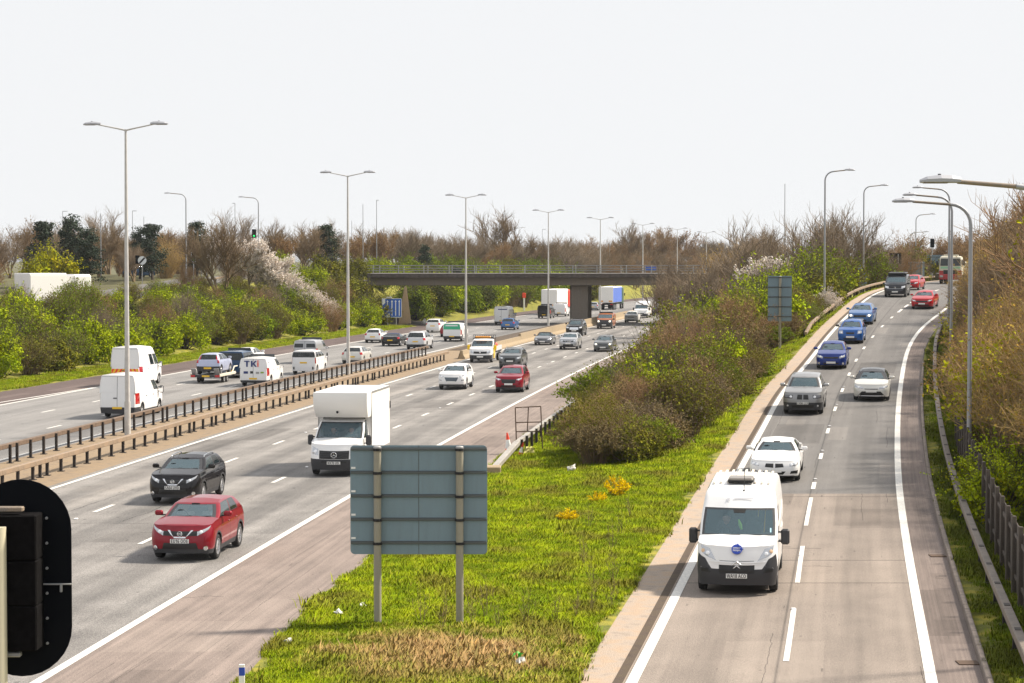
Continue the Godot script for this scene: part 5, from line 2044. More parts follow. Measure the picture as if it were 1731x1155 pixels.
func pine(seed_: int, high: float) -> Array:
	var rng := RandomNumberGenerator.new()
	rng.seed = seed_
	var mb := MB.new(); mb.colored = true
	var st := MB.new()
	prism(st, Vector3.ZERO, Vector3(0.1, high * 0.95, 0), 0.22, 0.05)
	for q in 72:
		var t := pow(rng.randf(), 0.85)
		var y := lerpf(high * 0.16, high * 0.97, t)
		var a := rng.randf() * TAU
		var r := high * 0.3 * (1.05 - t * 0.8) * rng.randf_range(0.35, 1.0)
		var c := Vector3(cos(a) * r, y, sin(a) * r)
		prism(st, Vector3(0, y - r * 0.25, 0), c, 0.05, 0.02)
		var rad := high * rng.randf_range(0.06, 0.12)
		var lt := rng.randf_range(0.6, 1.4)
		for z in 75:
			mb.col = tint(rng, lt, 0.3, 0.1)
			var d := rnd_dir(rng)
			leaf(mb, c + d * rad * pow(rng.randf(), 0.5) * Vector3(1.25, 0.6, 1.25), 0.2, rng, Vector3(0, 0.5, 0))
	return [mb.mesh(), st.mesh()]

var protos := {}
func plant(called: String, kind: String, leaf_m: Material, wood_m: Material, label: String, category: String, x: float, d: float, scale: Vector3, turn: float, group := "", sink := 0.08) -> Node3D:
	var r := thing(called, label, category, Vector3(x, ground(x, d) - sink, -d), turn, group)
	var p: Array = protos[kind]
	if p[0]:
		var c := put("blossom" if kind.begins_with("blossom") else "crown", p[0], leaf_m, r)
		c.scale = scale
	var t := put("trunk" if called.ends_with("tree") else "stems", p[1], wood_m, r)
	t.scale = scale
	return r

const ORD := ["first", "second", "third", "fourth", "fifth", "sixth", "seventh", "eighth", "ninth", "tenth", "eleventh", "twelfth", "thirteenth", "fourteenth", "fifteenth", "sixteenth", "seventeenth", "eighteenth", "nineteenth", "twentieth"]
var counts := {}
func nth(key: String) -> String:
	var k: int = counts.get(key, 0)
	counts[key] = k + 1
	if k < 20:
		return ORD[k]
	return "%d%s" % [k + 1, ["th", "st", "nd", "rd"][(k + 1) % 10] if (k + 1) % 10 < 4 and (k + 1) / 10 % 10 != 1 else "th"]

func leaf_mat(id: String, lin: Color, back := 0.36) -> StandardMaterial3D:
	var m := mat(id, lin, 0.65)
	m.vertex_color_use_as_albedo = true
	m.metallic_specular = 0.05
	if back > 0:
		m.backlight_enabled = true
		m.backlight = Color(back, back, back)
	return m

func build_plants() -> void:
	M.l_bright = leaf_mat("spring leaf", Color(0.32, 0.39, 0.008))
	M.l_mid = leaf_mat("green leaf", Color(0.185, 0.25, 0.01))
	M.l_olive = leaf_mat("olive leaf", Color(0.19, 0.19, 0.02))
	M.l_yellow = leaf_mat("yellow green leaf", Color(0.38, 0.38, 0.01))
	M.l_dark = leaf_mat("dark leaf", Color(0.075, 0.088, 0.018), 0.3)
	M.l_brown = leaf_mat("bramble leaf", Color(0.22, 0.17, 0.08), 0.3)
	M.l_bud = leaf_mat("ochre bud", Color(0.42, 0.28, 0.05))
	M.l_rust = leaf_mat("russet bud", Color(0.28, 0.18, 0.085))
	M.l_blossom = leaf_mat("white blossom", Color(0.78, 0.7, 0.63))
	M.l_pine = leaf_mat("pine needle", Color(0.065, 0.085, 0.06), 0.0)
	M.w_brown = leaf_mat("brown twig", Color(0.2, 0.145, 0.09), 0.0)
	M.w_grey = leaf_mat("grey twig", Color(0.25, 0.195, 0.14), 0.0)
	M.w_red = leaf_mat("reddish twig", Color(0.3, 0.19, 0.105), 0.0)
	M.w_tan = leaf_mat("tan twig", Color(0.4, 0.28, 0.13), 0.0)
	M.w_dark = mat("dark bark", Color(0.05, 0.038, 0.028), 0.9)
	M.gorse = leaf_mat("gorse flower", Color(0.9, 0.66, 0.005), 0.4)
	for q in 4:
		protos["leafy%d" % q] = leafy(300 + q, 4.6, 3.4, 34, 8500, 0.15)
	for q in 3:
		protos["mixed%d" % q] = twiggy(320 + q, 4.4, 3.3, 95, 2, 0.11, 0.017)
		protos["bare%d" % q] = twiggy(340 + q, 4.2, 3.6, 120, 0, 0.1, 0.018)
		protos["budding%d" % q] = twiggy(345 + q, 4.4, 3.6, 100, 1, 0.06, 0.015)
		protos["tree%d" % q] = bare_tree(360 + q, 9.0, {"kids": 2, "levels": 4, "trunks": 2 + q})
		protos["budtree%d" % q] = bare_tree(370 + q, 8.0, {"kids": 2, "levels": 4, "trunks": 3, "leaves": 2, "size": 0.13})
		protos["pine%d" % q] = pine(380 + q, 7.0)
	protos["blossom0"] = twiggy(390, 5.0, 4.0, 80, 6, 0.11, 0.016)
	protos["blossom1"] = bare_tree(391, 6.0, {"kids": 2, "levels": 4, "trunks": 3, "leaves": 7, "size": 0.14, "fuzz": 0.16})
	protos["bramble0"] = leafy(400, 4.0, 2.0, 46, 9000, 0.1)
	protos["bramble1"] = twiggy(401, 4.6, 1.9, 130, 3, 0.085, 0.011, 1.0)
	protos["bramble2"] = twiggy(402, 4.2, 2.6, 130, 3, 0.07, 0.011, 0.5)
	protos["weed"] = twiggy(410, 0.45, 0.8, 5, 0, 0.02, 0.0045)
	protos["gorse"] = twiggy(411, 1.3, 0.8, 26, 2, 0.075, 0.008)
	var rng := RandomNumberGenerator.new()
	rng.seed = 77
	# hedge on the left embankment
	var looks := [
		["leafy", M.l_bright, M.w_dark, "bright green leafy shrub"], ["leafy", M.l_mid, M.w_dark, "mid green leafy shrub"], ["leafy", M.l_olive, M.w_dark, "olive leafy shrub"],
		["mixed", M.l_olive, M.w_brown, "olive-leaved brown twiggy shrub"], ["mixed", M.l_mid, M.w_brown, "fresh green twiggy shrub"], ["budding", M.l_rust, M.w_red, "reddish brown twiggy shrub"], ["bare", null, M.w_grey, "bare grey brown twiggy shrub"],
		["leafy", M.l_dark, M.w_dark, "dark green leafy shrub"]]
	var rows := [[-39.8, 126.0, 276.0, 5.4, 0.8, 1.05, "left hedge, front row", [0, 1, 2, 0, 5, 2, 4, 3]],
		[-43.0, 128.0, 280.0, 5.6, 0.85, 1.15, "left hedge, second row", [0, 1, 2, 3, 6, 0, 4, 5]],
		[-46.4, 140.0, 280.0, 5.8, 0.85, 1.2, "left hedge, third row", [0, 3, 0, 2, 4, 7, 5, 1]],
		[-50.0, 150.0, 282.0, 6.2, 0.7, 0.95, "left hedge, top row", [0, 3, 5, 4, 0, 6, 2, 3]]]
	for rw in rows:
		var d: float = rw[1]
		while d < rw[2]:
			var lk: Array = looks[rw[7][rng.randi() % 8]]
			var o: float = rw[0] + rng.randf_range(-0.9, 0.9)
			var k := rng.randf_range(rw[4], rw[5])
			if d > 205 and d < 275 and rw[0] < -45.0:
				k *= 0.78
			var x := S(d) + o
			plant("shrub", "%s%d" % [lk[0], rng.randi() % (4 if lk[0] == "leafy" else 3)], lk[1], lk[2], "%s %s from the near end, %s" % [nth(rw[6] + lk[3]), lk[3], rw[6]], "shrub", x, d, Vector3(k, k * rng.randf_range(0.85, 1.15), k), rng.randf() * TAU, "shrubs of the left hedge")
			d += rw[3] * rng.randf_range(0.75, 1.25)
	# white blossom running down the left bank, near the middle
	for q in [[256.0, -51.0, 0.95, "blossom1"], [256.0, -49.0, 1.0, "blossom1"], [258.0, -47.2, 0.95, "blossom0"], [257.0, -45.8, 0.95, "blossom1"], [258.0, -44.2, 0.95, "blossom0"], [259.0, -43.2, 0.9, "blossom0"], [258.0, -42.0, 0.95, "blossom0"], [260.0, -41.0, 0.85, "blossom0"], [262.0, -40.0, 0.7, "blossom0"], [258.5, -45.0, 1.0, "blossom0"]]:
		var d: float = q[0]
		plant("blossom_tree", q[3], M.l_blossom, M.w_grey, "%s white blossom thorn down the left bank above the lane sign" % nth("lb"), "blossom tree", S(d) + q[1], d, Vector3.ONE * q[2], rng.randf() * TAU, "white blossom on the left bank")
	# trees behind the raised left road
	var back := [["tree", null, M.w_brown, "bare brown tree"], ["budtree", M.l_rust, M.w_red, "russet budding tree"], ["tree", null, M.w_grey, "bare grey tree"], ["bare", null, M.w_red, "tall bare reddish thicket"], ["budding", M.l_bud, M.w_tan, "ochre budding thicket"]]
	for band in [[-66.0, 186.0, 300.0, 4.6, 0.5, 0.75], [-73.0, 190.0, 330.0, 5.6, 0.6, 0.85], [-84.0, 200.0, 350.0, 6.6, 0.7, 1.0]]:
		var d: float = band[1]
		while d < band[2]:
			var lk: Array = back[rng.randi() % 5]
			var k := rng.randf_range(band[4], band[5]) * (1.0 if lk[0].contains("tree") else 1.75)
			var nm: String = "tree" if lk[0].contains("tree") else "thicket"
			var px: float = (S(d) + band[0]) / d
			if d < 262 and (absf(px + 0.2105) < 0.022 or absf(px + 0.168) < 0.014 or absf(px + 0.142) < 0.012):
				d += band[3]
				continue
			plant(nm, "%s%d" % [lk[0], rng.randi() % 3], lk[1], lk[2], "%s %s from the left edge, behind the raised left road" % [nth("bk" + lk[3]), lk[3]], nm, S(d) + band[0] + rng.randf_range(-2, 2), d, Vector3(k * 1.1, k, k * 1.1), rng.randf() * TAU, "trees behind the raised left road")
			d += band[3] * rng.randf_range(0.7, 1.3)
	for q in [[-50.6, 240.0, "leafy0", M.l_yellow, 1.5, "bright yellow green tree above the white lorry at left"], [-51.6, 243.0, "leafy2", M.l_yellow, 1.15, "smaller yellow green tree beside the bright yellow one at left"], [-58.5, 285.0, "leafy1", M.l_mid, 1.2, "mid green tree beside the left traffic signals"]]:
		plant("tree", q[2], q[3], M.w_dark, q[5], "tree", q[0], q[1], Vector3(q[4], q[4], q[4]), 1.0)
	for q in [[-53.5, 250.0, 1.1, "broad dark pine left of the tall grey lamp column"], [-50.8, 252.0, 1.2, "tall dark pine above the yellow tree, at left"], [-48.0, 248.0, 1.0, "small dark pine between two thin poles at left"], [-44.1, 268.0, 1.0, "dark round pine behind the black and white round sign"], [-46.2, 272.0, 0.95, "second dark pine behind the black and white sign"], [-41.0, 285.0, 1.05, "dark leaning pine behind the three traffic signals"], [-28.0, 330.0, 1.1, "blue grey conifer above the white blossom"], [-14.0, 350.0, 0.85, "dark conifer above the left end of the bridge"], [-9.0, 352.0, 0.8, "second dark conifer above the left of the bridge"]]:
		var d: float = q[1]
		plant("pine_tree", "pine%d" % (rng.randi() % 3), M.l_pine, M.w_dark, q[3], "pine tree", q[0], d, Vector3.ONE * q[2], rng.randf() * TAU, "dark pines on the left skyline")
	# the tall bare tree by the signals
	plant("tree", "tree2", null, M.w_brown, "tall bare spreading tree to the right of the three traffic signals", "tree", -32.0, 240.0, Vector3(1.1, 1.05, 1.1), 0.6)
	for q in [[-18.6, 281.0, 1.1], [-20.8, 284.0, 1.3], [-17.4, 286.0, 0.9], [-22.5, 280.0, 1.2], [-24.5, 283.0, 1.3]]:
		plant("shrub", "leafy%d" % (rng.randi() % 4), M.l_olive, M.w_dark, "%s olive shrub hiding the left end of the bridge" % nth("br"), "shrub", q[0], q[1], Vector3.ONE * q[2], rng.randf() * TAU, "olive shrubs at the bridge end")
	plant("shrub", "leafy1", M.l_olive, M.w_dark, "olive shrub against the left end of the bridge", "shrub", -16.8, 283.5, Vector3(0.9, 1.2, 0.9), 2.6)
	plant("shrub", "bare1", null, M.w_red, "bare reddish shrub in front of the white lorry at left", "shrub", -43.4, 193.0, Vector3(0.8, 0.8, 0.8), 1.6)
	# woods beyond the bridge, left of the motorway
	for band in [[-41.0, 304.0, 470.0, 6.5, 1.3, 1.8, 0], [-47.0, 306.0, 480.0, 8.0, 0.95, 1.25, 1], [-58.0, 310.0, 520.0, 9.0, 0.85, 1.1, 2], [-72.0, 330.0, 560.0, 12.0, 1.0, 1.25, 2], [-44.0, 470.0, 740.0, 8.0, 1.0, 1.3, 2], [-54.0, 480.0, 780.0, 11.0, 1.1, 1.4, 2]]:
		var d: float = band[1]
		while d < band[2]:
			var k := rng.randf_range(band[4], band[5])
			var x: float = S(d) + band[0] + rng.randf_range(-1.5, 1.5)
			if band[6] < 2:
				var lk: Array = looks[[0, 1, 1, 2, 7, 4, 1][rng.randi() % 7]]
				plant("woodland_tree", "%s%d" % [lk[0], rng.randi() % 3], lk[1], lk[2], "%s tall %s from the bridge, left side beyond it" % [nth("bb" + lk[3]), lk[3]], "tree", x, d, Vector3(k, k, k), rng.randf() * TAU, "green woods beyond the bridge")
			else:
				var lk: Array = back[[0, 1, 2, 0][rng.randi() % 4]]
				plant("tree", "%s%d" % [lk[0], rng.randi() % 3], lk[1], lk[2], "%s %s from the bridge, on the left skyline beyond it" % [nth("sk" + lk[3]), lk[3]], "tree", x, d, Vector3(k, k * 0.85, k), rng.randf() * TAU, "trees on the skyline beyond the bridge")
			d += band[3] * rng.randf_range(0.7, 1.3)
	# far woods across the view
	var far_spots := []
	for q in 70:
		var d := rng.randf_range(430, 900)
		var x := S(d) + rng.randf_range(-60, 90) if q < 40 else S(d) + 20 + rng.randf_range(0, 160)
		if absf(x - S(d) + 15) < 24:
			x += 50
		far_spots.append([x / d, x, d])
	far_spots.sort()
	for q in far_spots:
		var x: float = q[1]
		var d: float = q[2]
		var k := rng.randf_range(1.1, 1.9)
		var lk: Array = back[[0, 1, 2, 0][rng.randi() % 4]]
		plant("distant_tree", "%s%d" % [lk[0], rng.randi() % 3], lk[1], lk[2], "%s hazy %s from the left in the far woods along the horizon" % [nth("fw" + lk[3]), lk[3]], "tree", x, d, Vector3(k * 1.2, k, k * 1.2), rng.randf() * TAU, "hazy far woods on the horizon")
	# verge between the roads: brambles in front, shrubs behind, blossom and bare trees at the back
	var verge := []
	for q in 30:
		var d := rng.randf_range(88, 118)
		var a := S(d) + 6.9
		var b := sl(d) - 4.2
		var x := lerpf(a, b, rng.randf())
		verge.append([x, d, "bramble%d" % [0, 1, 2, 1, 2][q % 5], [M.l_brown, M.l_olive, M.l_olive, M.l_brown, M.l_mid][(q * 3 + 1) % 5], [M.w_brown, M.w_tan, M.w_grey][q % 3], rng.randf_range(0.65, 0.85) * (1.0 + 0.5 * soft((d - 88) / 24.0)), "tangled bramble clump", "bramble", 1.0])
	for q in 34:
		var d := 87.5 + q * 2.6 + rng.randf_range(-0.6, 0.6)
		var x := sl(d) - 3.0 - rng.randf_range(0, 0.9) - maxf(0, 96 - d) * 0.35
		verge.append([x, d, ["bramble1", "bramble2", "bramble0", "mixed1"][q % 4], [M.l_brown, M.l_olive, M.l_brown, M.l_olive, M.l_mid][q % 5], [M.w_brown, M.w_red, M.w_grey][q % 3], rng.randf_range(0.72, 0.95), "low bramble beside the dirt path", "bramble", 1.0])
	for q in 62:
		var d := 97.0 + q * 2.75 + rng.randf_range(-1, 1)
		var a := S(d) + (7.6 if d < 170 else 9.4)
		var b := sl(d) - 3.9
		var t := rng.randf()
		var x := lerpf(a, b, t)
		var grow := soft((d - 95) / 110.0)
		var pick: int = [3, 2, 5, 6, 0, 4, 0, 3, 1, 5][rng.randi() % 10]
		var lk: Array = looks[pick]
		var k := rng.randf_range(0.8, 1.1) * (1.0 + 0.7 * grow) * (1.0 - 0.25 * absf(t - 0.45))
		verge.append([x, d, "%s%d" % [lk[0], rng.randi() % 3], lk[1], lk[2], k, lk[3], "shrub", 1.0])
	for v in verge:
		if v[1] > 126 and v[1] < 147.5 and absf(v[0] / v[1] - 0.1224) < 0.0125:
			continue
		plant("bramble_clump" if v[7] == "bramble" else "shrub", v[2], v[3], v[4], "%s %s from the near end of the middle verge" % [nth("vg" + v[6]), v[6]], v[7], v[0], v[1], Vector3(v[5], v[5] * v[8], v[5]), rng.randf() * TAU, "shrubs on the verge between the roads")
	for q in [[S(160) + 14.5, 160.0, "blossom0", 0.6, "low white blossom bush behind the single-post sign"], [22.4, 202.0, "blossom1", 1.2, "white blossom tree on the verge left of the grey sign"], [S(178) + 19.0, 178.0, "blossom0", 0.5, "blossom bush right of the single-post sign"]]:
		plant("blossom_tree", q[2], M.l_blossom, M.w_grey, q[4], "blossom tree", q[0], q[1], Vector3.ONE * q[3], rng.randf() * TAU)
	for q in [[24.5, 216.0, 1.05], [27.5, 224.0, 1.1], [31.5, 228.0, 1.1], [34.5, 236.0, 1.15], [38.0, 240.0, 1.0], [20.5, 230.0, 0.95], [17.5, 240.0, 0.9], [42.0, 262.0, 0.9], [15.5, 228.0, 0.8]]:
		plant("tree", "tree%d" % (rng.randi() % 3), null, M.w_grey, "%s tall bare tree on the verge left of the slip road lamps" % nth("vt"), "tree", q[0], q[1], Vector3(q[2] * 1.15, q[2] * 1.12, q[2] * 1.15), rng.randf() * TAU, "tall bare trees on the verge")
	# right bank
	for band in [[4.4, 78.0, 98.0, 4.0, 1.2, 1.5], [5.2, 96.0, 165.0, 5.0, 0.95, 1.2], [6.0, 66.0, 190.0, 5.4, 1.2, 1.6], [7.6, 66.0, 230.0, 4.6, 1.5, 2.0], [11.0, 72.0, 250.0, 5.4, 1.95, 2.5], [15.0, 84.0, 270.0, 7.0, 1.9, 2.4]]:
		var d: float = band[1]
		while d < band[2]:
			var pick := rng.randi() % 10
			var lk: Array = [["budding", M.l_bud, M.w_tan, "ochre twiggy shrub"], ["bare", null, M.w_grey, "bare grey twiggy shrub"], ["budding", M.l_rust, M.w_red, "russet twiggy shrub"], ["mixed", M.l_olive, M.w_brown, "brown shrub with olive leaves"], ["bare", null, M.w_brown, "bare brown shrub"], ["mixed", M.l_yellow, M.w_tan, "yellow green twiggy shrub"]][[0, 1, 2, 0, 5, 4, 0, 2, 3, 5][pick]]
			var k := rng.randf_range(band[4], band[5])
			if band[0] > 6 and d > 190:
				k *= 0.7
			plant("shrub", "%s%d" % [lk[0], rng.randi() % 3], lk[1], lk[2], "%s %s from the near end behind the timber fence" % [nth("rb" + lk[3]), lk[3]], "shrub", sr(d) + band[0] + rng.randf_range(-0.5, 0.5), d, Vector3(k, k * rng.randf_range(0.95, 1.15), k), rng.randf() * TAU, "brown shrubs behind the timber fence")
			d += band[3] * rng.randf_range(0.7, 1.3)
	for q in [[15.3, 68.5, "leafy0", M.l_bright, 0.6, "bright green bush overhanging the timber fence at the right edge"], [16.3, 72.0, "leafy1", M.l_bright, 0.7, "second bright green bush behind the overhanging one"], [23.8, 104.0, "mixed1", M.l_yellow, 1.35, "yellow green budding shrub in the right-hand brown thicket"], [25.0, 112.0, "leafy3", M.l_yellow, 0.7, "small yellow leafy shrub high in the right-hand thicket"], [27.5, 128.0, "mixed0", M.l_yellow, 1.1, "far yellow green shrub near the lamp column in the right thicket"]]:
		plant("shrub", q[2], q[3], M.w_dark, q[5], "shrub", q[0], q[1], Vector3.ONE * q[4], 0.4)
	for q in 8:
		var d := 84.0 + q * 13.0
		plant("tree", "tree%d" % (q % 3), null, M.w_red, "%s bare tree from the right edge, above the brown thicket" % nth("rt"), "tree", sr(d) + 8.5 + (q % 2) * 3.0, d, Vector3(1.25, 1.2, 1.25), q * 1.3, "bare trees above the right thicket")
	for q in [[60.0, 300.0, 0.9], [66.0, 305.0, 0.8], [57.0, 310.0, 0.85], [72.0, 300.0, 0.9]]:
		plant("tree", "budtree%d" % (rng.randi() % 3), M.l_rust, M.w_red, "%s reddish bare tree behind the roundabout at the top of the slip road" % nth("ra"), "tree", q[0], q[1], Vector3(q[2] * 1.2, q[2], q[2] * 1.2), rng.randf() * TAU, "reddish trees behind the roundabout")
	plant("pine_tree", "pine0", M.l_pine, M.w_dark, "small dark evergreen behind the lorry on the slip road", "pine tree", 55.5, 290.0, Vector3.ONE * 0.5, 0.0)
	for q in [[24.4, 250.0, 2.5, "budding0", M.l_bud, M.w_tan], [27.5, 254.0, 2.4, "bare1", null, M.w_brown], [30.5, 258.0, 2.6, "budding2", M.l_rust, M.w_grey], [33.5, 262.0, 2.3, "bare0", null, M.w_grey]]:
		plant("thicket", q[3], q[4], q[5], "%s tall brown thicket covering the right end of the bridge" % nth("be"), "thicket", q[0], q[1], Vector3(q[2] * 0.85, q[2], q[2] * 0.85), rng.randf() * TAU, "thickets at the right end of the bridge")
	# gorse in flower and dead weed stalks
	for q in [[3.6, 76.0, 0.85, "larger clump of yellow gorse flowers on the grass verge"], [2.9, 74.5, 0.5, "smaller yellow gorse clump just below the larger one"], [1.75, 69.5, 0.55, "low yellow gorse nearest the large grey sign"]]:
		plant("gorse_bush", "gorse", M.gorse, M.w_brown, q[3], "gorse bush", q[0], q[1], Vector3.ONE * q[2], q[0])
	var wx := [[-1.6, 49.6], [-0.9, 50.2], [-0.3, 49.8], [0.35, 50.4], [1.0, 50.8], [1.5, 51.6], [1.9, 52.4], [2.4, 53.0], [-2.1, 50.4], [-0.6, 51.3], [2.1, 55.2], [2.7, 57.5], [2.0, 60.0], [2.9, 63.0], [3.3, 66.0], [2.4, 68.0], [3.8, 70.0]]
	for q in wx:
		plant("weed_stalks", "weed", null, M.w_brown, "thin dry weed stalks standing in the verge grass around the large sign", "weed", q[0], q[1], Vector3.ONE * rng.randf_range(0.8, 1.25), rng.randf() * TAU, "dry weed stalks on the verge", 0.02)

func build_grass() -> void:
	var rng := RandomNumberGenerator.new()
	rng.seed = 909
	var tufts := []
	for t in 3:
		var mb := MB.new(); mb.colored = true
		for b in 13:
			var a := rng.randf() * TAU
			var o := Vector3(rng.randf_range(-0.11, 0.11), 0, rng.randf_range(-0.11, 0.11))
			var h := rng.randf_range(0.05, 0.115)
			var lean := Vector3(cos(a), 0, sin(a)) * h * rng.randf_range(0.2, 0.9)
			var w := Vector3(-sin(a), 0, cos(a)) * 0.0075
			var m := o + lean * 0.35 + Vector3(0, h * 0.62, 0)
			var n := (Vector3(cos(a), 2.6, sin(a))).normalized()
			mb.col = tint(rng, 1.0, 0.25, 0.12)
			mb.t3(o - w, o + w, m + w * 0.8, n, n, n); mb.t3(o - w, m + w * 0.8, m - w * 0.8, n, n, n)
			mb.t3(m - w * 0.8, m + w * 0.8, o + lean + Vector3(0, h, 0), n, n, n)
		tufts.append(mb.mesh())
	M.blade = leaf_mat("grass blade", Color(1, 1, 1), 0.5)
	var f := FastNoiseLite.new(); f.frequency = 0.22; f.seed = 4; f.fractal_octaves = 3
	var f2 := FastNoiseLite.new(); f2.frequency = 0.5; f2.seed = 9
	var zones := [
		["verge_grass", 42.0, 112.0, verge_edge, func(d): return sl(d) - 1.15, 150000, 0.0],
		["verge_grass", 112.0, 235.0, func(d): return sl(d) - 5.5, func(d): return sl(d) - 1.15, 26000, 0.0],
		["right_verge_grass", 40.0, 150.0, func(d): return sr(d) + 1.15, func(d): return sr(d) + 5.0, 26000, 0.35],
		["left_verge_grass", 118.0, 285.0, func(d): return S(d) - 38.8, func(d): return S(d) - 34.7, 34000, 0.0]]
	for z in zones:
		var tr := [[], [], []]
		var cl := [[], [], []]
		for q in z[5]:
			var t := rng.randf()
			var d: float = lerpf(z[1], z[2], t * t * 0.45 + t * 0.55)
			var x := lerpf(z[3].call(d), z[4].call(d), rng.randf())
			var edge: float = minf(x - z[3].call(d), z[4].call(d) - x)
			var n := f.get_noise_2d(x * 2.0, d)
			var n2 := f2.get_noise_2d(x * 1.5, d * 1.5)
			if edge < 0.5 and rng.randf() > 0.25 + edge * 1.5 + n:
				continue
			var dead: float = clampf(1.25 - Vector2((x + 1.2) / 2.9, (d - 46.3) / 3.4).length(), 0, 1) if z[0] == "verge_grass" else 0.0
			dead = clampf(dead * 1.15 - 0.22 + n2 * 0.7 + rng.randf_range(-0.3, 0.3), 0, 1) if dead > 0 else 0.0
			var brown: float = clampf(n * 1.7 + 0.7 * f.get_noise_2d(x * 0.5 + 50.0, d * 0.4) - 0.12 + z[6], 0, 0.85)
			var c := Color(0.17, 0.24, 0.01).lerp(Color(0.34, 0.41, 0.012), clampf(n2 * 1.6 + 0.5 + 0.8 * n, 0, 1)).lerp(Color(0.36, 0.3, 0.05), 0.55 if rng.randf() < 0.13 else 0.0).lerp(Color(0.17, 0.15, 0.03), brown)
			c = c.lerp(Color(0.42, 0.27, 0.12), dead)
			if z[6] > 0:
				c = c.lerp(Color(0.1, 0.15, 0.015), 0.5)  # shade over the right strip is painted into its blade colour
			if n2 < -0.52 and rng.randf() < 0.7:
				continue
			var k := rng.randf_range(0.6, 1.2) * (1.0 + 0.7 * dead) * (1.0 + 0.55 * clampf(n, -0.4, 0.6)) * (1.8 if rng.randf() < 0.02 else 1.0) * (1.15 if d > 100 else 1.0)
			var i := rng.randi() % 3
			var b := Basis(Vector3.UP, rng.randf() * TAU).scaled(Vector3(k * 1.1, k * rng.randf_range(0.7, 1.3), k * 1.1))
			tr[i].append(Transform3D(b, Vector3(x, ground(x, d) - 0.01, -d)))
			cl[i].append(c * rng.randf_range(0.8, 1.2))
		for i in 3:
			var mm := MultiMesh.new()
			mm.transform_format = MultiMesh.TRANSFORM_3D
			mm.use_colors = true
			mm.mesh = tufts[i]
			mm.instance_count = tr[i].size()
			for q in tr[i].size():
				mm.set_instance_transform(q, tr[i][q])
				mm.set_instance_color(q, cl[i][q])
			var o := MultiMeshInstance3D.new()
			o.name = numbered(z[0])
			o.multimesh = mm
			o.material_override = M.blade
			add_child(o, true)
			tag(o, {"verge_grass": "green grass covering the verge between motorway and slip road", "right_verge_grass": "grass strip between the slip road kerb and timber fence, green darkened for shade", "left_verge_grass": "bright grass strip below the left hedge"}[z[0]], "grass")
			o.set_meta("kind", "stuff")
# ---- street furniture ----
func lamp_head(parent: Node3D, at: Vector3, dir: float, len_: float) -> void:
	# flat lantern pointing along +x * dir
	var mb := MB.new()
	var s := len_
	var prof := [[-0.5, 0.1, 0.11], [-0.28, 0.17, 0.16], [0.0, 0.21, 0.18], [0.34, 0.19, 0.13], [0.5, 0.09, 0.05]]
	var rings := []
	for p in prof:
		var r := []
		for q in 8:
			var a := TAU * q / 8.0 + PI / 8
			var y := sin(a)
			r.append(at + Vector3(p[0] * s * dir, (y * p[2] if y > 0 else y * 0.05) * s * 0.95, cos(a) * p[1] * s * 1.0))
		rings.append(r)
	for i in 4:
		for q in 8:
			var l := (q + 1) % 8
			mb.quad_out(rings[i][q], rings[i][l], rings[i + 1][l], rings[i + 1][q], at + Vector3((prof[i][0] + prof[i + 1][0]) * 0.5 * s * dir, 0, 0))
	for e in [0, 4]:
		for q in range(1, 7):
			mb.tri_out(rings[e][0], rings[e][q], rings[e][q + 1], at)
	var o := put("lantern", mb, M.lamp_grey, parent)
	var l := MB.new()
	l.box(at + Vector3(0.12 * s * dir, -0.035 * s, 0), Vector3(0.6 * s, 0.04 * s, 0.22 * s), 0.01)
	put("lantern_glass", l, M.lamp_under, o)
	var c := MB.new()
	c.lathe([Vector2(0.035, 0), Vector2(0.035, 0.06), Vector2(0, 0.065)], 8, Basis.IDENTITY, at + Vector3(-0.02 * s, 0.11 * s, 0))
	put("photocell", c, M.dark, o)

func double_lamp(x: float, d: float, h: float, label: String) -> Node3D:
	var r := thing("lamp_column", label, "street lamp", Vector3(x, 0, -d), -heading(d), "double-armed lamp columns along the median")
	var p := MB.new()
	p.tube([Vector3.ZERO, Vector3(0, 1.6, 0), Vector3(0, 1.65, 0), Vector3(0, h * 0.5, 0), Vector3(0, h - 0.35, 0)], [0.15, 0.15, 0.12, 0.1, 0.055], 10)
	put("column", p, M.column, r)
	for s in [-1, 1]:
		var a := MB.new()
		a.tube([Vector3(0, h - 0.4, 0), Vector3(s * 0.3, h - 0.33, 0), Vector3(s * 1.35, h - 0.12, 0)], [0.045, 0.04, 0.032], 7)
		put("arm", a, M.column, r)
		lamp_head(r, Vector3(s * 1.66, h - 0.1, 0), s, 0.85)
	var dr := MB.new()
	dr.box(Vector3(0, 0.9, 0.15), Vector3(0.13, 0.6, 0.02), 0.005)
	put("access_door", dr, M.column, r)
	return r

func curved_lamp(x: float, d: float, h: float, reach: float, label: String, group := "", rad := 0.085, head := 0.75) -> Node3D:
	# hockey-stick column; reach < 0 leans to the left
	var r := thing("lamp_column", label, "street lamp", Vector3(x, ground(x, d), -d), 0.0, group)
	var p := MB.new()
	var pts := [Vector3.ZERO, Vector3(0, 1.5, 0), Vector3(0, 1.55, 0), Vector3(0, h - 0.8, 0)]
	var rd := [rad * 1.35, rad * 1.35, rad, rad * 0.75]
	var s := signf(reach)
	for q in 6:
		var a := PI * 0.5 * (q + 1) / 6.0
		pts.append(Vector3(s * 0.75 * (1 - cos(a)), h - 0.8 + 0.75 * sin(a), 0)); rd.append(rad * 0.7)
	p.tube(pts, rd, 10)
	put("column", p, M.lamp_pole, r)
	var arm := MB.new()
	arm.tube([Vector3(s * 0.75, h - 0.05, 0), Vector3(reach, h + 0.05, 0)], [rad * 0.55, rad * 0.5], 8)
	put("arm", arm, M.arm_rust, r)
	lamp_head(r, Vector3(reach + s * head * 0.42, h + 0.06, 0), s, head)
	return r

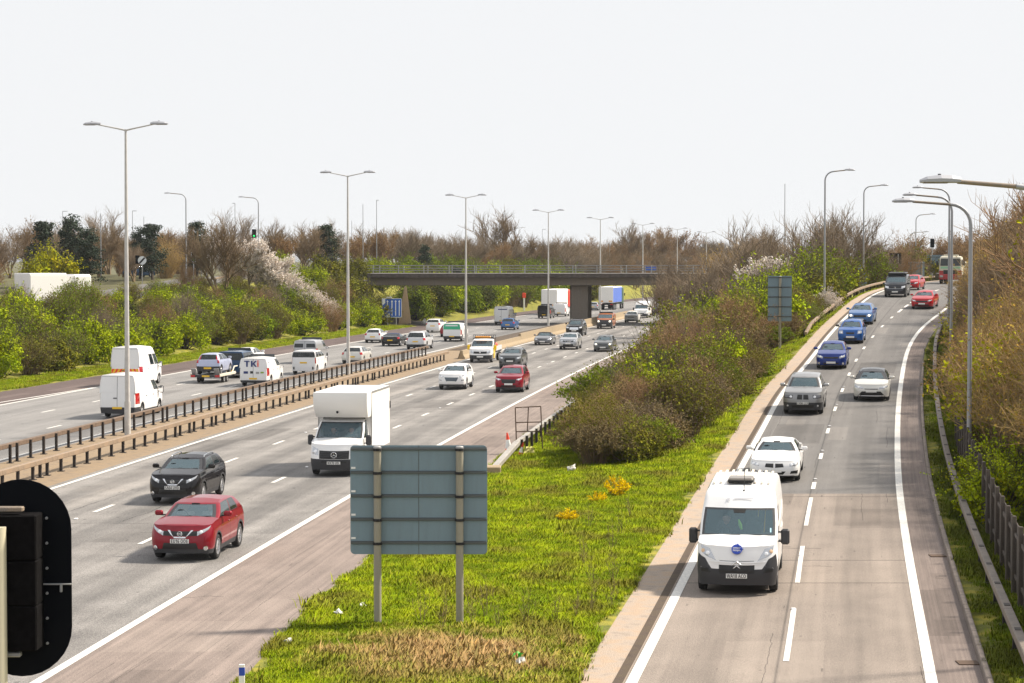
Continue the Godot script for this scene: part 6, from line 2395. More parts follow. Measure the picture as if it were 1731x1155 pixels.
func thin_pole(x: float, d: float, base: float, h: float, label: String, head: float, rad := 0.07) -> void:
	var r := thing("thin_pole", label, "pole", Vector3(x, base, -d))
	var p := MB.new()
	p.tube([Vector3.ZERO, Vector3(0, h, 0)], [rad, rad * 0.6], 7)
	put("column", p, M.lamp_pole, r)
	if head != 0:
		var a := MB.new()
		a.box(Vector3(head * 0.5, h, 0), Vector3(absf(head), 0.09, 0.16), 0.02)
		put("lantern", a, M.lamp_grey, r)

func rounded(w: float, h: float, rad: float) -> Array:
	var pts := []
	for c in [[w / 2 - rad, h / 2 - rad, 0.0], [-w / 2 + rad, h / 2 - rad, PI / 2], [-w / 2 + rad, -h / 2 + rad, PI], [w / 2 - rad, -h / 2 + rad, PI * 1.5]]:
		for q in 6:
			var a: float = c[2] + PI * 0.5 * q / 5.0
			pts.append(Vector2(c[0] + cos(a) * rad, c[1] + sin(a) * rad))
	return pts

func sign_back(x: float, d: float, w: float, h: float, bottom: float, posts: Array, rails: int, label: String, turn := 0.0, stickers := false, seam := true) -> Node3D:
	var y := ground(x, d)
	var r := thing("sign", label, "road sign", Vector3(x, y, -d), turn)
	var cy := bottom + h * 0.5
	var pn := MB.new()
	pn.poly(rounded(w, h, 0.1 if w > 2 else 0.05), Transform3D(Basis.IDENTITY, Vector3(0, cy, 0)), 0.012)
	put("panel", pn, M.sign_grey, r)
	if seam:
		var sm := MB.new()
		sm.box(Vector3(0.0, cy, 0.002), Vector3(0.014, h - 0.02, 0.006))
		put("sheet_joint", sm, M.rail_dark, r)
	for q in rails:
		var ry := bottom + h * (0.965 - 0.86 * q / maxf(rails - 1, 1)) if rails > 4 else bottom + h * (0.5 if rails == 1 else lerpf(0.88, 0.12, float(q) / (rails - 1)))
		var rl := MB.new()
		rl.box(Vector3(0, ry, 0.022), Vector3(w - 0.02, 0.055, 0.036), 0.006)
		rl.box(Vector3(0, ry + 0.036, 0.012), Vector3(w - 0.02, 0.014, 0.02), 0.003)
		var ro := put("rail", rl, M.rail_dark, r)
		for p in posts:
			var cl := MB.new()
			cl.lathe([Vector2(0.108, -0.03), Vector2(0.108, 0.03), Vector2(0.09, 0.03)], 14, Basis.IDENTITY, Vector3(p, ry, 0.125))
			put("clip", cl, M.dark, ro)
		if stickers and q > 0:
			var sk := MB.new()
			sk.box(Vector3(-w / 2 + 0.07, ry + 0.11, 0.004), Vector3(0.1, 0.045, 0.006))
			put("label_sticker", sk, M.plate_w, r)
	for p in posts:
		var po := MB.new()
		po.tube([Vector3(p, -0.3, 0.125), Vector3(p, bottom + h * 0.985, 0.125)], [0.088, 0.088], 16)
		var oo := put("post", po, M.post_olive, r)
		var cp := MB.new()
		cp.lathe([Vector2(0.094, -0.02), Vector2(0.094, 0.012), Vector2(0.07, 0.03), Vector2(0, 0.034)], 16, Basis.IDENTITY, Vector3(p, bottom + h * 0.985, 0.125))
		put("post_cap", cp, M.galv, oo)
	return r

func build_objects() -> void:
	M.lamp_grey = mat("lantern grey", Color(0.38, 0.39, 0.42), 0.45, 0.2)
	M.lamp_under = mat("lantern underside", Color(0.16, 0.13, 0.1), 0.3)
	M.column = speckle("column steel", Color(0.5, 0.49, 0.47), 0.2, 0.6, 0.55, 0.0, 301)
	M.lamp_pole = mat("grey lamp pole", Color(0.33, 0.34, 0.36), 0.5, 0.3)
	M.arm_rust = speckle("stained arm", Color(0.26, 0.22, 0.18), 0.7, 1.4, 0.6, 0.0, 302, Color(0.8, 0.72, 0.62))
	M.sign_grey = speckle("sign back", Color(0.175, 0.25, 0.295), 0.17, 0.5, 0.55, 0.0, 303, Color(0.93, 0.95, 0.96))
	M.sign_grey.uv1_scale = Vector3(1.6, 0.16, 1.6)
	M.rail_dark = mat("sign rail", Color(0.09, 0.105, 0.11), 0.5, 0.3)
	M.post_olive = speckle("sign post", Color(0.3, 0.285, 0.23), 0.3, 0.7, 0.5, 0.0, 304, Color(0.85, 0.83, 0.78))
	M.black = mat("matt black", Color(0.005, 0.006, 0.008), 0.7)
	M.black2 = speckle("scuffed black", Color(0.006, 0.0055, 0.006), 0.8, 3.0, 0.95, 0.0, 305)
	M.black2.metallic_specular = 0.2
	M.black.metallic_specular = 0.2
	M.cream_pole = mat("cream pole", Color(0.6, 0.55, 0.4), 0.5)
	M.sign_blue = mat("sign blue", Color(0.012, 0.1, 0.5), 0.45)
	M.sign_white = mat("sign white", Color(0.75, 0.78, 0.8), 0.5)
	M.rust = mat("rusty steel", Color(0.09, 0.055, 0.035), 0.8, 0.2)
	# median lamps
	for q in [[-18.6, 105.6, "nearest and tallest double-armed lamp column, in front of the white vans at left"], [-12.2, 162.7, "second double-armed lamp column, beside the silver hatchback"], [-4.6, 218.4, "third double-armed lamp column, beside the green-backed van"], [4.7, 283.0, "fourth double-armed lamp column, just in front of the bridge"], [13.4, 332.0, "double-armed lamp column just beyond the bridge pier"], [22.9, 383.0, "sixth double-armed lamp column, second one beyond the bridge"], [33.0, 437.0, "seventh double-armed lamp column, far beyond the bridge"], [43.5, 490.0, "farthest double-armed lamp column, right of the others"]]:
		double_lamp(q[0], q[1], 15.1, q[2])
	# slip road lamps, right side
	curved_lamp(sr(46) + 2.4, 46, 10.0, -1.98, "lamp with rusty arm reaching in from the right edge, nearest of all", "", 0.09, 0.85)
	curved_lamp(16.55, 79, 10.0, -2.1, "grey curved lamp column standing in the thicket at the fence, second nearest on the right", "", 0.09, 0.8)
	curved_lamp(23.1, 115, 10.0, -1.9, "third lamp column on the right, partly behind the second lamp's arm")
	curved_lamp(30.55, 153, 10.0, -1.9, "fourth curved lamp column on the right of the slip road")
	curved_lamp(26.0, 182, 11.9, 1.7, "lamp column at the lower end of the cream guardrail, left of the slip road", "", 0.09, 0.85)
	curved_lamp(37.1, 231, 11.7, 1.8, "lamp column beside the triangular sign back, left of the slip road", "", 0.09, 0.85)
	curved_lamp(53.5, 290, 10.5, 1.9, "thin lamp column behind the blue-grey boards at the roundabout")
	curved_lamp(60.0, 330, 10.0, 2.2, "small far lamp column beyond the roundabout, right-hand arm")
	# left embankment lamps and thin poles
	curved_lamp(-39.0, 262, 10.6, -1.9, "curved lamp column standing beside the left traffic signals")
	curved_lamp(-33.0, 285, 10.3, -1.9, "curved lamp column above the white blossom at left")
	for q in [[-49.2, 262.0, 6.2, 7.9, "thin grey pole rising from the left hedge, left of the nearest lamp column", 0.0], [-61.0, 352.0, 6.0, 10.5, "thin dark pole with small lamp just left of the nearest lamp column", 0.7], [-58.5, 348.0, 6.0, 9.5, "thin dark pole with small lamp right of the nearest lamp column", 0.0], [-71.8, 350.0, 6.0, 10.4, "thin pole with small lamp above the dark pines at left", 0.8], [-23.0, 338.0, 6.0, 11.2, "tall thin pole left of the bridge end", 0.0], [-20.4, 330.0, 6.0, 11.6, "tall thin mast at the left end of the bridge", 0.35], [-43.0, 340.0, 6.0, 11.4, "thin pole above the bare tree at left", -0.4], [-30.0, 410.0, 6.0, 10.0, "short far pole behind the left of the bridge", 0.0], [34.5, 277.0, 5.0, 13.2, "thin dark pole among the bare trees on the verge", 0.0], [40.5, 292.0, 5.5, 7.6, "short pole with a camera box beside the slip road lamps", 0.5], [7.2, 520.0, 4.0, 12.0, "far lamp pole over the bridge, left of the sixth lamp", 0.9], [25.0, 560.0, 4.0, 9.0, "small far lamp pole above the bridge parapet", -0.8]]:
		thin_pole(q[0], q[1], q[2], q[3], q[4], q[5])
	# signs seen from behind
	sign_back(-2.16, 50.5, 3.17, 2.53, 1.6, [-0.95, 0.95], 5, "large grey sign seen from behind, on two posts in the grass", 0.0, true)
	sign_back(18.0, 147, 1.6, 3.05, 1.9, [0.0], 5, "tall narrow grey sign seen from behind on a single post", 0.0, false, false)
	# triangular and square backs by the roundabout
	for q in [[36.0, 226.0, "triangular grey sign back beside the second slip road lamp"], [42.2, 244.0, "triangular grey sign back left of the black signal board"]]:
		var y := ground(q[0], q[1])
		var r := thing("sign", q[2], "road sign", Vector3(q[0], y, -q[1]))
		var t := MB.new()
		t.poly([Vector2(-0.72, 2.0), Vector2(0.72, 2.0), Vector2(0.06, 3.35), Vector2(-0.06, 3.35)], Transform3D.IDENTITY, 0.02)
		put("triangle_panel", t, M.sign_grey, r)
		var pl := MB.new()
		pl.box(Vector3(0, 1.55, -0.01), Vector3(1.3, 0.75, 0.02), 0.005)
		put("plate", pl, M.sign_grey, r)
		for yy in [1.4, 1.85, 2.3]:
			var rl := MB.new()
			rl.box(Vector3(0, yy, 0.02), Vector3(1.2 if yy < 2 else 0.9, 0.05, 0.03))
			put("rail", rl, M.rail_dark, r)
		var po := MB.new()
		po.tube([Vector3(0, -0.2, 0.06), Vector3(0, 3.2, 0.06)], [0.05, 0.05], 8)
		put("post", po, M.galv, r)
	var bs := thing("traffic_signal", "black square signal board seen from behind, beside the roundabout", "traffic signal", Vector3(43.8, ground(43.8, 250), -250))
	var bb := MB.new()
	bb.poly(rounded(1.35, 1.3, 0.12), Transform3D(Basis.IDENTITY, Vector3(0, 3.6, 0)), 0.03)
	put("backing_board", bb, M.black, bs)
	var bx := MB.new()
	bx.box(Vector3(-0.15, 3.6, 0.14), Vector3(0.75, 1.05, 0.26), 0.03)
	put("housing", bx, M.black2, bs)
	var bp := MB.new()
	bp.tube([Vector3(0, 0, 0.1), Vector3(0, 3.0, 0.1)], [0.07, 0.07], 8)
	put("post", bp, M.rust, bs)
	var bk := MB.new()
	bk.box(Vector3(0.25, 3.6, 0.2), Vector3(0.16, 1.0, 0.1), 0.02)
	put("bracket", bk, M.galv, bs)
	sign_back(47.3, 256, 1.9, 2.0, 0.75, [-0.5, 0.6], 2, "pale blue-grey sign back left of the lorry on the slip road")
	sign_back(50.8, 262, 2.2, 2.1, 1.0, [-0.7, 0.7], 2, "darker blue-grey sign back directly left of the lorry")
	var fs := thing("traffic_signal", "small dark traffic signal on a pole above the lorry", "traffic signal", Vector3(52.8, 6.3, -275))
	var fb := MB.new()
	fb.box(Vector3(0, 4.4, 0), Vector3(0.5, 1.1, 0.3), 0.05)
	put("housing", fb, M.black, fs)
	var fp := MB.new()
	fp.tube([Vector3.ZERO, Vector3(0, 4.0, 0)], [0.06, 0.06], 7)
	put("post", fp, M.galv, fs)
	# the signal in the near left corner, seen from behind
	var nsg := thing("traffic_signal", "large black traffic signal seen from behind at the lower left corner", "traffic signal", Vector3(-2.93, 0, -13.0))
	var cy := 6.51
	var st := []
	var rr := 0.299
	for q in 17:
		var a := PI * q / 16.0
		st.append(Vector2(cos(a) * rr, 0.591 - rr + sin(a) * rr))
	for q in 17:
		var a := PI + PI * q / 16.0
		st.append(Vector2(cos(a) * rr, -0.591 + rr + sin(a) * rr))
	var bo := MB.new()
	bo.poly(st, Transform3D(Basis.IDENTITY, Vector3(0, cy, 0)), 0.012)
	put("backing_board", bo, M.black, nsg)
	for q in 3:
		var hs := MB.new()
		hs.box(Vector3(-0.03, cy + 0.265 - q * 0.268, 0.11), Vector3(0.33, 0.267, 0.2), 0.008)
		put("lamp_housing", hs, M.black2, nsg)
	var br := MB.new()
	br.box(Vector3(-0.12, cy + 0.43, 0.15), Vector3(0.34, 0.03, 0.06), 0.006)
	put("top_bracket", br, M.arm_rust, nsg)
	var br2 := MB.new()
	br2.box(Vector3(-0.12, cy - 0.43, 0.15), Vector3(0.3, 0.03, 0.05), 0.006)
	put("lower_bracket", br2, M.galv, nsg)
	var lt := MB.new()
	lt.box(Vector3(0.2, cy - 0.035, 0.012), Vector3(0.2, 0.008, 0.02), 0.002)
	lt.box(Vector3(0.24, cy - 0.06, 0.015), Vector3(0.016, 0.045, 0.02), 0.004)
	put("latch", lt, M.galv, nsg)
	for q in 6:
		var bt := MB.new()
		bt.lathe([Vector2(0.009, 0), Vector2(0.008, 0.012), Vector2(0, 0.014)], 8, Basis(Vector3.RIGHT, PI / 2), Vector3(0.155, cy + 0.36 - q * 0.15, 0.005))
		put("bolt", bt, M.galv, nsg)
	var cp := MB.new()
	cp.tube([Vector3(-0.09, 0, 0.24), Vector3(-0.09, cy + 0.335, 0.24)], [0.057, 0.057], 14)
	put("pole", cp, M.cream_pole, nsg)
	# blue lane sign on the left verge
	var ls := thing("lane_sign", "blue lane sign with white arrows on the left verge before the bridge", "road sign", Vector3(-15.5, ground(-15.5, 282), -282), 0.05)
	var pn := MB.new()
	pn.poly(rounded(2.55, 2.45, 0.1), Transform3D(Basis.IDENTITY, Vector3(0, 2.3, 0)), 0.03)
	put("border", pn, M.sign_white, ls)
	var p2 := MB.new()
	p2.poly(rounded(2.43, 2.33, 0.08), Transform3D(Basis.IDENTITY, Vector3(0, 2.3, 0.006)), 0.004)
	put("blue_face", p2, M.sign_blue, ls)
	for q in [[[-1.0, 1.45], [-0.55, 1.85], 1], [[-1.0, 2.25], [-0.55, 2.7], 0], [[-0.55, 2.65], [-0.55, 3.1], 1], [[0.02, 1.3], [0.02, 3.1], 1], [[0.5, 1.3], [0.5, 3.1], 1], [[0.96, 1.3], [0.96, 3.1], 1]]:
		var a := Vector2(q[0][0], q[0][1]); var b := Vector2(q[1][0], q[1][1])
		var t := (b - a).normalized(); var n := t.orthogonal() * 0.055
		var ar := MB.new()
		ar.poly([a + n, a - n, b - n, b + n], Transform3D(Basis.IDENTITY, Vector3(0, 0, 0.012)), 0.004)
		if q[2]:
			ar.poly([b + n * 2.6, b - n * 2.6, b + t * 0.2], Transform3D(Basis.IDENTITY, Vector3(0, 0, 0.0125)), 0.004)
		put("arrow", ar, M.sign_white, ls)
	for tri in [[[-1.2, 3.45], [-0.85, 3.45], [-0.85, 2.95], [-1.2, 2.6]], [[-0.95, 1.14], [-0.28, 1.14], [-0.28, 1.65]]]:
		var w := MB.new()
		var pts := []
		for p in tri:
			pts.append(Vector2(p[0], p[1]))
		w.poly(pts, Transform3D(Basis.IDENTITY, Vector3(0, 0, 0.011)), 0.004)
		put("white_corner", w, M.sign_white, ls)
	var tb := MB.new()
	tb.box(Vector3(-0.35, 3.62, 0.1), Vector3(0.75, 0.2, 0.35), 0.05)
	put("sign_light_box", tb, M.galv, ls)
	for p in [-0.55, 0.55]:
		var po := MB.new()
		po.tube([Vector3(p, -0.2, -0.1), Vector3(p, 3.3, -0.1)], [0.06, 0.06], 8)
		put("post", po, M.galv, ls)
	var mk := thing("marker_sign", "small blue marker sign seen under the bridge beside the lorry", "road sign", Vector3(7.2, 0.0, -402))
	var m1 := MB.new()
	m1.box(Vector3(0, 2.4, 0), Vector3(0.85, 1.5, 0.04), 0.01)
	put("panel", m1, M.sign_blue, mk)
	var m2 := MB.new()
	m2.tube([Vector3(0, 0, -0.08), Vector3(0, 2.4, -0.08)], [0.05, 0.05], 6)
	put("post", m2, M.galv, mk)
	var om := thing("marker_post", "white post with orange-red box on the grass under the bridge", "post", Vector3(2.05, 0.0, -372))
	var o1 := MB.new()
	o1.box(Vector3(0, 1.1, 0), Vector3(0.28, 2.2, 0.28), 0.03)
	put("post", o1, M.white, om)
	var o2 := MB.new()
	o2.box(Vector3(0, 2.6, 0), Vector3(0.6, 0.85, 0.4), 0.05)
	put("box", o2, M.cone_red, om)
	# left junction: three green signals, a round sign and a small dark one
	for q in [[-38.2, 262.5, 6.2, "leftmost of three green traffic signals beside the left lamp column"], [-38.6, 272.0, 6.4, "middle one of the three green traffic signals at left"], [-38.0, 272.4, 6.4, "rightmost of the three green traffic signals at left"], [-34.4, 292.0, 6.5, "lone green traffic signal high above the white blossom"]]:
		var r := thing("traffic_signal", q[3], "traffic signal", Vector3(q[0], q[2], -q[1]))
		var lone: bool = q[3].begins_with("lone")
		var yb := 5.6 if lone else 2.7
		var s := MB.new()
		s.box(Vector3(0, yb, 0), Vector3(0.56, 1.15, 0.06), 0.02)
		put("white_border", s, M.sign_white if not lone else M.black, r)
		var s2 := MB.new()
		s2.box(Vector3(0, yb, 0.06), Vector3(0.45, 1.04, 0.1), 0.03)
		put("housing", s2, M.black, r)
		for k in 3:
			var l := MB.new()
			l.lathe([Vector2(0.13, 0), Vector2(0.12, 0.03), Vector2(0, 0.05)], 12, Basis(Vector3.RIGHT, PI / 2), Vector3(0, yb + 0.32 - k * 0.32, 0.11))
			put("signal_lamp", l, M.green_lamp if k == 2 else M.black2, r)
		var p := MB.new()
		p.tube([Vector3(0, -1.0, -0.05), Vector3(0, yb, -0.05)], [0.06, 0.06], 7)
		put("post", p, M.galv, r)
	var ns := thing("round_sign", "round white sign with black diagonal bar at the left junction", "road sign", Vector3(-43.6, 6.0, -258))
	var n1 := MB.new()
	n1.lathe([Vector2(0.5, -0.02), Vector2(0.5, 0.02), Vector2(0, 0.021)], 20, Basis(Vector3.RIGHT, PI / 2), Vector3(0, 2.5, 0.03))
	put("disc", n1, M.sign_white, ns)
	var n2 := MB.new()
	n2.box(Vector3(0, 2.5, 0.058), Vector3(0.2, 0.96, 0.01), 0.0, Basis(Vector3(0, 0, 1), -0.75))
	put("diagonal_bar", n2, M.ink, ns)
	var n3 := MB.new()
	n3.box(Vector3(-0.55, 2.6, 0), Vector3(0.5, 1.0, 0.06), 0.02)
	put("dark_plate", n3, M.black, ns)
	var n4 := MB.new()
	n4.tube([Vector3(0, -1, 0), Vector3(0, 2.4, 0)], [0.05, 0.05], 7)
	put("post", n4, M.galv, ns)
	var ts := thing("warning_sign", "red-bordered white triangle sign beside the white lorry at left", "road sign", Vector3(-40.5, curve(LEFT_H, 203), -202.5))
	var t1 := MB.new()
	t1.poly([Vector2(-0.6, 1.5), Vector2(0.6, 1.5), Vector2(0, 2.55)], Transform3D.IDENTITY, 0.02)
	put("red_border", t1, M.cone_red, ts)
	var t2 := MB.new()
	t2.poly([Vector2(-0.38, 1.62), Vector2(0.38, 1.62), Vector2(0, 2.3)], Transform3D(Basis.IDENTITY, Vector3(0, 0, 0.008)), 0.004)
	put("white_face", t2, M.sign_white, ts)
	var t3 := MB.new()
	t3.tube([Vector3(0, -0.5, -0.06), Vector3(0, 2.2, -0.06)], [0.05, 0.05], 7)
	put("post", t3, M.galv, ts)
	# empty steel frame, cone, marker post, litter
	var fr := thing("steel_frame", "empty rusty steel sign frame standing behind the ramped guardrail end", "frame", Vector3(0.75, 0.0, -95.5), 0.1)
	for b in [[Vector3(-0.55, 0, 0), Vector3(-0.6, 2.0, -0.1)], [Vector3(0.6, 0, 0), Vector3(0.52, 2.05, -0.1)], [Vector3(-0.08, 0.95, 0), Vector3(-0.02, 2.03, -0.1)], [Vector3(-0.6, 2.0, -0.1), Vector3(0.52, 2.05, -0.1)], [Vector3(-0.56, 1.35, -0.05), Vector3(0.55, 1.37, -0.05)], [Vector3(-0.55, 0.95, -0.03), Vector3(0.57, 0.97, -0.03)], [Vector3(-0.55, 0.1, 0), Vector3(0.6, 0.12, 0)], [Vector3(-0.58, 1.4, -0.1), Vector3(-0.5, 0, -0.35)]]:
		var m := MB.new()
		m.tube([b[0], b[1]], [0.026, 0.026], 6)
		put("frame_bar", m, M.rust, fr)
	var cn := enter(road_cone(0.95), "red and white traffic cone beside the ramped guardrail end", "traffic cone", Vector3(-0.12, 0.0, -95.0))
	cn.rotation.z = 0.1
	var c2 := enter(road_cone(0.6), "short red cone half hidden behind the guardrail end", "traffic cone", Vector3(0.35, 0.05, -93.5))
	c2.rotation.z = -0.2
	var mp := thing("marker_post", "white marker post with blue band at the grass edge, bottom of the picture", "post", Vector3(-5.22, 0.0, -42.0))
	for q in [[0.0, 0.4, M.white, "lower_half"], [0.4, 0.56, M.sticker, "blue_band"], [0.56, 0.62, M.white, "white_top"]]:
		var m := MB.new()
		m.box(Vector3(0, (q[0] + q[1]) * 0.5, 0), Vector3(0.11, q[1] - q[0] - 0.001, 0.06), 0.006)
		put(q[3], m, q[2], mp)
	var rng := RandomNumberGenerator.new()
	rng.seed = 31
	for q in [[8.3, 96.5, 0.75, 0.3, 0.5, M.bag_grey, "greyish plastic bag caught on the brambles above the dirt path", "litter bag"], [0.2, 45.2, 0.06, 0.22, 0.14, M.bag_white, "white plastic wrapper lying in the grass, lower middle", "litter"], [0.08, 45.7, 0.1, 0.2, 0.16, M.bag_green, "bright green wrapper lying on top of the white one", "litter"], [0.75, 94.3, 0.12, 0.36, 0.2, M.bag_yellow, "pale yellow sack in the grass below the steel frame", "sack"], [-4.1, 51.5, 0.06, 0.22, 0.09, M.bag_white, "torn white paper in the grass left of the large sign posts", "litter"], [-3.6, 52.6, 0.06, 0.16, 0.07, M.bag_white, "small white scrap just above the torn paper in grass", "litter"], [-4.9, 47.6, 0.06, 0.13, 0.1, M.bag_white, "white litter at the grass edge near the hard shoulder", "litter"], [2.3, 85.0, 0.12, 0.25, 0.2, M.bag_white, "white carrier bag at the foot of the brambles", "litter bag"], [-11.7, 291.0, 0.3, 0.5, 0.5, M.bag_white, "white sack on the grass bank under the bridge", "sack"]]:
		var mb := MB.new()
		var f := FastNoiseLite.new(); f.seed = int(q[1]); f.frequency = 1.3
		var rows := []
		for i in 9:
			var row := []
			for j in 13:
				var a := TAU * j / 12.0
				var b := PI * (i / 8.0 - 0.5)
				var dir := Vector3(cos(a) * cos(b), sin(b), sin(a) * cos(b))
				var k: float = 1.0 + 1.3 * f.get_noise_3d(dir.x * 2.0, dir.y * 2.0, dir.z * 2.0)
				row.append(dir * k * Vector3(q[3], q[4], q[3] * 0.7) * 0.75)
			rows.append(row)
		for i in 8:
			for j in 12:
				mb.quad_out(rows[i][j], rows[i][j + 1], rows[i + 1][j + 1], rows[i + 1][j], Vector3.ZERO)
		var o := put(numbered(q[7].replace(" ", "_")), mb, q[5], self)
		o.position = Vector3(q[0], ground(q[0], q[1]) + q[2], -q[1])
		o.rotation = Vector3(rng.randf(), rng.randf() * 3, 0.3)
		tag(o, q[6], q[7].split(" ")[0])
	var gc := MB.new()
	gc.box(Vector3(sr(62) + 0.7, ground(sr(62), 62) + 0.012, -62), Vector3(0.45, 0.02, 0.45), 0.004)
	tag(put("drain_grating", gc, M.rust, self), "small dark drain grating in the pinkish edge strip", "grating")
	var gd := MB.new()
	gd.box(Vector3(sr(46) + 0.72, ground(sr(46), 46) + 0.012, -46), Vector3(0.45, 0.02, 0.45), 0.004)
	tag(put("drain_grating_001", gd, M.rust, self), "nearest dark drain grating at the kerb, lower right", "grating")
	var bsn := thing("sign_board", "small blue sign board just behind the bridge parapet", "road sign", Vector3(19.3, 6.8, -304))
	var bs1 := MB.new()
	bs1.box(Vector3(0, 0.55, 0), Vector3(1.5, 0.6, 0.05), 0.01)
	put("panel", bs1, M.sign_blue, bsn)
	var bs2 := MB.new()
	bs2.tube([Vector3(0, -1.5, -0.05), Vector3(0, 0.6, -0.05)], [0.05, 0.05], 6)
	put("post", bs2, M.galv, bsn)
# ---- traffic ----
func side_of(o: float, d: float) -> float:
	return S(d) + o

func drive(v: Node3D, label: String, category: String, x: float, d: float, away: bool, extra_turn := 0.0, hd := -99.0) -> Node3D:
	# d is where the axle nearest the camera stands
	var a: float = heading(d) if hd < -90 else hd
	var half: float = v.get_meta("half", 1.4)
	var c := Vector3(x + sin(a) * half, 0, -(d + half * cos(a)))
	var y0 := ground(x, d)
	var y1 := ground(x + sin(a) * half * 2, d + half * 2)
	enter(v, label, category, Vector3(c.x, (y0 + y1) * 0.5 + 0.012, c.z), (PI - a if away else -a) + extra_turn)
	var pitch := atan2(y1 - y0, half * 2)
	v.rotation = Vector3(pitch if not away else -pitch, v.rotation.y, 0)
	return v

func made(v: Node3D, wb: float) -> Node3D:
	v.set_meta("half", wb * 0.5)
	return v

func slip_heading(d: float) -> float:
	return atan((sd(d + 4) - sd(d - 4)) / 8.0)

func build_traffic() -> void:
	var red := paint("deep red", Color(0.22, 0.003, 0.014), 0.25)
	var cx_red := paint("crimson", Color(0.24, 0.004, 0.018), 0.25)
	var black := paint("aubergine black", Color(0.006, 0.005, 0.007))
	black.metallic_specular = 0.2
	var jet := paint("jet black", Color(0.008, 0.008, 0.009))
	var grey := paint("gunmetal", Color(0.12, 0.125, 0.13), 0.4)
	var sil := paint("silver", Color(0.42, 0.43, 0.45), 0.5)
	var dsil := paint("dark silver", Color(0.16, 0.165, 0.18), 0.45)
	var blue := paint("bright blue", Color(0.005, 0.028, 0.2), 0.3)
	var blue2 := paint("mid blue", Color(0.008, 0.085, 0.32), 0.25)
	var blue3 := paint("pale metallic blue", Color(0.06, 0.15, 0.36), 0.4)
	var navy := paint("dark blue", Color(0.02, 0.055, 0.12), 0.3)
	var lilac := paint("pale lilac blue", Color(0.42, 0.46, 0.62), 0.3)
	var pearl := paint("pearl white", Color(0.66, 0.65, 0.61), 0.3)
	var pr := paint("bright red", Color(0.4, 0.006, 0.014), 0.1)
	var orange := paint("orange", Color(0.35, 0.1, 0.02), 0.2)
	var white: Material = M.white
	# --- right carriageway, coming towards the camera
	var v := made(crossover(red, null, "EU16 OOE"), 2.65)
	var redcar := drive(v, "red crossover car with white number plate, nearest car on the motorway", "car", side_of(-1.62, 61.6), 61.6, false)
	drive(made(crossover(black, M.chrome, "SA64 UHD"), 2.65), "black crossover car with silver roof rails beside the red one", "car", side_of(-5.62, 76.0), 76.0, false)
	var lut := drive(made(luton(), 4.3), "white box van with rounded nose over its cab, behind the large sign", "van", side_of(-1.95, 86.3), 86.3, false)
	v = made(car("car", suv(white, {"plate": "", "plate_k": 0.36, "H": 1.62, "L": 4.48, "low_k": 0.12,
		"front": [["headlight", [[1.0, 0.76], [1.6, 0.86], [1.7, 0.95], [1.0, 0.84]], M.lamp, 0.012, true], ["grille", [[-0.6, 0.42], [0.6, 0.42], [0.85, 0.76], [-0.85, 0.76]], M.grille_grey, 0.012, false], ["fog_light", [[1.15, 0.45], [1.5, 0.48], [1.55, 0.58], [1.15, 0.56]], M.lamp, 0.01, true]]})), 2.67)
	drive(v, "white sport utility car with wide dark grille in the middle lane", "car", side_of(-5.9, 143.6), 143.6, false)
	v = made(car("car", suv(cx_red, {"plate": "", "plate_k": 0.42, "H": 1.66, "L": 4.55, "front": [["headlight", [[1.0, 0.74], [1.6, 0.8], [1.7, 0.9], [0.95, 0.83]], M.lamp, 0.012, true], ["grille", [[-0.75, 0.5], [0.75, 0.5], [0.9, 0.82], [-0.9, 0.82]], M.grille, 0.012, false], ["lower_grille", [[-0.9, 0.18], [0.9, 0.18], [0.9, 0.32], [-0.9, 0.32]], M.grille, 0.009, false]]})), 2.7)
	drive(v, "red sport utility car in the near lane behind the box van", "car", side_of(-1.75, 140.4), 140.4, false)
	var ds := drive(made(dropside(), 3.4), "white dropside works truck with yellow doors and mirrors", "truck", side_of(-9.6, 182.0), 182.0, false)
	for q in [[-0.4, -1.9], [0.35, -2.4]]:
		var cn := road_cone(0.9)
		enter(cn, ["tall traffic cone carried upright on the works truck bed", "second traffic cone at the tail of the works truck bed"][0 if q[0] < 0 else 1], "traffic cone", ds.transform * Vector3(q[0], 0.91, q[1]))
	var sk := MB.new()
	sk.box(Vector3(0, 0.3, 0), Vector3(0.7, 0.6, 0.9), 0.12)
	var so := put("red_sack", sk, M.cone_red, self)
	so.transform = ds.transform * Transform3D(Basis.IDENTITY, Vector3(0.5, 0.91, -1.2))
	tag(so, "red and orange load sack on the bed of the works truck", "sack")
	v = made(car("car", suv(grey, {"plate": "", "plate_k": 0.5, "H": 1.6, "L": 4.48, "rails": M.chrome, "front": [["headlight", [[1.0, 0.7], [1.6, 0.78], [1.7, 0.92], [1.0, 0.84]], M.lamp, 0.012, true], ["grille", [[-0.6, 0.36], [0.6, 0.36], [0.85, 0.56], [-0.85, 0.56]], M.grille, 0.012, false], ["grille", [[-0.85, 0.56], [0.85, 0.56], [0.7, 0.82], [-0.7, 0.82]], M.grille, 0.012, false], ["side_intake", [[1.1, 0.24], [1.6, 0.26], [1.6, 0.48], [1.15, 0.42]], M.grille, 0.01, true]]})), 2.68)
	drive(v, "dark grey sport utility car with black grille in the middle lane", "car", side_of(-5.75, 171.4), 171.4, false)
	v = made(car("car", base_car(dsil, {"plate": "", "L": 4.1, "W": 1.78, "H": 1.3, "wb": 2.5, "nose": 0.66, "cowl": [1.45, 0.86], "rg": [0.75, 0.88], "tail": 0.84, "roof": [2.1, 1.5], "roof_paint": M.soft_top, "rg_y": 0.9, "doors": [1.55, 2.75], "pillars": [0.03, 0.85]})), 2.5)
	drive(v, "dark silver two-seat roadster with black soft top in the far lane", "car", side_of(-9.3, 219.4), 219.4, false)
	v = made(crossover(sil, M.chrome, ""), 2.65)
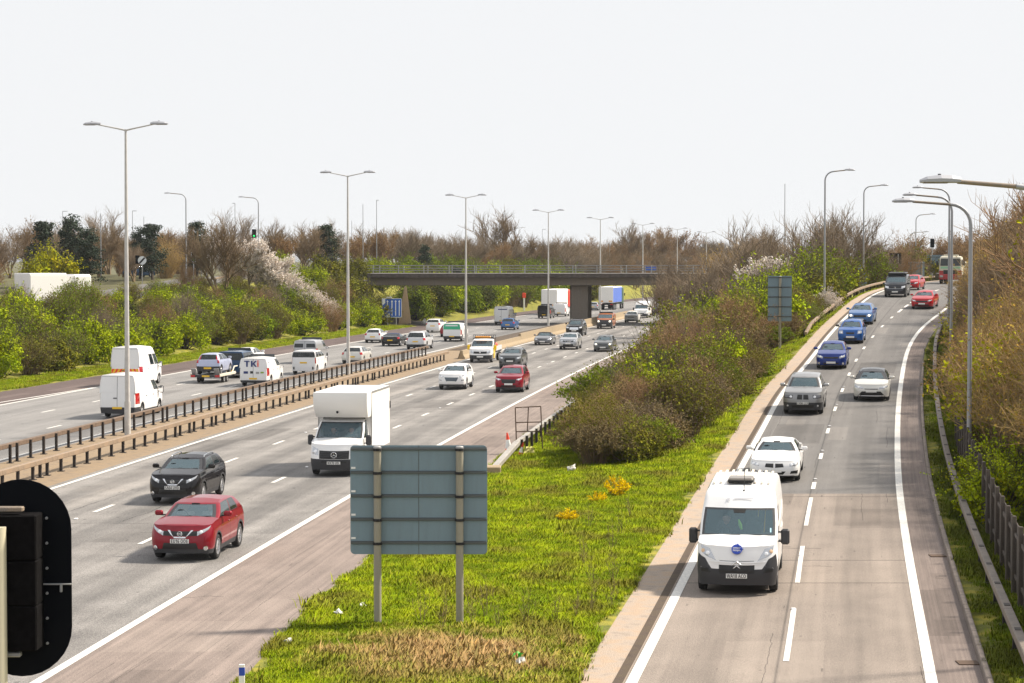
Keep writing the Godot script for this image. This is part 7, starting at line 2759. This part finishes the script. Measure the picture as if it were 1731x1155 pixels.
	drive(v, "silver crossover car in the middle lane before the bridge", "car", side_of(-5.4, 208.4), 208.4, false)
	v = made(car("car", suv(jet, {"plate": "", "L": 5.0, "W": 1.93, "H": 1.84, "wb": 3.07, "wr": 0.38, "nose": 1.08, "cowl": [1.2, 1.25], "rg": [0.12, 1.28], "tail": 1.25, "roof": [1.95, 0.5], "rails": M.chrome, "front": [["headlight", [[1.0, 0.72], [1.6, 0.76], [1.7, 0.92], [1.0, 0.88]], M.lens, 0.012, true], ["grille", [[-0.8, 0.55], [0.8, 0.55], [0.85, 0.85], [-0.85, 0.85]], M.chrome, 0.012, false], ["skid_plate", [[-0.9, 0.1], [0.9, 0.1], [0.9, 0.2], [-0.9, 0.2]], M.chrome, 0.01, false]]})), 3.07)
	drive(v, "large black sport utility car in the far lane before the bridge", "car", side_of(-9.4, 246.4), 246.4, false)
	v = made(car("car", base_car(grey, {"plate": "", "L": 4.77, "H": 1.5, "wb": 2.79, "W": 1.82, "rg": [0.2, 1.02], "roof": [2.0, 0.55], "lens": [["headlight_lens", 1.2, 0.79, 0.09, M.headlit]]})), 2.79)
	drive(v, "dark grey estate car with lit headlights beside the verge bushes", "car", side_of(-1.6, 203.6), 203.6, false)
	v = made(car("van", mid_van(orange, {"plate": "", "low_k": 1.0, "low": M.trim, "lens": [["headlight_lens", 1.2, 0.8, 0.12, M.headlit]]})), 2.93)
	drive(v, "orange brown van with black front under the bridge", "van", side_of(-9.0, 272.5), 272.5, false)
	v = made(car("car", suv(white, {"plate": ""})), 2.65)
	drive(v, "white car in front of the white van beyond the bridge", "car", side_of(-8.6, 299.0), 299.0, false)
	v = made(car("van", big_van(white, {"plate": ""})), 3.7)
	drive(v, "white van emerging beyond the bridge on the right", "van", side_of(-10.0, 324.0), 324.0, false)
	v = made(car("car", base_car(jet, {})), 2.62)
	drive(v, "dark car behind the white van beyond the bridge", "car", side_of(-9.7, 343.0), 343.0, false)
	# --- slip road, coming down towards the camera
	var bus := drive(made(minibus(), 3.7), "white high-roof van with blue bonnet sticker, nearest on the slip road", "van", 5.85, 56.2, false, 0.0, slip_heading(58))
	v = made(car("car", base_car(white, {"plate": "", "L": 4.64, "W": 1.83, "H": 1.38, "wb": 2.81, "nose": 0.74, "cowl": [1.5, 0.95], "rg": [0.7, 1.0], "tail": 0.96, "roof": [2.2, 1.25], "doors": [1.6, 2.95], "pillars": [0.03, 0.5, 0.53, 0.86], "hwr": 0.64, "plate_k": 0.4, "low_k": 0.04,
		"front": [["headlight", [[1.0, 0.68], [1.6, 0.74], [1.7, 0.9], [1.05, 0.84]], M.lamp, 0.012, true], ["kidney_grille", [[0.06, 0.6], [0.62, 0.64], [0.58, 0.84], [0.06, 0.84]], M.grille, 0.014, true], ["lower_grille", [[-0.6, 0.14], [0.6, 0.14], [0.75, 0.36], [-0.75, 0.36]], M.grille, 0.009, false], ["side_intake", [[1.05, 0.2], [1.6, 0.22], [1.6, 0.42], [1.1, 0.38]], M.grille, 0.009, true]],
		"lens": [["headlight_ring", 1.15, 0.77, 0.055, M.lens], ["headlight_ring", 1.42, 0.79, 0.055, M.lens]]})), 2.81)
	drive(v, "white coupe with twin kidney grille right behind the high-roof van", "car", 9.65, 79.9, false, 0.0, slip_heading(82))
	v = made(car("car", suv(paint("grey silver", Color(0.27, 0.27, 0.275), 0.5), {"plate": "FX06 LLX", "L": 4.67, "W": 1.87, "H": 1.74, "wb": 2.82, "wr": 0.365, "nose": 1.0, "cowl": [1.3, 1.18], "roof": [2.0, 0.5], "low_k": 0.5, "low_rear": 0.4, "sill_k": 0.16, "plate_k": 0.42, "mirror": sil,
		"front": [["headlight", [[0.85, 0.68], [1.6, 0.7], [1.68, 0.86], [0.85, 0.88]], M.lamp_dark, 0.012, true], ["kidney_grille", [[0.05, 0.64], [0.48, 0.64], [0.46, 0.9], [0.05, 0.9]], M.grille, 0.014, true], ["lower_grille", [[-0.9, 0.14], [0.9, 0.14], [0.95, 0.32], [-0.95, 0.32]], M.grille, 0.009, false]],
		"lens": [["headlight_lens", 1.0, 0.78, 0.06, M.lens], ["fog_light", 1.25, 0.26, 0.05, M.lamp]]})), 2.82)
	drive(v, "older silver sport utility car with dark bumper on the slip road", "car", 13.8, 103.3, false, 0.0, slip_heading(105))
	v = made(car("car", base_car(pearl, {"plate": "", "L": 4.37, "W": 1.79, "H": 1.44, "wb": 2.64, "cowl": [1.05, 0.98], "plate_k": 0.52, "roof_paint": jet, "rims": 0,
		"front": [["headlight", [[0.7, 0.7], [1.6, 0.78], [1.7, 0.9], [0.8, 0.82]], M.lamp, 0.012, true], ["lower_grille", [[-1.25, 0.16], [1.25, 0.16], [0.85, 0.5], [-0.85, 0.5]], M.grille, 0.01, false], ["grille", [[-0.6, 0.66], [0.6, 0.66], [0.65, 0.72], [-0.65, 0.72]], M.grille, 0.01, false], ["splitter", [[-1.3, 0.08], [1.3, 0.08], [1.3, 0.13], [-1.3, 0.13]], M.chrome, 0.014, false]]})), 2.64)
	drive(v, "pearl white hatchback with dark lower grille in the right slip lane", "car", 18.0, 109.3, false, 0.0, slip_heading(111))
	v = made(car("car", base_car(blue, {"plate": "", "L": 4.02, "W": 1.74, "H": 1.48, "wb": 2.51, "nose": 0.82, "rims": 0, "plate_k": 0.3, "lens": [["headlight_lens", 1.2, 0.8, 0.06, M.lens], ["fog_light", 1.35, 0.2, 0.07, M.chrome]]})), 2.51)
	drive(v, "deep blue hatchback behind the silver sport utility car", "car", 18.55, 126.8, false, 0.0, slip_heading(128))
	v = made(car("car", base_car(blue2, {"plate": "", "L": 3.7, "W": 1.66, "H": 1.5, "wb": 2.37, "nose": 0.84, "cowl": [0.9, 1.02], "roof": [1.65, 0.45], "fo": 0.72, "plate_k": 0.4, "mirror": M.trim, "front": [["headlight", [[0.95, 0.7], [1.6, 0.72], [1.65, 0.95], [1.1, 0.97]], M.lamp, 0.012, true], ["grille", [[-0.5, 0.68], [0.5, 0.68], [0.6, 0.84], [-0.6, 0.84]], M.grille, 0.01, false], ["lower_grille", [[-0.9, 0.12], [0.9, 0.12], [0.95, 0.28], [-0.95, 0.28]], M.grille, 0.01, false]]})), 2.37)
	drive(v, "small older mid blue hatchback, middle one of three blue cars", "car", 22.45, 144.8, false, 0.0, slip_heading(146))
	v = made(car("car", base_car(blue3, {"plate": "", "L": 4.67, "W": 1.81, "H": 1.47, "wb": 2.69, "rg": [0.5, 1.0], "roof": [2.0, 0.95], "lens": [["headlight_lens", 1.25, 0.78, 0.09, M.headlit]], "front": [["headlight", [[0.95, 0.66], [1.6, 0.74], [1.7, 0.88], [0.95, 0.84]], M.lamp, 0.012, true], ["grille", [[-0.85, 0.6], [0.85, 0.6], [0.85, 0.84], [-0.85, 0.84]], M.grille, 0.01, false], ["lower_grille", [[-0.8, 0.12], [0.8, 0.12], [0.95, 0.28], [-0.95, 0.28]], M.grille, 0.01, false]]})), 2.69)
	drive(v, "pale metallic blue saloon, farthest of the three blue cars", "car", 25.75, 161.3, false, 0.0, slip_heading(163))
	v = made(car("van", mid_van(paint("charcoal van", Color(0.03, 0.032, 0.04), 0.3), {"plate": "", "mirror": M.trim, "low_k": 0.2, "front": [["headlight", [[0.95, 0.66], [1.5, 0.68], [1.6, 0.88], [1.0, 0.84]], M.lens, 0.012, true], ["grille", [[-0.95, 0.66], [0.95, 0.66], [0.95, 0.8], [-0.95, 0.8]], M.grille, 0.01, false], ["chrome_strip", [[-1.2, 0.625], [1.2, 0.625], [1.2, 0.65], [-1.2, 0.65]], M.chrome, 0.014, false]]})), 2.93)
	badge(v, 0.72, "ring", 0.08)
	var lg := MB.new()
	lg.box(Vector3(0, 2.06, -0.6), Vector3(1.6, 0.14, 2.2), 0.05)
	put("roof_box", lg, M.trim, v)
	drive(v, "black van with a dark roof box climbing down the slip road", "van", 34.4, 196.0, false, 0.0, slip_heading(198))
	v = made(car("car", base_car(pr, {"plate": ""})), 2.62)
	drive(v, "red hatchback following the black van on the slip road", "car", 38.8, 213.0, false, 0.0, 0.36)
	v = made(car("car", base_car(pr, {"plate": "", "L": 4.52, "W": 1.8, "H": 1.42, "wb": 2.7, "plate_k": 0.42, "front": [["headlight", [[0.9, 0.7], [1.6, 0.78], [1.7, 0.88], [0.95, 0.82]], M.lamp, 0.012, true], ["grille", [[-0.85, 0.62], [0.85, 0.62], [0.85, 0.8], [-0.85, 0.8]], M.grille, 0.01, false], ["lower_grille", [[-1.2, 0.12], [1.2, 0.12], [1.0, 0.34], [-1.0, 0.34]], M.grille, 0.01, false]]})), 2.7)
	drive(v, "low red hatchback in the right slip lane below the lorry", "car", 33.55, 178.5, false, 0.0, slip_heading(181) + 0.05)
	var tp := tipper()
	drive(made(tp, 5.0), "cream and red tipper lorry with green name band entering the slip road", "lorry", 48.2, 240.0, false, 0.0, 0.3)
	# --- left carriageway, driving away
	v = made(car("van", big_van(white, {"plate_r": "", "L": 5.53, "H": 2.4, "wb": 3.3, "low_rear": 0.3, "low": M.trim})), 3.3)
	rear_doors(v)
	drive(v, "white panel van with closed rear doors, nearest on the far carriageway", "van", side_of(-19.75, 117.6), 117.6, true)
	v = made(car("van", big_van(white, {"plate_r": "", "L": 5.53, "H": 2.72, "wb": 3.3, "low": white, "clad": false, "low_rear": 0.1, "pillars": [0.02, 0.18, 0.24, 0.42]})), 3.3)
	rear_doors(v)
	for q in 8:
		var x0 := -1.25 + q * 0.3125
		var up := 0.1 if q < 4 else -0.1
		for half in 2:
			var lo: Shell = v.get_meta("lo")
			var mb := MB.new()
			var s := 0.16 if q < 4 else -0.16
			var a := x0 + 0.155 * half
			patch(lo, true, [Vector2(a, 0.6), Vector2(a + 0.155, 0.6), Vector2(a + 0.155 + s, 0.86), Vector2(a + s, 0.86)], 0.01, mb, 3, 3)
			put("chevron_stripe", mb, M.cone_red if half == 0 else M.amber_bright, v)
	drive(v, "white high crew van with red and yellow chevrons across its back", "van", side_of(-28.2, 147.0), 147.0, true)
	var tr := drive(made(car_trailer(), 0.7), "low car transport trailer with red tail lights", "trailer", side_of(-23.95, 152.0), 152.0, true)
	v = made(car("car", base_car(lilac, {"plate_r": "", "L": 3.75, "W": 1.68, "H": 1.5, "wb": 2.4, "cowl": [0.9, 1.02], "fo": 0.75, "roof": [1.6, 0.4], "nose": 0.84, "low_rear": 0.38, "plate_rk": 0.3, "rr": [0.06, 0.0, 0.02, 0.08], "back": [["tail_light", [[1.2, 0.72], [1.8, 0.7], [1.8, 0.99], [1.3, 0.99]], M.tail, 0.012, true]]})), 2.4)
	for s in [-1, 1]:
		house_patch(v, "high_tail_light", [[s * 1.1, 0.02], [s * 1.5, 0.02], [s * 1.5, 0.7], [s * 1.3, 0.7]], M.tail, 0.008)
	drive(v, "pale lilac blue hatchback carried on the trailer", "car", side_of(-23.95, 152.0), 152.0, true)
	v.position = tr.transform * Vector3(0, 0.57, 0.2)
	v = made(car("van", mid_van(navy, {"plate_r": "", "solid_rear": false, "rw_rows": [2, 4], "pillars": [0.02, 0.24, 0.27, 0.55, 0.58, 0.94]})), 2.93)
	drive(v, "dark blue people carrier towing the car trailer", "van", side_of(-24.0, 157.9), 157.9, true)
	v = made(car("car", base_car(white, {"plate_r": ""})), 2.62)
	drive(v, "white hatchback ahead of the towing vehicle near the left shoulder", "car", side_of(-27.8, 176.0), 176.0, true)
	v = made(car("van", mid_van(white, {"plate_r": "", "low": M.trim, "low_rear": 0.16, "low_k": 0.3})), 2.93)
	rear_doors(v)
	var tk := lettering("TK", 0.4, M.logo_navy, "Droid Sans", 700)
	tk.position = on_house(v, 0.35, 0.62, true, 0.03)
	tk.position.x = 0.2; tk.position.y = 1.52
	tk.scale = Vector3(1.35, 1, 1)
	tk.position.z -= 0.02
	tk.rotation.y = PI
	v.add_child(tk, true)
	var ti := lettering("i", 0.4, M.cone_red, "Droid Sans", 700)
	ti.position = tk.position + Vector3(-0.52, 0, 0); ti.rotation.y = PI
	v.add_child(ti, true)
	for q in [[0.5, 0.95, 0.3, 0.16, M.logo_navy], [0.1, 0.95, 0.2, 0.14, M.trim], [-0.3, 0.93, 0.22, 0.14, M.galv], [-0.62, 0.95, 0.22, 0.1, M.logo_green]]:
		var mb := MB.new()
		mb.box(Vector3(q[0], q[1], on_rear(v.get_meta("lo"), 0.1, 0.7, 0.012).z), Vector3(q[2], q[3], 0.01), 0.002)
		put("small_print", mb, q[4], v)
	var tk2 := lettering("TK", 0.28, M.logo_navy, "Droid Sans", 700)
	tk2.position = Vector3(-0.93, 1.5, -1.9); tk2.rotation.y = -PI / 2
	v.add_child(tk2, true)
	drive(v, "white van with large blue TK lettering on its back", "van", side_of(-19.7, 147.2), 147.2, true)
	v = made(car("van", mid_van(white, {"plate_r": "", "L": 4.4, "W": 1.82, "H": 1.83, "wb": 2.73, "solid_rear": false, "rw_rows": [2, 4], "low": white, "low_rear": 0.1, "pillars": [0.02, 0.26, 0.3, 0.6, 0.64, 0.9], "plate_rk": 0.62, "bulkhead": false, "back": [["tail_light", [[1.35, 0.55], [1.95, 0.55], [1.95, 0.99], [1.35, 0.99]], M.tail, 0.012, true]]})), 2.73)
	for s in [-1, 1]:
		var bm := MB.new()
		bm.box(on_rear(v.get_meta("lo"), s * 0.9, 0.22, 0.03), Vector3(0.1, 0.2, 0.06), 0.02)
		put("bumper_block", bm, M.trim, v)
	drive(v, "small white van with wide dark rear window behind the barrier", "van", side_of(-19.85, 162.6), 162.6, true)
	v = made(car("van", mid_van(sil, {"plate_r": "", "rails": M.chrome, "rim": M.steel})), 2.93)
	rear_doors(v, true)
	drive(v, "silver van with roof bars ahead of the small white van", "van", side_of(-23.7, 180.0), 180.0, true)
	v = made(car("car", base_car(pearl, {"plate_r": ""})), 2.62)
	drive(v, "pale silver hatchback just right of the second lamp column", "car", side_of(-19.6, 178.6), 178.6, true)
	v = made(car("car", base_car(white, {"plate_r": "", "L": 3.95, "W": 1.7, "wb": 2.49})), 2.49)
	drive(v, "white hatchback left of the black convertible", "car", side_of(-27.6, 225.6), 225.6, true)
	v = made(car("car", base_car(jet, {"plate_r": "", "L": 4.5, "W": 1.92, "H": 1.3, "wb": 2.65, "wr": 0.34, "nose": 0.68, "cowl": [1.6, 0.88], "rg": [0.7, 0.98], "tail": 0.9, "roof": [2.25, 1.35], "roof_paint": M.soft_blue, "doors": [1.7, 2.95], "pillars": [0.03, 0.85], "plate_rk": 0.55})), 2.65)
	drive(v, "black convertible with dark blue soft top", "car", side_of(-23.95, 216.6), 216.6, true)
	v = made(car("car", suv(paint("light silver", Color(0.6, 0.61, 0.63), 0.2), {"plate_r": "", "L": 4.85, "W": 1.93, "H": 1.74, "wb": 2.93, "wr": 0.37, "rails": M.chrome, "low": M.trim})), 2.93)
	drive(v, "silver white sport utility car beside the black convertible", "car", side_of(-19.85, 208.2), 208.2, true)
	v = made(car("car", suv(white, {"plate_r": "", "L": 4.7, "low": white, "clad": false})), 2.7)
	drive(v, "white sport utility car near the shoulder left of the green-backed van", "car", side_of(-27.6, 258.6), 258.6, true)
	v = made(car("van", mid_van(white, {"plate_r": "", "low_rear": 0.26})), 2.93)
	house_patch(v, "green_panel", [[-1.2, 0.02], [1.2, 0.02], [1.15, 0.9], [-1.15, 0.9]], M.panel_green, 0.008)
	house_patch(v, "white_lettering_band", [[-0.8, 0.55], [0.85, 0.55], [0.8, 0.74], [-0.75, 0.74]], M.sign_white, 0.014)
	drive(v, "white van with a green panel on its back doors", "van", side_of(-20.1, 229.6), 229.6, true)
	v = made(car("car", base_car(cx_red, {"plate_r": ""})), 2.62)
	drive(v, "dark red car hidden mostly by the green-backed van", "car", side_of(-23.0, 243.0), 243.0, true)
	v = made(car("van", big_van(white, {"plate_r": ""})), 3.7)
	rear_doors(v)
	house_patch(v, "blue_lettering_band", [[-0.9, 0.6], [0.5, 0.6], [0.5, 0.72], [-0.9, 0.72]], M.logo_navy, 0.014)
	drive(v, "white high van with blue lettering on its back, near the bridge", "van", side_of(-24.6, 289.6), 289.6, true)
	v = made(car("car", base_car(blue3, {"plate_r": ""})), 2.62)
	drive(v, "blue car in front of the white high van, low behind the median", "car", side_of(-20.3, 268.0), 268.0, true)
	v = made(car("van", mid_van(jet, {"plate_r": ""})), 2.93)
	drive(v, "black van under the bridge, left of the pier", "van", side_of(-24.0, 322.0), 322.0, true)
	v = made(car("van", mid_van(white, {"plate_r": ""})), 2.93)
	drive(v, "white van directly ahead of the black one under the bridge", "van", side_of(-23.6, 334.0), 334.0, true)
	drive(made(artic(M.box_white, M.box_white, mat("lorry cab red", Color(0.6, 0.04, 0.02), 0.4)), 8.0), "white lorry trailer with red cab, behind the bridge pier", "lorry", side_of(-26.6, 344.0), 344.0, true)
	drive(made(artic(M.box_white, M.curtain_blue, mat("lorry cab green", Color(0.04, 0.1, 0.06), 0.4)), 8.0), "lorry with white doors and blue side curtain beyond the bridge", "lorry", side_of(-22.6, 379.0), 379.0, true)
	v = made(car("car", base_car(cx_red, {"plate_r": ""})), 2.62)
	drive(v, "dark red car just right of the bridge pier", "car", side_of(-23.9, 360.0), 360.0, true)
	v = made(car("car", base_car(sil, {"plate_r": ""})), 2.62)
	drive(v, "silver car ahead of the dark red one beyond the pier", "car", side_of(-24.2, 374.0), 374.0, true)
	# lorry on the raised left road, and a car on it
	var wl := artic(M.box_white, M.box_white, M.box_white, 4.2)
	var lx := S(208) - 55.6
	enter(wl, "white lorry half hidden by shrubs on the raised left road", "lorry", Vector3(lx, curve(LEFT_H, 208) - 0.2, -208), PI - 0.75)
	v = car("car", base_car(navy, {}))
	enter(v, "dark blue car on the raised road behind the round sign at left", "car", Vector3(S(280) - 69.5, curve(LEFT_H, 280) + 0.05, -280), 2.4)
	# people behind the nearest windscreens
	var body := person_mesh()
	for q in [[bus, -0.36, 0.98, 0.98, "van driver in dark clothes at the wheel of the high-roof van"], [redcar, -0.36, 0.62, 0.06, "driver in pale clothes at the wheel of the red crossover"], [redcar, 0.36, 0.62, 0.02, "passenger with pale clothes in the red crossover"], [lut, -0.36, 0.95, 1.6, "driver of the white box van"], [lut, 0.36, 0.95, 1.58, "passenger beside the driver of the white box van"]]:
		var o := MeshInstance3D.new()
		o.name = numbered("person")
		o.mesh = body[0 if q[0] == redcar else 1]
		o.material_override = M.skin
		add_child(o, true)
		o.transform = q[0].transform * Transform3D(Basis.IDENTITY, Vector3(q[1], q[2], q[3]))
		tag(o, q[4], "person")

# a seated figure, hips at the origin, facing +z with hands on a wheel: one skin drawn from a distance field
func person_mesh() -> Array:
	var J := {"hip": Vector3(0, 0.08, 0), "chest": Vector3(0, 0.4, 0.0), "neck": Vector3(0, 0.56, 0.01), "head": Vector3(0, 0.71, 0.03), "crown": Vector3(0, 0.76, 0.02)}
	var bones := [[J.hip, J.chest, 0.15, 0.16], [J.chest, J.neck, 0.15, 0.06], [J.neck, J.head, 0.055, 0.085], [J.head, J.crown, 0.088, 0.092], [Vector3(0, 0.7, 0.11), Vector3(0, 0.68, 0.125), 0.014, 0.018]]
	for s in [-1, 1]:
		var sho := Vector3(s * 0.19, 0.5, 0.0)
		var elb := Vector3(s * 0.26, 0.25, 0.14)
		var wri := Vector3(s * 0.17, 0.3, 0.37)
		bones.append([Vector3(s * 0.08, 0.5, 0), sho, 0.075, 0.07])
		bones.append([sho, elb, 0.058, 0.045])
		bones.append([elb, wri, 0.043, 0.03])
		bones.append([wri, wri + Vector3(-s * 0.01, 0.03, 0.07), 0.03, 0.026])
		bones.append([Vector3(s * 0.1, 0.05, 0.02), Vector3(s * 0.13, 0.07, 0.42), 0.085, 0.06])
		bones.append([Vector3(s * 0.092, 0.71, 0.02), Vector3(s * 0.096, 0.74, 0.02), 0.014, 0.018])
	var lo := Vector3(-0.36, -0.06, -0.2)
	var cell := 0.02
	var n := Vector3i(37, 46, 36)
	var val := PackedFloat32Array()
	val.resize(n.x * n.y * n.z)
	for k in n.z:
		for j in n.y:
			for i in n.x:
				var p := lo + Vector3(i, j, k) * cell
				var d := 9.0
				for b in bones:
					var ab: Vector3 = b[1] - b[0]
					var t := clampf((p - b[0]).dot(ab) / ab.dot(ab), 0, 1)
					var e: float = (p - (b[0] + ab * t)).length() - lerpf(b[2], b[3], t)
					var hh := maxf(0.03 - absf(d - e), 0.0) / 0.03
					d = minf(d, e) - hh * hh * 0.0075
				val[(k * n.y + j) * n.x + i] = d
	var idx := {}
	var pts := []
	var at := func(i: int, j: int, k: int) -> float: return val[(k * n.y + j) * n.x + i]
	for k in n.z - 1:
		for j in n.y - 1:
			for i in n.x - 1:
				var sum := Vector3.ZERO
				var c := 0
				for e in [[0, 0, 0, 1, 0, 0], [0, 1, 0, 1, 1, 0], [0, 0, 1, 1, 0, 1], [0, 1, 1, 1, 1, 1], [0, 0, 0, 0, 1, 0], [1, 0, 0, 1, 1, 0], [0, 0, 1, 0, 1, 1], [1, 0, 1, 1, 1, 1], [0, 0, 0, 0, 0, 1], [1, 0, 0, 1, 0, 1], [0, 1, 0, 0, 1, 1], [1, 1, 0, 1, 1, 1]]:
					var a: float = at.call(i + e[0], j + e[1], k + e[2])
					var b: float = at.call(i + e[3], j + e[4], k + e[5])
					if (a < 0) != (b < 0):
						var t := a / (a - b)
						sum += Vector3(i + e[0], j + e[1], k + e[2]).lerp(Vector3(i + e[3], j + e[4], k + e[5]), t)
						c += 1
				if c:
					idx[Vector3i(i, j, k)] = pts.size()
					pts.append(lo + sum / c * cell)
	var nor := []
	for p in pts:
		var q: Vector3 = (p - lo) / cell
		var i := clampi(roundi(q.x), 1, n.x - 2); var j := clampi(roundi(q.y), 1, n.y - 2); var k := clampi(roundi(q.z), 1, n.z - 2)
		nor.append(Vector3(at.call(i + 1, j, k) - at.call(i - 1, j, k), at.call(i, j + 1, k) - at.call(i, j - 1, k), at.call(i, j, k + 1) - at.call(i, j, k - 1)).normalized())
	var out := []
	for shirt in [Color(0.5, 0.5, 0.52), Color(0.045, 0.05, 0.06)]:
		var mb := MB.new(); mb.colored = true
		for k in range(1, n.z - 1):
			for j in range(1, n.y - 1):
				for i in range(1, n.x - 1):
					var a: float = at.call(i, j, k)
					for ax in 3:
						var o := Vector3i(1 if ax == 0 else 0, 1 if ax == 1 else 0, 1 if ax == 2 else 0)
						var b: float = at.call(i + o.x, j + o.y, k + o.z)
						if (a < 0) == (b < 0):
							continue
						var u := Vector3i(0, 1, 0) if ax == 0 else Vector3i(0, 0, 1) if ax == 1 else Vector3i(1, 0, 0)
						var w := Vector3i(0, 0, 1) if ax == 0 else Vector3i(1, 0, 0) if ax == 1 else Vector3i(0, 1, 0)
						var c0 := Vector3i(i, j, k)
						var q := [c0 - u - w, c0 - w, c0, c0 - u]
						if q.all(func(z): return idx.has(z)):
							var f := q.map(func(z): return idx[z])
							var m: Vector3 = (pts[f[0]] + pts[f[2]]) * 0.5
							mb.col = shirt
							if m.y > 0.58:
								mb.col = Color(0.05, 0.035, 0.025) if m.y > 0.755 + m.z * 0.6 or (m.z < 0.0 and m.y > 0.64) else Color(0.5, 0.3, 0.22)
							elif m.z > 0.36 and m.y > 0.2:
								mb.col = Color(0.5, 0.3, 0.22)
							mb.sq(pts[f[0]], pts[f[1]], pts[f[2]], pts[f[3]], nor[f[0]], nor[f[1]], nor[f[2]], nor[f[3]])
		out.append(mb.mesh())
	return out
